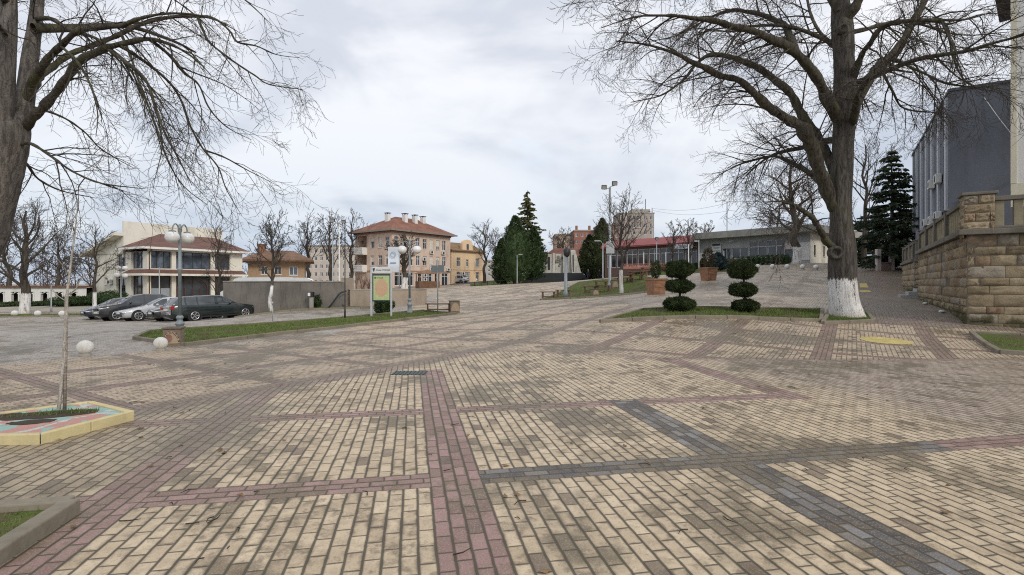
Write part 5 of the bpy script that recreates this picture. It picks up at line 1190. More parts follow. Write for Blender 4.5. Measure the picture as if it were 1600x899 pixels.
# pink planter walls further on
M_PKW = pm('pink_wall_paint',(.42,.29,.25),.85,.12,2,.12,0,.2,(.26,.19,.16),.8)
pk = empty('planter_wall', (0,0,0), 0, 'low pinkish rendered planter wall along the pavement', 'planter')
mb = MB(); p = Vector(G(1393,43.2)); q = Vector(G(1372,42.8)); r = Vector(G(1362,55)); s = Vector(G(1398,52))
def lw_(mb,a,b,z0,h,w): 
    d = (b-a).normalized(); n = Vector((-d.y,d.x))*w/2; mb.prism([tuple(a+n),tuple(b+n),tuple(b-n),tuple(a-n)],z0,z0+h)
zz = gz(*q); lw_(mb,p,q,zz-.4,1.0,.22); lw_(mb,p+(r-q)*.35,q+(r-q)*.35,zz-.2,1.7,.22); mb.build('low_wall', M_PKW, pk)
mb = MB(); a = MB(); d = (r-q)
mb.add([(q.x,q.y,zz-.4),(r.x,r.y,gz(*r)-.4),(r.x,r.y,gz(*r)+.15),(q.x,q.y,zz+1.75),(q.x+.2,q.y,zz-.4),(r.x+.2,r.y,gz(*r)-.4),(r.x+.2,r.y,gz(*r)+.15),(q.x+.2,q.y,zz+1.75)],[(0,1,2,3),(4,7,6,5),(3,2,6,7),(0,3,7,4)]); mb.build('ramp_wall', M_PKW, pk)
mb = MB(); mb.box((q.x,q.y,zz+.75),(.3,.3,2.0)); mb.box((p.x,p.y,zz+.6),(.3,.3,1.5)); mb.build('post', pm('pale_pink_paint',(.52,.45,.42),.8,.1), pk)
mb = MB(); lw_(mb,p,q,zz+.605,.07,.28); lw_(mb,p+(r-q)*.35,q+(r-q)*.35,zz+1.505,.07,.28); mb.build('coping', M_CONC, pk)
# ---- long grey wall by the car park and the lower light one
gw = empty('long_grey_wall', (0,0,0), 0, 'long weathered grey stone-clad wall behind the dark green estate car', 'wall'); a = Vector(G(352,33)); b = Vector(G(536,31.2)); M_GW = pm('grey_cladding',(.21,.19,.165),.9,.22,1.2,.35,0,.2,(.11,.10,.085),.8)
mb = MB(); lw_(mb,a,b,-.7,2.35,.35); mb.build('wall', M_GW, gw)
mb = MB(); lw_(mb,a,b,1.65,.06,.42); mb.build('coping', M_CONC, gw)
mb = MB(); d = (b-a).normalized()
for k in range(18):
    c = a + d*((b-a).length*(k+.5)/18); n = Vector((d.y,-d.x)); 
    for j in range(3):
        z0 = -.35+j*.66; e = c + d*.35*(j%2); w = (b-a).length/18*.5-.012; x = e-d*w; y = e+d*w; mb.add([(x.x+n.x*.176,x.y+n.y*.176,z0),(y.x+n.x*.176,y.y+n.y*.176,z0),(y.x+n.x*(.183+.006*(k%3)),y.y+n.y*(.183+.006*(k%3)),z0+.63),(x.x+n.x*.183,x.y+n.y*.183,z0+.63)],[(0,1,2,3)])
mb.build('cladding', M_GW, gw)
mb = MB(); lw_(mb,Vector(G(535,32.4)),Vector(G(551,32.3)),-.6,2.5,.3); mb.build('end_pillar', pm('tan_cladding',(.36,.30,.24),.9,.15,1.4,.3,0,.2,(.22,.18,.14),.9), gw)
lw2 = empty('low_stone_wall', (0,0,0), 0, 'low tan stone-clad wall behind the map board', 'wall'); mb = MB(); lw_(mb,Vector(G(546,32)),Vector(G(665,34.5)),-.6,1.75,.35); mb.build('wall', pm('tan_cladding',(.36,.30,.24),.9,.15,1.4,.3,0,.2,(.22,.18,.14),.9), lw2); mb = MB(); lw_(mb,Vector(G(545,32)),Vector(G(666,34.5)),1.152,.05,.42); mb.build('coping', M_CONC, lw2)
mb = MB(); P = [(xcol(505,30.8),30.8,.05),(xcol(514,30.6),30.6,.18),(xcol(522,30.5),30.5,.55),(xcol(531,30.6),30.6,.98),(xcol(541,30.8),30.8,1.12)]; P,_q = smooth_line(P,[.05]*5,5); mb.tube([tuple(q) for q in P],.05,7)
tag(mb.build('handrail', M_DKMET), 'black curved handrail rising beside the grey wall', 'handrail')
# ------------------------------------------------------------------ street furniture
M_GLOBE = None
def globe_mat():
    m, nt, b = newmat('opal_globe'); v = objvec(nt); n = noise(nt, scalev(nt,v,(2,2,14)),1,3)
    setin(nt,b,'Base Color',cmix(nt,n.ss(.35,.65),(.68,.68,.66),(.80,.80,.79))); b.inputs['Roughness'].default_value=.3; return m
M_GLOBE = globe_mat()
def lamp(px, Z, label, H=3.55, gr=.235, arm=.36, mat=None, rz=0, ps=.75, group='twin-globe park lamps', n=2, low=False):
    b = gp(px,Z); root = empty('street_lamp', b, rz, label, 'street lamp', group); mat = mat or M_BLUEGREY
    mb = MB(); mb.lathe([(r_*.85,z_*ps) for r_,z_ in [(.20,-.1),(.20,.10),(.17,.14),(.13,.18),(.12,.55),(.15,.60),(.15,.68),(.11,.72),(.085,.86),(.12,.92),(.12,.98),(.075,1.06)]],16); mb.build('base', mat, root)
    mb = MB(); mb.lathe([(.058,1.05*ps),(.048,2.0),(.075,2.03),(.075,2.09),(.05,2.12),(.045,H-.15),(.06,H-.12),(.06,H+.02),(.03,H+.1)],12); mb.build('pole', mat, root)
    hs = [0,math.pi] if n == 2 else [k*math.pi/2 for k in range(4)]
    for k, a in enumerate(hs):
        c, s = math.cos(a), math.sin(a); mb = MB(); P = [(0,0,H-.22),(c*arm*.25,s*arm*.25,H+.02),(c*arm*.6,s*arm*.6,H+.10),(c*arm*.92,s*arm*.92,H-.0),(c*arm,s*arm,H-.14)]; P,_ = smooth_line(P,[.02]*5,4); mb.tube([tuple(q) for q in P],.02,8); mb.build('arm', mat, root)
        zc = H-.14-gr*.88; mb = MB(); mb.ell((c*arm,s*arm,zc),gr,gr,gr*.92,22,14); g_ = mb.build('globe', M_GLOBE, root); mb = MB(); mb.lathe([(.10,gr*.82),(.11,gr*.9),(.06,gr*1.02),(.02,gr*1.1)],12,(c*arm,s*arm,zc)); mb.build('globe_cap', mat, g_)
    return root
lamp(281,16.2,'blue-grey twin-globe lamp standing behind the concrete litter bin',3.35,.20,.27,rz=R(76),ps=.6)
lamp(640,27.6,'blue-grey twin-globe lamp standing on the grass right of the map board',3.7,.235,.39,rz=R(0))
def lamp4(px,Z,label):
    b = gp(px,Z); root = empty('street_lamp',b,.3,label,'street lamp','globe lamps by the restaurant'); mb = MB(); mb.lathe([(.09,-.1),(.09,.5),(.05,.6),(.04,3.4),(.05,3.45)],10); mb.build('pole',M_GALV,root)
    for k,(dx,z) in enumerate([(-.3,3.0),(.3,2.95),(-.22,3.62),(.3,3.6)]):
        mb = MB(); mb.tube([(0,0,z-.25),(dx*.6,0,z-.3),(dx,0,z-.2)],.02,6); mb.build('arm',M_GALV,root); mb = MB(); mb.ell((dx,0,z),.24,.24,.2,14,9); mb.build('globe',M_GLOBE,root)
lamp4(189,46,'four-globe lamp before the restaurant side window')
def ball(px,Z,r,label,group):
    b = gp(px,Z); root = empty('ball_bollard',b,0,label,'bollard',group); mb = MB(); mb.lathe([(r*.72,-.05),(r*.72,.02),(r*.6,.05),(r*.5,.07)],16); mb.build('foot',M_CONC,root); mb = MB(); mb.ell((0,0,r+.025),r,r,r*.97,24,16); mb.build('ball',pm('white_masonry_paint',(.70,.69,.66),.8,.12,5,.25,0,.2,(.40,.37,.30),3.5),root)
ball(133,12.1,.168,'white ball bollard on the pavers just right of the planted young tree','ball bollards along the plaza edge'); ball(251,13.1,.158,'white ball bollard beside the concrete litter bin','ball bollards along the plaza edge')
for i,px in enumerate((23,59,97)): ball(px,39.5,.22,['leftmost of the three white ball bollards along the far road edge','middle one of the three white ball bollards along the far road edge','white ball bollard along the far road edge, seen beside the thin young tree'][i],'ball bollards along the road')
for i,px in enumerate((1184,1207,1230,1254,1275)): ball(px,46-i*.5,.21,f'{ORD[i]} white ball bollard from the left before the flat-roofed shop','ball bollards before the shop')
for i,(px,Z) in enumerate(((678,97),(689,97),(726,104),(744,104))): ball(px,Z,.27,['white ball bollard left of the tiny white car, farther one','white ball bollard left of the tiny white car, nearer one','white ball bollard right of the tiny white car','white ball bollard at the right corner of the orange building'][i],'ball bollards before the orange building')
# litter bins
def bin_(px,Z,label,w=.42,h=.50,letter=False):
    b = gp(px,Z); root = empty('litter_bin',b,R(18),label,'litter bin'); mb = MB(); q = w/2
    mb.bx(-q,q,-q,q,-.05,h); mb.build('body',concrete('bin_concrete',(.27,.215,.16),(.12,.09,.065)),root,.03); mb = MB(); mb.bx(-q-.02,q+.02,-q-.02,q+.02,h+.002,h+.05); rm = mb.build('rim',concrete('bin_rim',(.20,.16,.12)),root,.012)
    mb = MB(); mb.bx(-q+.08,q-.08,-q+.08,q-.08,h+.045,h+.053); mb.build('opening',M_DKMET,rm)
    mb = MB(); P = []
    for k in range(13): a = math.pi*k/12; P.append((q*.92*math.cos(a),h*.18+h*.72*math.sin(a)))
    mb.add([(x,-q-.016,z) for x,z in P]+[(x,-q+.01,z) for x,z in P],[tuple(range(13))]+[(i,(i+1)%13,13+(i+1)%13,13+i) for i in range(13)]); pl = mb.build('relief_panel',pm('sand_relief',(.42,.32,.22),.9,.15,5,.3),root)
    if letter:
        for k,ch in enumerate('ПРОВАДИЯ'):
            a = R(165-k*150/7); text('lettering',ch,.085,pm('black_lettering',(.03,.03,.035),.6,.1),pl,(.155*math.cos(a),-q-.017,h*.18+.285*math.sin(a)-.02),(R(90),math.pi/2-a if False else (a-math.pi/2)*-1,0),.003)
        mb = MB(); P = [(.085*math.cos(R(t)),.11*math.sin(R(t))) for t in range(0,360,20)]; mb.add([(x-.06,-q-.02,.22+z) for x,z in P],[tuple(range(18))]); mb.build('emblem',pm('emblem_red',(.30,.16,.12),.9,.2,8,.2),pl)
bin_(271.5,14.2,'square concrete litter bin with a lettered arch relief at the foot of the lamp',.42,.46,True)
bin_(710,28.2,'square concrete litter bin at the right end of the dark bench',.5,.62)
bin_(929,36.5,'small concrete litter bin between the brown benches',.45,.42); bin_(959,40,'concrete litter bin by the foot of the floodlight mast',.5,.62)
# benches
M_BW = wood('dark_bench_wood',(.13,.075,.045)); M_BW2 = wood('brown_bench_wood',(.17,.09,.05))
def bench(px,Z,rz,label,L=1.4,H=.50,m=None,group='backless wooden benches'):
    b = gp(px,Z); root = empty('bench',b,rz,label,'bench',group); m = m or M_BW2; mb = MB()
    for k in range(3): mb.bx(-L/2,L/2,-.2+.14*k,-.07+.14*k,H-.05,H)
    mb.build('seat',m,root,.006)
    for s in (-1,1):
        mb = MB(); mb.bx(s*(L/2-.14)-.04,s*(L/2-.14)+.04,-.17,.17,-.05,H-.053); mb.build('leg',m,root,.006)
    mb = MB(); mb.bx(-L/2+.18,L/2-.18,-.03,.03,.16,.22); mb.build('stretcher',m,root); return root
bench(685,28.2,R(8),'dark wooden bench on the grass beside the signpost, next to a litter bin',1.42,.52,M_BW)
for px,Z,rz,l in ((857,34.6,6,'leftmost brown bench at the tip of the bench lawn'),(880,36.3,8,'brown bench directly behind the grey lamp post'),(922,38.5,4,'brown bench to the left of the small concrete bin'),(943,38.2,-4,'brown bench to the right of the small concrete bin'),(939,41.5,6,'brown bench half hidden behind the pair by the small bin')):
    bench(px,Z,R(rz),l,1.05,.52)
def picnic(px,Z,rz,label):
    b = gp(px,Z); root = empty('picnic_table',b,R(rz),label,'picnic table','picnic tables on the lawn'); mb = MB(); mb.bx(-.7,.7,-.32,.32,.70,.75); mb.build('tabletop',M_BW2,root,.006)
    for s in (-1,1):
        mb = MB(); mb.bx(s*.5-.05,s*.5+.05,-.25,.25,-.05,.697); mb.build('leg',M_BW2,root); mb = MB(); mb.bx(-.7,.7,s*.62-.13,s*.62+.13,.40,.45); mb.bx(-.45,-.37,s*.62-.1,s*.62+.1,-.05,.397); mb.bx(.37,.45,s*.62-.1,s*.62+.1,-.05,.397); mb.build('bench_seat',M_BW2,root)
picnic(977,43,8,'brown picnic table behind the bare tree on the lawn'); picnic(994,44.5,-5,'brown picnic table left of the wooden planter'); picnic(1012,50,10,'far brown picnic table near the market hall')
# planters
M_PW = wood('terracotta_wood',(.33,.17,.095))
def planter(px,Z,label,plant,rz=20,w=.9,h=.9):
    b = gp(px,Z); root = empty('wooden_planter',b,R(rz),label,'planter','tapered wooden planters'); mb = MB(); q,p = w*.40,w*.5
    mb.add([(-q,-q,-.03),(q,-q,-.03),(q,q,-.03),(-q,q,-.03),(-p,-p,h),(p,-p,h),(p,p,h),(-p,p,h)],[(3,2,1,0),(0,1,5,4),(1,2,6,5),(2,3,7,6),(3,0,4,7)]); mb.build('box',M_PW,root)
    mb = MB(); mb.bx(-p-.03,p+.03,-p-.03,-p+.06,h-.06,h+.03); mb.bx(-p-.03,p+.03,p-.06,p+.03,h-.06,h+.03); mb.bx(-p-.03,-p+.06,-p+.062,p-.062,h-.06,h+.03); mb.bx(p-.06,p+.03,-p+.062,p-.062,h-.06,h+.03)
    for k in range(1,4): 
        z = h*k/4; t = q+(p-q)*k/4+.006; mb.bx(-t,t,-t-.004,-t+.01,z-.012,z+.012)
    mb.build('rim',M_PW,root); mb = MB(); mb.bx(-p+.06,p-.06,-p+.06,p-.06,h-.08,h-.04); mb.build('soil',pm('soil',(.06,.045,.03),.95,.3,8,.5),root); return b
b = planter(1025,31,'tapered wooden planter with a small evergreen, at the corner of the bench lawn',1)
rs = np.random.RandomState(5); p,d = ell_pts((0,0,.55),(.30,.30,.5),1400,rs,.25,.2); o = foliage('potted_evergreen',[leaf_cards(p,d,.10,rs,.7,.35)],leafmat('thuja_green',*DG),None); o.location = (b.x,b.y,b.z+.9); tag(o,'small loose evergreen growing in the wooden planter by the bench lawn','shrub')
b = planter(1107,38,'tapered wooden planter standing beyond the topiaries, before the shop',1)
rs = np.random.RandomState(6); p,d = ell_pts((0,0,.7),(.36,.36,.75),1600,rs,.25,.2); o = foliage('potted_evergreen',[leaf_cards(p,d,.11,rs,.7,.35)],leafmat('thuja_brown',(.06,.045,.02),(.12,.09,.045)),None); o.location = (b.x,b.y,b.z+.9); tag(o,'brownish upright evergreen growing in the farther wooden planter','shrub')
# painted planter bed with the young tree
PT = [(-4.53,6.30),(-5.47,6.84),(-6.75,5.6),(-6.3,5.2),(-4.78,5.32)]; zg = gz(-5.4,6)
pb_ = empty('painted_planter',(0,0,0),0,'low planter with yellow kerb and turquoise and pink painted top','planter')
M_YK = pm('yellow_kerb_paint',(.60,.51,.28),.8,.14,4,.25,0,.25,(.36,.33,.24),2.2)
def painted():
    m,nt,b = newmat('painted_planter_top'); v = objvec(nt); n1 = noise(nt,v,1.7,2,.5,1.4); n2 = noise(nt,v,2.3,2,.5,.9); g_ = noise(nt,v,20,3)
    c = cmix(nt,n1.ss(.47,.50),(.27,.42,.38),(.47,.25,.21)); c = cmix(nt,n2.ss(.55,.57),c,(.52,.53,.48)); c = cmix(nt,(g_*.6+n2*.5).ss(.55,.75)*.6,c,(.20,.17,.12)); setin(nt,b,'Base Color',c); b.inputs['Roughness'].default_value=.8; bump(nt,b,g_,.4,.02); return m
mb = MB(); n = len(PT); ip = inset(PT,.07)
for i in range(n):
    a,b_,c,d = PT[i],PT[(i+1)%n],ip[(i+1)%n],ip[i]; L = (Vector(b_)-Vector(a)).length; m = 2 if L > .9 else 1
    for k in range(m):
        l = lambda p,q,t: (p[0]+(q[0]-p[0])*t,p[1]+(q[1]-p[1])*t); t0,t1 = k/m+.004,(k+1)/m-.004; mb.prism([l(a,b_,t0),l(a,b_,t1),l(d,c,t1),l(d,c,t0)],zg-.1,zg+.112)
mb.build('kerb_block',M_YK,pb_,.01); mb = MB(); mb.prism(inset(PT,.072),zg-.1,zg+.095); mb.build('painted_top',painted(),pb_)
YB = gp(92,6.25)
mb = MB(); 
def blob(cx,cy,rx,ry,rot,z): return [(cx+rx*math.cos(t)*math.cos(rot)-ry*math.sin(t)*math.sin(rot)+rnd.uniform(-.02,.02),cy+rx*math.cos(t)*math.sin(rot)+ry*math.sin(t)*math.cos(rot)+rnd.uniform(-.02,.02)) for t in np.linspace(0,6.283,22)[:-1]]
for q in (blob(YB.x-.08,YB.y-.10,.52,.20,.35,0),blob(YB.x+.06,YB.y-.42,.22,.10,.3,0),blob(YB.x-.55,YB.y-.12,.18,.06,.7,0)): mb.prism(q,zg+.05,zg+.101)
mb.build('soil_patch',pm('soil',(.06,.045,.03),.95,.3,8,.5),pb_)
o = blades('grass_tuft',[(YB.x-.5,YB.y-.28),(YB.x+.45,YB.y+.0),(YB.x+.35,YB.y+.18),(YB.x-.1,YB.y+.05)],.0,420,.04,33,extra_patches=.3); o.parent = pb_; o.location.z = .106; 
for k in ('kind',): 
    if k in o: o[k] = 'stuff'
YR = empty('young_tree',(YB.x,YB.y,zg+.1),0,'thin pale bare young tree growing in the painted planter','tree')
S = 6.25/F
def yl(L): 
    P = [tuple(at(a,b,6.25+d)-Vector((YB.x,YB.y,zg+.1))) for a,b,d,r in L]; return smooth_line(P,[r*S*.6 for *_,r in L],5)
Yt = [yl([(92,640,0,4.2),(96,600,0,3.8),(100,550,0,3.6),(103,500,0,3.3),(106,450,0,3),(110,420,0,2.7),(113,395,0,2.3),(117,365,0,1.8),(120,335,0,1.2),(122,312,0,.5)]),
      yl([(105,462,0,1.6),(118,452,.1,1.5),(124,440,.1,1.4),(135,430,.15,1.1),(145,422,.2,.6)]),yl([(107,428,0,1.4),(100,418,-.1,1.2),(91,406,-.2,.8)]),yl([(113,372,0,1.3),(116,362,0,1.2),(112,350,-.1,1),(107,335,-.15,.8),(107,318,-.15,.4)]),yl([(122,441,.1,.9),(113,433,.05,.6)]),yl([(102,470,0,1.2),(90,462,.1,.9),(80,450,.1,.5)])]
trunk_obj('trunk',Yt,bark('young_bark',(.30,.27,.235),(.58,.54,.48),.1,0,2.0),YR,(0,0,0),10,3)
T = Tree(9)
for P,q in Yt: T.spawn(P,q,0,[dict(step=.16,len=.35,ang=(25,60),trop=(0,0,.3),rad=.004,n=5,wig=.14,start=.5,fall=.3),dict(step=.09,len=.16,ang=(25,60),trop=(0,0,.1),rad=.0025,n=4,wig=.1,start=.2,fall=.3)])
T.mesh('crown',bark('young_twigs',(.09,.07,.055),(.2,.17,.14),0),YR,(3,4),(0,0,0),.002)
mb = MB(); mb.tube([(.05,.02,-.02),(.075,.02,1.4)],.018,6); mb.tube([(.05,-.03,.9),(.10,.04,.9),(.03,.05,.9),(.05,-.03,.9)],.008,5); o = mb.build('stake',wood('grey_stake',(.34,.29,.24)),None,loc=(YB.x,YB.y,zg+.1)); tag(o,'weathered wooden stake tied to the thin young tree','stake')
# map board
ib = empty('map_board',gp(596,25),R(0),'town map board with white lettered header on two pale posts','map board','' or None)
g0 = ib.location.z; Pz = lambda py: zrow(py,25)-g0; s = 25/F
M_POST = pm('pale_grey_paint',(.52,.53,.55),.5,.1,3,0,.1,.4); mb = MB(); mb.bx(-.52,-.43,-.05,.05,-.1,Pz(417)); mb.build('post',M_POST,ib,.01); mb = MB(); mb.bx(.43,.51,-.05,.05,-.1,Pz(424)); mb.build('post',M_POST,ib,.01)
mb = MB(); mb.bx(-.428,.428,-.035,.035,Pz(471),Pz(428)); mb.build('frame',pm('dark_teal_frame',(.045,.075,.085),.5,.2,4),ib,.008)
def mapmat():
    m,nt,b = newmat('printed_map'); v = objvec(nt); sp = nt.nodes.new('ShaderNodeSeparateXYZ'); nt.links.new(v,sp.inputs[0]); x,y,z = (E(nt,sp.outputs[i]) for i in range(3)); n1 = noise(nt,v,9,3); n2 = noise(nt,v,30,3)
    d = (x*x*1.35+z*z*.72)._m('SQRT') + (n1-.5)*.10; c = cmix(nt,n1.ss(.4,.6),(.42,.52,.24),(.52,.55,.30)); c = cmix(nt,d.ss(.38,.34),c,cmix(nt,n2.ss(.45,.55),(.60,.34,.20),(.55,.42,.28))); setin(nt,b,'Base Color',c); b.inputs['Roughness'].default_value=.3; return m
mb = MB(); zc = (Pz(469)+Pz(431))/2; zh = (Pz(431)-Pz(469))/2; mb.bx(-.37,.39,-.006,.006,-zh,zh); mp = mb.build('map_panel',mapmat(),ib,loc=(0,-.04,zc))
text('lettering','ПРОВАДИЯ',.075,pm('dark_green_print',(.05,.09,.03),.5,.1),mp,(-.07,-.008,zh-.13),sx=.75); mb = MB(); mb.prism([(-.035,.05),(.035,.05),(.03,-.02),(0,-.06),(-.03,-.02)],0,.003,Matrix.Translation((-.29,-.009,zh-.11)) @ Matrix.Rotation(R(90),4,'X')); mb.build('crest',pm('dark_green_print',(.05,.09,.03),.5,.1),mp)
mb = MB(); mb.bx(-.43,.50,-.055,.055,Pz(427),Pz(417.3)); hd = mb.build('header',pm('pale_header',(.66,.68,.68),.5,.05,2),ib,.01)
text('lettering','Община ПРОВАДИЯ',.088,pm('black_lettering',(.03,.03,.035),.6,.1),hd,(.09,-.057,Pz(423.2)),sx=.8); mb = MB(); mb.prism([(-.05,.09),(.05,.09),(.045,-.0),(0,-.10),(-.045,-.0)],0,.004,Matrix.Translation((-.35,-.058,Pz(422.2))) @ Matrix.Rotation(R(90),4,'X')); mb.build('crest',pm('dark_blue_print',(.03,.06,.09),.5,.1),hd)
# signpost, banner, poles
sp_ = empty('signpost',gp(684,27.0),0,'thin signpost with two grey sign plates seen from behind','signpost'); g0 = sp_.location.z; s = 27/F; mb = MB(); mb.tube([(0,0,-.1),(0,0,zrow(405,27)-g0)],.03,8); mb.build('pole',M_GALV,sp_); mb = MB(); mb.box((-.17,-.04,zrow(420.5,27)-g0),(.30,.02,.36)); mb.build('plate',pm('grey_plate',(.15,.17,.18),.5,.15,4),sp_); mb = MB(); mb.box((.17,-.045,zrow(420,27)-g0),(.31,.02,.36)); mb.build('plate',pm('grey_plate',(.15,.17,.18),.5,.15,4),sp_)
fl = empty('banner_flag',gp(613,40),0,'tall white vertical banner with a round blue emblem','banner'); g0 = fl.location.z; mb = MB(); mb.tube([(.55,0,-.1),(.55,0,zrow(385,40)-g0)],.035,8); mb.build('pole',M_GALV,fl); V_ = MB(); z0,z1 = zrow(425,40)-g0,zrow(386,40)-g0; N = 12
for side in (0,.012):
    for i in range(N): 
        a,b_ = z0+(z1-z0)*i/N,z0+(z1-z0)*(i+1)/N; y = lambda z: .05*math.sin(z*4)+side; V_.quad((-.34,y(a)+.05,a),(.5,y(a),a),(.5,y(b_),b_),(-.34,y(b_)+.05,b_))
ck = V_.build('cloth',pm('banner_cloth',(.70,.74,.80),.8,.06,2),fl); mb = MB(); P = [(.07+.22*math.cos(R(t)),.22*math.sin(R(t))) for t in range(0,360,20)]; zc = zrow(398,40)-g0; mb.add([(x,-.06,zc+z) for x,z in P]+[(x*.72+.02,-.06,zc+z*.72) for x,z in P],[(i,(i+1)%18,18+(i+1)%18,18+i) for i in range(18)]); mb.build('emblem',pm('pale_blue_print',(.30,.42,.55),.8,.1),ck); mb = MB(); mb.bx(-.15,.3,-.062,-.058,zrow(412,40)-g0,zrow(410,40)-g0); mb.build('print_line',pm('pale_blue_print',(.30,.42,.55),.8,.1),ck)
def pole(px,Z,pyt,label,heads,r=.06,mat=None,fs=.75,cat='lamp post',name='lamp_post'):
    b = gp(px,Z); H = zrow(pyt,Z)-b.z; root = empty(name,b,0,label,cat); mb = MB(); mb.lathe([(r*1.5,-.1),(r*1.5,.35),(r,.5),(r*.75,H)],10); mb.build('pole',mat or M_GALV,root)
    for dx,dz,t in heads:
        if t == 'flood':
            if dx: mb = MB(); mb.bar((0,0,H+dz*.3),(dx,0,H+dz),.06); mb.build('arm',M_GALV,root)
            mb = MB(); M = Matrix.Translation((dx,-.05,H+dz+.2*fs)) @ Matrix.Rotation(R(25),4,'X'); mb.bx(-.26*fs,.26*fs,-.16*fs,.16*fs,-.2*fs,.2*fs,M); f = mb.build('floodlight',M_DKMET,root,.02); mb = MB(); mb.bx(-.22*fs,.22*fs,-.17*fs,-.162*fs,-.16*fs,.16*fs,M); mb.build('lens',pm('flood_lens',(.42,.42,.38),.2,.1),f)
        elif t == 'arm': mb = MB(); mb.tube([(0,0,H-.1),(dx*.5,0,H+dz),(dx,0,H+dz)],.03,6); mb.box((dx*1.15,0,H+dz),(.5,.18,.1)); mb.build('lamp_head',M_GALV,root)
        elif t == 'box': mb = MB(); mb.bx(dx-.3,dx+.3,-.22,-.07,H+dz-.45,H+dz+.45); mb.build('switch_box',pm('pale_grey_paint',(.52,.53,.55),.5,.1),root)
        elif t == 'lantern': mb = MB(); mb.lathe([(.07,-.1),(.2,.05),(.24,.4),(.1,.5),(.03,.55)],10,(dx,0,H+dz)); mb.build('lantern',M_DKMET,root)
    return root
pole(953,40,293,'tall floodlight mast with a pair of dark floodlights and a white switch box',[(-.45,-.15,'flood'),(.35,.15,'flood'),(0,-4.6,'box')],.11)
pole(884,35,400,'stout grey lamp post with a dark lantern by the brown benches',[(.06,0,'lantern')],.12,M_BLUEGREY)
pole(942,48,380,'thin leaning-arm lamp post beside the floodlight mast',[(-.45,.2,'arm')],.06)
pole(808,70,399,'thin lamp post with a short arm before the evergreen clump',[(.4,.1,'arm')],.06)
pole(539,24.0,349,'thin grey pole with one floodlight on the near grass',[(-.05,0,'flood')],.028,M_DKMET,fs=.36)
pole(520,50,347,'grey floodlight pole rising behind the long grey wall',[(.0,0,'flood')],.07)
pole(530,52,350,'tall slim white mast behind the long grey wall',[],.06,M_PURE,cat='mast',name='mast')
pole(1076,52,382,'thin white flagpole before the red-roofed market hall',[],.05,M_PURE,cat='mast',name='mast')
pole(1092,50,375,'thin grey pole at the joint of market hall and shop',[],.05,cat='mast',name='mast')
pole(1131,49,392,'thin grey pole beside the small blue spruce',[],.05,cat='mast',name='mast')
pole(1026,62,375,'street lamp pole before the middle of the market hall',[(.0,0,'flood')],.06)
pole(249,47,418,'thin grey pole standing before the restaurant windows',[],.05,cat='mast',name='mast')
pole(80,43,445,'short grey post near the white-footed tree on the far road edge',[],.05,cat='post',name='post')
b = gp(1006,60); rk = empty('display_rack',b,R(-20),'long red and white market stall rack under the red roof','stall'); mb = MB()
for x in (-2.4,0,2.4): mb.bx(x-.04,x+.04,-.04,.04,-.2,2.6)
mb.build('rack_frame',M_PURE,rk); mb = MB(); mb.bx(-2.5,2.5,-.25,-.05,.75,.95); mb.bx(-2.5,2.5,-.22,-.05,1.25,1.33); mb.build('red_shelf',pm('faded_red_paint',(.45,.16,.13),.7,.2,3),rk); mb = MB(); rs = np.random.RandomState(2)
for k in range(24): mb.box((-2.3+k*.2,-.1,1.05+rs.uniform(0,.05)),(.14,.1,.18+.1*rs.rand()))
mb.build('wares',pm('mixed_wares',(.42,.24,.17),.8,.5,6),rk)
# low rail along the monument lawn
b = gp(775,77); rl = empty('low_railing',(0,0,0),0,'low dark metal railing along the lawn before the evergreen clump','railing'); mb = MB(); X0,X1 = xcol(742,77),xcol(812,77)
for k in range(8): x = X0+(X1-X0)*k/7; z = gz(x,76.5); mb.bar((x,76.5,z-.1),(x,76.5,z+.65),.07)
mb.build('post',M_DKMET,rl); mb = MB()
for k in range(7): x = X0+(X1-X0)*k/7; y = X0+(X1-X0)*(k+1)/7; mb.bar((x,76.5,gz(x,76.5)+.62),(y,76.5,gz(y,76.5)+.62),.06)
mb.build('rail',M_DKMET,rl)
b = gp(487,31.0); wf = empty('lamp_pedestal',b,0,'short post with a black lamp box before the long grey wall','pedestal'); mb = MB(); mb.bx(-.1,.1,-.1,.1,-.1,.75); mb.build('post',M_CONC,wf,.01); mb = MB(); mb.bx(-.2,.12,-.16,.12,.753,1.05); l_ = mb.build('lamp_box',M_DKMET,wf,.01); mb = MB(); mb.bx(-.17,-.02,-.165,-.161,.80,1.0); mb.build('lens',M_UPVC,l_)
b = gp(426,23); mb = MB(); mb.tube([(0,0,-.1),(0,0,.75)],.018,6); mb.tube([(0,0,.7),(0,0,.85)],.03,6); tag(mb.build('marker_stake',M_GALV,None,loc=b),'thin short metal stake on the near grass before the grey wall','stake')
wr = MB(); 
for dz in (0,.9):
    p = Vector((xcol(1020,70),70,zrow(326,70)-dz*.3)); q = Vector((xcol(1135,60),60,zrow(318,60)-dz)); wr.tube([p.lerp(q,t)-Vector((0,0,.5*math.sin(math.pi*t))) for t in np.linspace(0,1,10)],.014,4)
tag(wr.build('overhead_cable',M_DKMET),'pair of thin overhead cables against the sky above the market hall','cable')
b = gp(1023,71); pole(1019,71,325,'bare utility pole carrying the overhead cables',[],.08,M_GALV,cat='pole',name='utility_pole'); pole(1136,59.5,316,'slim cable pole behind the branches of the huge linden',[],.07,M_GALV,cat='pole',name='utility_pole')
b = gp(668,78); ts = empty('market_stall',b,R(30),'small brown wooden stall before the pink building','stall'); mb = MB(); mb.bx(-1.6,1.6,-.8,.8,-.1,1.0); mb.build('counter',M_BW2,ts); mb = MB()
for x in (-1.5,1.5):
    for y in (-.7,.7): mb.bx(x-.05,x+.05,y-.05,y+.05,1.0,2.1)
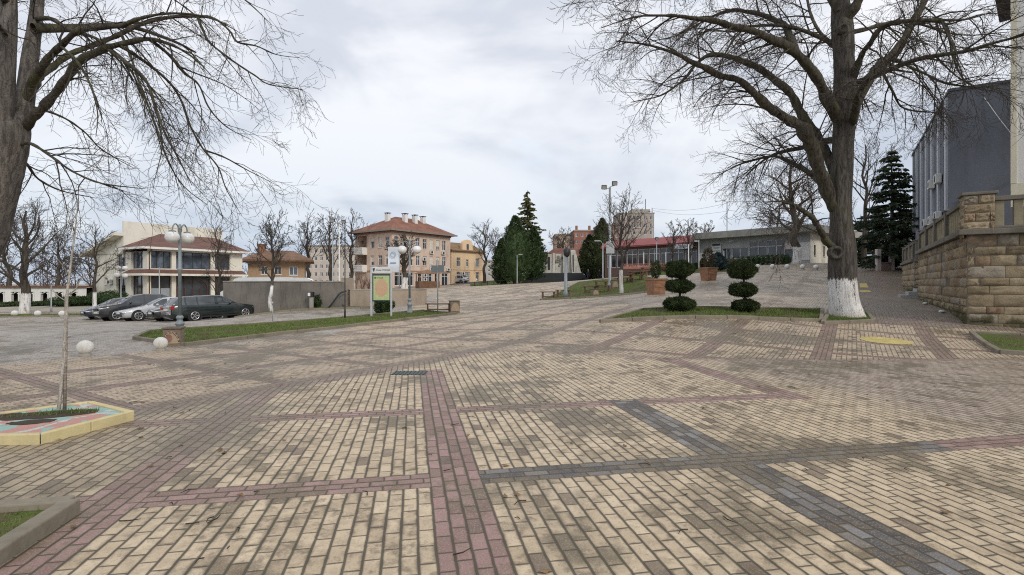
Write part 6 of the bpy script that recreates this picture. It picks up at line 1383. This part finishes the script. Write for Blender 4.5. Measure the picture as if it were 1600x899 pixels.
mb.build('post',M_BW2,ts); mb = MB(); mb.add([(-1.9,-1.1,2.1),(1.9,-1.1,2.1),(1.9,1.1,2.1),(-1.9,1.1,2.1),(0,0,2.75)],[(0,1,4),(1,2,4),(2,3,4),(3,0,4),(3,2,1,0)]); mb.build('roof',tiles('stall_roof',(.25,.14,.08)),ts)

# ------------------------------------------------------------------ cars
M_TYRE = pm('tyre_rubber',(.018,.018,.018),.85,.2,8,.1); M_RIM = pm('alloy_rim',(.55,.56,.58),.3,.08,6,0,.8,.5); M_CGL = glass('car_glass',(.055,.065,.07),.02,1.0); M_BLK = pm('black_plastic',(.02,.02,.022),.55,.2,6)
M_HL = pm('headlight_lens',(.62,.64,.66),.12,.15,8,0,.3,.7); M_TL = pm('tail_light_red',(.35,.02,.025),.2,.2,8,0,0,.6); M_PLATE = pm('number_plate',(.68,.68,.66),.5,.06,6); M_CHR = pm('chrome_trim',(.6,.6,.62),.15,.05,4,0,1)
def paint(name,col,rough=.28):
    m = pm(name,col,rough,.08,1.5,0,.15,.5,tuple(c*.8+.03 for c in col),1.2,1.0); return m
def interp(tab,x):
    return np.interp(x,[t[0] for t in tab],[t[1] for t in tab])
def car(name,xy,head,label,col,L=4.5,Wd=1.8,roof=None,shoulder=None,glassx=(),pillars=(),wheels=(.85,3.6),tr=.32,wb=None,zb=.22,cat='car',suv=False,grille=True,trim=None):
    """x runs from the nose (0) to the tail (L); roof and shoulder are side-view profiles"""
    X,Y = xy; hd = R(head); ux,uy = math.cos(hd),math.sin(hd)
    z0 = gz(X,Y); zf = gz(X+ux*1.4,Y+uy*1.4); zr = gz(X-ux*1.4,Y-uy*1.4); zl = gz(X-uy*.8,Y+ux*.8); zq = gz(X+uy*.8,Y-ux*.8)
    root = empty(name,(X,Y,(zf+zr+zl+zq)/4),0,label,cat); root.rotation_euler = (math.atan2(zl-zq,1.6),-math.atan2(zf-zr,2.8),hd)
    n = 56; xs = np.linspace(0,L,n); half = Wd/2; taper = [(0,.70),(.12,.84),(.45,.96),(.9,1),(L-.8,1),(L-.35,.97),(L-.08,.88),(L,.80)]
    B = MB(); ring = 15; V = []
    for x in xs:
        w = half*interp(taper,x); zs = interp(shoulder,x); zt = max(interp(roof,x),zs+.02); bot = interp([(0,zb+.12),(.18,zb),(L-.25,zb),(L,zb+.16)],x); gh = min(1,(zt-zs)/.45); wr_ = w*(.93-.20*gh)
        prof = [(0,bot),(w*.80,bot),(w*.97,bot+.07),(w,bot+.22),(w*1.0,(bot+zs)/2+.08),(w*.985,zs-.06),(w*.955,zs),(wr_*.60+w*.37,zs+(zt-zs)*.34),(wr_+(w*.95-wr_)*.28,zs+(zt-zs)*.70),(wr_,zt-.035*gh-.006),(wr_*.93,zt-.004),(wr_*.72,zt+.012),(wr_*.45,zt+.024),(wr_*.2,zt+.03),(0,zt+.032)]
        V.append(prof)
    x2 = lambda x: L/2-x                      # nose towards +x, centred
    gl = {}; body = MB(); verts = []; 
    for i,x in enumerate(xs):
        for s in (1,-1):
            for (y,z) in V[i]: verts.append((x2(x),s*y,z))
    fb = []; fg = {'windscreen':[], 'rear_window':[], 'side_window':[]}
    def idx(i,s,k): return i*2*ring+(0 if s==1 else ring)+k
    ws,ts_,re,rs_ = glassx                    # windscreen from..to, rear window from..to
    for i in range(n-1):
        xm = (xs[i]+xs[i+1])/2
        for s in (1,-1):
            for k in range(ring-1):
                f = (idx(i,s,k),idx(i+1,s,k),idx(i+1,s,k+1),idx(i,s,k+1)); f = f if s==-1 else f[::-1]
                if k in (6,7,8) and ws+.25 < xm < rs_-.12 and not any(abs(xm-p)<.055 for p in pillars) and V[i][9][1]-V[i][6][1] > .14 and V[i+1][9][1]-V[i+1][6][1] > .14: fg['side_window'].append((f,s,xm))
                elif k >= 10 and ws < xm < ts_: fg['windscreen'].append((f,s,xm))
                elif k >= 10 and re < xm < rs_: fg['rear_window'].append((f,s,xm))
                else: fb.append(f)
    for i in (0,n-1):
        for s in (1,-1): fb.append(tuple(idx(i,s,k) for k in range(ring)))
    def sub(fs):
        m = {}; vs = []; out = []
        for f in fs:
            t = []
            for j in f:
                if j not in m: m[j] = len(vs); vs.append(verts[j])
                t.append(m[j])
            out.append(t)
        return vs,out
    vs,fs = sub(fb); body.add(vs,fs,True); bo = body.build('body',paint(*col),root)
    for key in ('windscreen','rear_window'):
        if fg[key]: vs,fs = sub([q[0] for q in fg[key]]); m_ = MB(); m_.add(vs,fs,True); m_.build(key,M_CGL,root)
    pl = sorted(pillars); edges = [0]+pl+[L]
    for s in (1,-1):
        for e in range(len(edges)-1):
            q = [t[0] for t in fg['side_window'] if t[1]==s and edges[e]<t[2]<edges[e+1]]
            if q: vs,fs = sub(q); m_ = MB(); m_.add(vs,fs,True); m_.build('side_window',M_CGL,root)
    for wx in wheels:
        for s in (1,-1):
            w = half*interp(taper,wx); c = Vector((x2(wx),0,tr)); MR = Matrix.Translation((x2(wx),s*(w-.21),tr)) @ Matrix.Rotation(-s*R(90),4,'X')
            m_ = MB(); m_.lathe([(tr*1.17,.0),(tr*1.17,.213),(tr*.9,.214)],28,M=MR,sm=False); ar = m_.build('wheel_arch',M_BLK,root)
            m_ = MB(); m_.lathe([(tr*.6,.0),(tr*.94,.01),(tr,.05),(tr,.19),(tr*.95,.222),(tr*.70,.226)],26,M=MR); ty = m_.build('wheel',M_TYRE,root)
            m_ = MB(); m_.lathe([(tr*.71,.218),(tr*.71,.232),(tr*.62,.234),(tr*.60,.222),(.02,.222)],26,M=MR)
            for k in range(5):
                a = k*1.2566; m_.add([(MR @ Vector((math.cos(a+da)*r,math.sin(a+da)*r,.236))) for r,da in ((tr*.10,-.6),(tr*.64,-.17),(tr*.64,.17),(tr*.10,.6))],[(0,1,2,3)])
            m_.build('rim',M_RIM,ty)
            m_ = MB(); m_.lathe([(tr*.55,.2285),(tr*.12,.2287)],20,M=MR,sm=False); m_.build('rim_recess',M_BLK,ty)
    # doors, handles, mirrors
    m_ = MB()
    for s in (1,-1):
        for p in (ws+.32,*pl[:2],):
            i = int(p/L*(n-1)); w = half*interp(taper,p)
            m_.bar((x2(p),s*(w+.002),zb+.16),(x2(p),s*(w*.965+.006),interp(shoulder,p)-.03),.014,.008,(1,0,0))
    m_.build('door_seam',M_BLK,root)
    for s in (1,-1):
        for p in pl[:2]: m_ = MB(); w = half*interp(taper,p); m_.box((x2(p-.14),s*(w+.008),interp(shoulder,p)-.13),(.17,.03,.03)); m_.build('door_handle',paint(*col) if not trim else M_CHR,root,.006)
        m_ = MB(); m_.ell((x2(ws+.42),s*(half+.06),interp(shoulder,ws+.4)+.07),.09,.11,.075,10,7); m_.build('mirror',paint(*col),root)
        w0 = half*interp(taper,.2); m_ = MB(); zz = interp(shoulder,.25)
        m_.add([(x2(.03),s*w0*.50,zz-.19),(x2(.055),s*w0*.93,zz-.16),(x2(.42),s*(half*interp(taper,.42)+.006),zz-.07),(x2(.30),s*w0*.95,zz-.005),(x2(.06),s*w0*.62,zz-.045)],[(0,1,2,3,4)],False); m_.ell((x2(.20),s*w0*.86,zz-.11),.20,.13,.055,14,8); m_.build('headlight',M_HL,root)
        zt = interp(shoulder,L-.1); m_ = MB(); wt = half*interp(taper,L-.12); m_.bx(x2(L-.0)-.012,x2(L-.30),s*wt*.70 if s>0 else -wt*1.005,wt*1.005 if s>0 else -wt*.70,zt-.20,zt-.02); m_.build('tail_light',M_TL,root,.02)
    m_ = MB(); zz = interp(shoulder,.1)
    if grille == 'kidney':
        for s in (-1,1): m_.bx(x2(.0)-.01,x2(.0)+.02,s*.15-.12,s*.15+.12,zz-.20,zz-.04)
    elif grille: m_.bx(x2(.0)-.01,x2(.0)+.018,-.42,.42,zz-.24,zz-.07)
    m_.bx(x2(.0)-.02,x2(.0)+.016,-.55,.55,zb+.10,zb+.24); m_.build('grille',M_BLK,root,.02)
    m_ = MB(); m_.bx(x2(.0)+.0,x2(.0)+.028,-.26,.26,zb+.26,zb+.37); m_.build('number_plate',M_PLATE,root); m_ = MB(); m_.bx(x2(L)-.028,x2(L)+.0,-.26,.26,zb+.46,zb+.57); m_.build('number_plate',M_PLATE,root)
    m_ = MB()
    for s in (1,-1): m_.bx(x2(L-.9),x2(.9),s*half-.03 if s>0 else -half-.004,half+.004 if s>0 else -half+.03,zb-.02,zb+.07)
    m_.bx(x2(L)-.03,x2(L-.25),-half*.84,half*.84,zb+.14,zb+.24); m_.build('sill_trim',M_BLK,root,.01); return root
g = 'cars parked in a row by the restaurant'
c1_ = car('parked_car',(-17.8,31.15),52,'dark green estate car parked nose away, at the right end of the row',('dark_green_paint',(.010,.019,.019)),4.8,1.8,
  roof=[(0,.62),(.1,.72),(1.25,.92),(1.30,.94),(2.05,1.40),(2.6,1.45),(4.0,1.42),(4.35,1.36),(4.72,.98),(4.8,.85)],shoulder=[(0,.56),(.1,.68),(1.2,.88),(2.5,.92),(4.3,.96),(4.7,.94),(4.8,.82)],glassx=(1.32,2.08,4.38,4.72),pillars=(2.45,3.42,4.05),wheels=(.85,3.65),tr=.325)
c2_ = car('parked_car',(-20.3,33.0),232,'black hatchback mostly hidden between the silver saloon and the green estate',('black_paint',(.015,.015,.017)),4.2,1.75,
  roof=[(0,.62),(.1,.74),(1.0,.95),(1.85,1.42),(2.5,1.47),(3.5,1.42),(3.9,1.2),(4.15,.9),(4.2,.8)],shoulder=[(0,.58),(.1,.70),(1.0,.92),(3.8,.98),(4.2,.8)],glassx=(1.05,1.88,3.55,4.0),pillars=(2.3,3.2),wheels=(.8,3.4),tr=.31)
c3_ = car('parked_car',(-23.2,34.6),232,'silver-white saloon car with twin grille openings, parked nose forward',('silver_white_paint',(.50,.51,.53)),4.5,1.8,
  roof=[(0,.58),(.1,.68),(1.35,.92),(2.2,1.36),(2.7,1.42),(3.3,1.38),(4.0,1.05),(4.4,1.0),(4.5,.85)],shoulder=[(0,.54),(.1,.64),(1.3,.89),(3.9,.96),(4.4,.97),(4.5,.8)],glassx=(1.40,2.22,3.35,4.0),pillars=(2.55,3.35),wheels=(.8,3.55),tr=.33,grille='kidney')
c4_ = car('parked_car',(-25.9,36.5),232,'big black sport utility car with chrome trim, tallest in the row',('black_suv_paint',(.014,.015,.017)),4.9,1.96,
  roof=[(0,.85),(.1,.98),(1.2,1.14),(2.0,1.62),(2.6,1.71),(3.7,1.66),(4.55,1.25),(4.8,1.1),(4.9,.95)],shoulder=[(0,.78),(.1,.94),(1.2,1.09),(4.5,1.18),(4.8,1.08),(4.9,.9)],glassx=(1.25,2.05,3.8,4.5),pillars=(2.55,3.6),wheels=(.9,3.85),tr=.38,zb=.28,trim=1)
c5_ = car('parked_car',(-29.0,38.7),232,'dark navy hatchback with big headlights at the left end of the row',('navy_paint',(.018,.024,.042)),4.2,1.74,
  roof=[(0,.60),(.1,.72),(.9,.92),(1.9,1.40),(2.5,1.46),(3.4,1.40),(3.95,1.1),(4.2,.8)],shoulder=[(0,.56),(.1,.68),(.9,.89),(3.8,.97),(4.2,.8)],glassx=(.95,1.92,3.45,3.95),pillars=(2.3,3.2),wheels=(.8,3.4),tr=.31)
for o in (c1_,c2_,c3_,c4_,c5_): o['group'] = g
car('parked_car',(xcol(716,100),100),150,'tiny far white hatchback before the orange building',('white_car_paint',(.60,.62,.62)),4.0,1.7,
  roof=[(0,.60),(.1,.72),(.9,.95),(1.7,1.42),(2.4,1.48),(3.4,1.42),(3.85,1.0),(4.0,.8)],shoulder=[(0,.56),(.1,.68),(.9,.90),(3.7,.96),(4.0,.8)],glassx=(.95,1.72,3.45,3.85),pillars=(2.2,3.1),wheels=(.75,3.2),tr=.31)
def van(px,Z,head,label):
    b = gp(px,Z); b.z = -.15; root = empty('parked_van',b,R(head),label,'van','white vans behind the stone wall'); mb = MB(); P = [(2.6,.35),(2.6,.95),(2.3,1.15),(1.6,2.0),(1.3,2.12),(-2.5,2.15),(-2.6,2.0),(-2.6,.35)]
    m = len(P); mb.add([(x,-.95,z) for x,z in P]+[(x,.95,z) for x,z in P],[tuple(range(m)),tuple(range(m,2*m))[::-1]]+[(i,(i+1)%m,m+(i+1)%m,m+i) for i in range(m)]); mb.build('body',paint('van_white',(.62,.63,.64)),root,.06)
    mb = MB(); mb.bx(1.0,1.75,-.958,-.952,1.25,1.85); mb.bx(1.0,1.75,.952,.958,1.25,1.85); mb.build('side_window',M_CGL,root); mb = MB(); mb.add([(2.28,-.8,1.20),(2.28,.8,1.20),(1.67,.8,1.96),(1.67,-.8,1.96)],[(0,1,2,3)]); mb.build('windscreen',M_CGL,root)
    for x in (-1.7,1.7):
        for s in (-1,1): mb = MB(); mb.lathe([(.34,0),(.34,.2)],18,M=Matrix.Translation((x,s*.8-(.1 if s<0 else .08),.34)) @ Matrix.Rotation(R(-90),4,'X')); mb.build('wheel',M_TYRE,root)
van(404,44,195,'white van parked behind the long grey wall, left one'); van(455,46,15,'white van parked behind the long grey wall, right one')

# ------------------------------------------------------------------ people
def person(px,Z,rz,label,coat,trou,hair,lean=0,stride=.12,bag=False):
    b = gp(px,Z); root = empty('person',b,R(rz),label,'person')
    def skin(name,J,Ed,mat,rt):
        me = bpy.data.meshes.new(name); me.from_pydata([j[:3] for j in J],Ed,[]); me.materials.append(mat); o = bpy.data.objects.new(name,me); C.objects.link(o); o.parent = root
        bpy.context.view_layer.objects.active = o; md = o.modifiers.new('skin','SKIN')
        for i,j in enumerate(J): me.skin_vertices[0].data[i].radius = (j[3],j[3]*(j[4] if len(j)>4 else 1))
        me.skin_vertices[0].data[rt].use_root = True; s = o.modifiers.new('sub','SUBSURF'); s.levels = s.render_levels = 2; return o
    l = lean; s = stride
    J = [(0,0,.92,.155,.75),(0,l*.3,1.12,.15,.7),(0,l*.7,1.36,.17,.62),(0,l,1.50,.07),(0,l*1.2,1.60,.075),(0,l*1.3,1.71,.09,1.1),
         (.21,l*.8,1.42,.075),(.27,l*.8+.02,1.14,.055),(.25,l+.16,.92,.042),(.25,l+.21,.85,.035),(-.21,l*.8,1.42,.075),(-.27,l*.8-.02,1.14,.055),(-.26,l-.02,.90,.042),(-.26,l,.82,.035),
         (.10,0,.84,.105),(.11,s,.48,.075),(.11,s*1.2,.10,.05),(.11,s*1.2+.15,.045,.042),(-.10,0,.84,.105),(-.11,-s*.3,.48,.075),(-.11,-s*1.2,.10,.05),(-.11,-s*1.2+.15,.045,.042)]
    Ed = [(0,1),(1,2),(2,3),(3,4),(4,5),(2,6),(6,7),(7,8),(8,9),(2,10),(10,11),(11,12),(12,13),(0,14),(14,15),(15,16),(16,17),(0,18),(18,19),(19,20),(20,21)]
    m,nt,bb = newmat('clothing'); sp = nt.nodes.new('ShaderNodeSeparateXYZ'); nt.links.new(objvec(nt),sp.inputs[0]); z = E(nt,sp.outputs[2]); x = E(nt,sp.outputs[0]); c = cmix(nt,z.gt(.86),trou,coat); c = cmix(nt,z.gt(1.545),c,(.42,.26,.19)); c = cmix(nt,(x._m('ABSOLUTE').gt(.2)*z.lt(.90)*z.gt(.7)),c,(.42,.26,.19)); c = cmix(nt,z.lt(.09),c,(.02,.02,.02)); setin(nt,bb,'Base Color',c); bb.inputs['Roughness'].default_value=.9
    bd = skin('body',J,Ed,m,0); mb = MB(); mb.ell((0,l*1.3-.02,1.735),.105,.115,.105,12,8); mb.build('hair',pm('hair_'+hair[0],hair[1],.8,.2,8),root)
    return b
person(919,76.5,200,'person in dark coat standing on the plaza before the monument, left one',(.03,.033,.045),(.025,.027,.035),('grey',(.28,.26,.24)),.05)
person(937,76.0,160,'person in black jacket standing near the lawn edge, right one',(.018,.018,.02),(.02,.02,.025),('dark',(.03,.022,.018)),.0,.05)
b = gp(907,77.5); dg = MB(); dg.tube([(-.30,0,.36),(-.1,0,.38),(.12,0,.38),(.28,0,.44)],[.09,.12,.14,.10],10); dg.tube([(.26,0,.45),(.36,0,.58),(.46,0,.56),(.55,0,.53)],[.08,.08,.07,.035],8); dg.tube([(-.3,0,.4),(-.42,0,.5),(-.46,0,.6)],[.03,.025,.015],6)
for x,y in ((-.22,.07),(-.22,-.07),(.18,.07),(.18,-.07)): dg.tube([(x,y,.36),(x+(.04 if x<0 else 0),y,.20),(x,y,.1),(x+.03,y,0)],[.055,.035,.022,.026],6)
dg.tube([(.38,.05,.62),(.36,.06,.69)],[.03,.01],5); dg.tube([(.38,-.05,.62),(.36,-.06,.69)],[.03,.01],5)
tag(dg.build('dog',pm('black_dog_fur',(.02,.018,.017),.9,.3,9,.3),None,loc=b),'small black dog standing left of the person in the dark coat','dog')

# ------------------------------------------------------------------ sky, sun, camera
SUN = Vector((.50,-.70,.56)).normalized()
sc = bpy.context.scene; w = bpy.data.worlds.new('World'); sc.world = w; w.use_nodes = True; nt = w.node_tree; bg = nt.nodes['Background']
sky = nt.nodes.new('ShaderNodeTexSky'); sky.sky_type = 'NISHITA'; sky.sun_disc = False; sky.sun_elevation = math.asin(SUN.z); sky.sun_rotation = math.atan2(SUN.x,SUN.y); sky.air_density = 1.0; sky.dust_density = 1.5
tc = nt.nodes.new('ShaderNodeTexCoord').outputs['Generated']; sp = nt.nodes.new('ShaderNodeSeparateXYZ'); nt.links.new(tc,sp.inputs[0]); dx,dy,dz = (E(nt,sp.outputs[i]) for i in range(3)); zz = dz.mx(0.0)+.16
pv = comb(nt,dx/zz,dy/zz,0.0)
n1 = noise(nt,scalev(nt,tc,(1.9,1.9,4.6)),1.0,5,.52,.6); n2 = noise(nt,scalev(nt,tc,(4.5,4.5,9)),1.0,5,.55,.4)
cl = (n1*.75+n2*.25).ss(.41,.60); gr = dz.ss(.0,.42)
dark = cmix(nt,gr,(4.3,4.95,6.0),(5.9,6.25,6.95)); lite = cmix(nt,gr,(6.7,7.15,7.7),(8.3,8.4,8.75)); cc = cmix(nt,cl,dark,lite)
hole = (n2*.5+noise(nt,scalev(nt,tc,(3,3,7)),1.0,3)*.5).ss(.57,.66)*dz.ss(.02,.1)*.45
fin = cmix(nt,hole,cc,(6.6,7.5,8.6)); fin = cmix(nt,.06,fin,sky.outputs[0]); nt.links.new(fin,bg.inputs['Color']); bg.inputs['Strength'].default_value = .1
sl = bpy.data.lights.new('sun','SUN'); sl.energy = 1.35; sl.angle = R(14); sl.color = (1,.93,.82); so = bpy.data.objects.new('sun',sl); C.objects.link(so); so.rotation_euler = (-SUN).to_track_quat('-Z','Y').to_euler(); so.location = (0,0,40)
cam = bpy.data.cameras.new('camera'); cam.sensor_width = 36; cam.lens = F/1600*36; cam.shift_y = -7.5/1600; cam.clip_end = 5000; cam.clip_start = .05; co = bpy.data.objects.new('camera',cam); C.objects.link(co); co.location = (0,0,EYE); co.rotation_euler = (R(90),0,0); sc.camera = co
sc.view_settings.view_transform = 'Standard'; sc.view_settings.look = 'None'; sc.view_settings.exposure = .28; sc.view_settings.gamma = 1; sc.view_settings.use_curve_mapping = False
sc.cycles.max_bounces = 5; sc.cycles.diffuse_bounces = 3; sc.cycles.glossy_bounces = 3; sc.cycles.use_denoising = False; sc.cycles.filter_width = 1.1; sc.cycles.use_adaptive_sampling = False
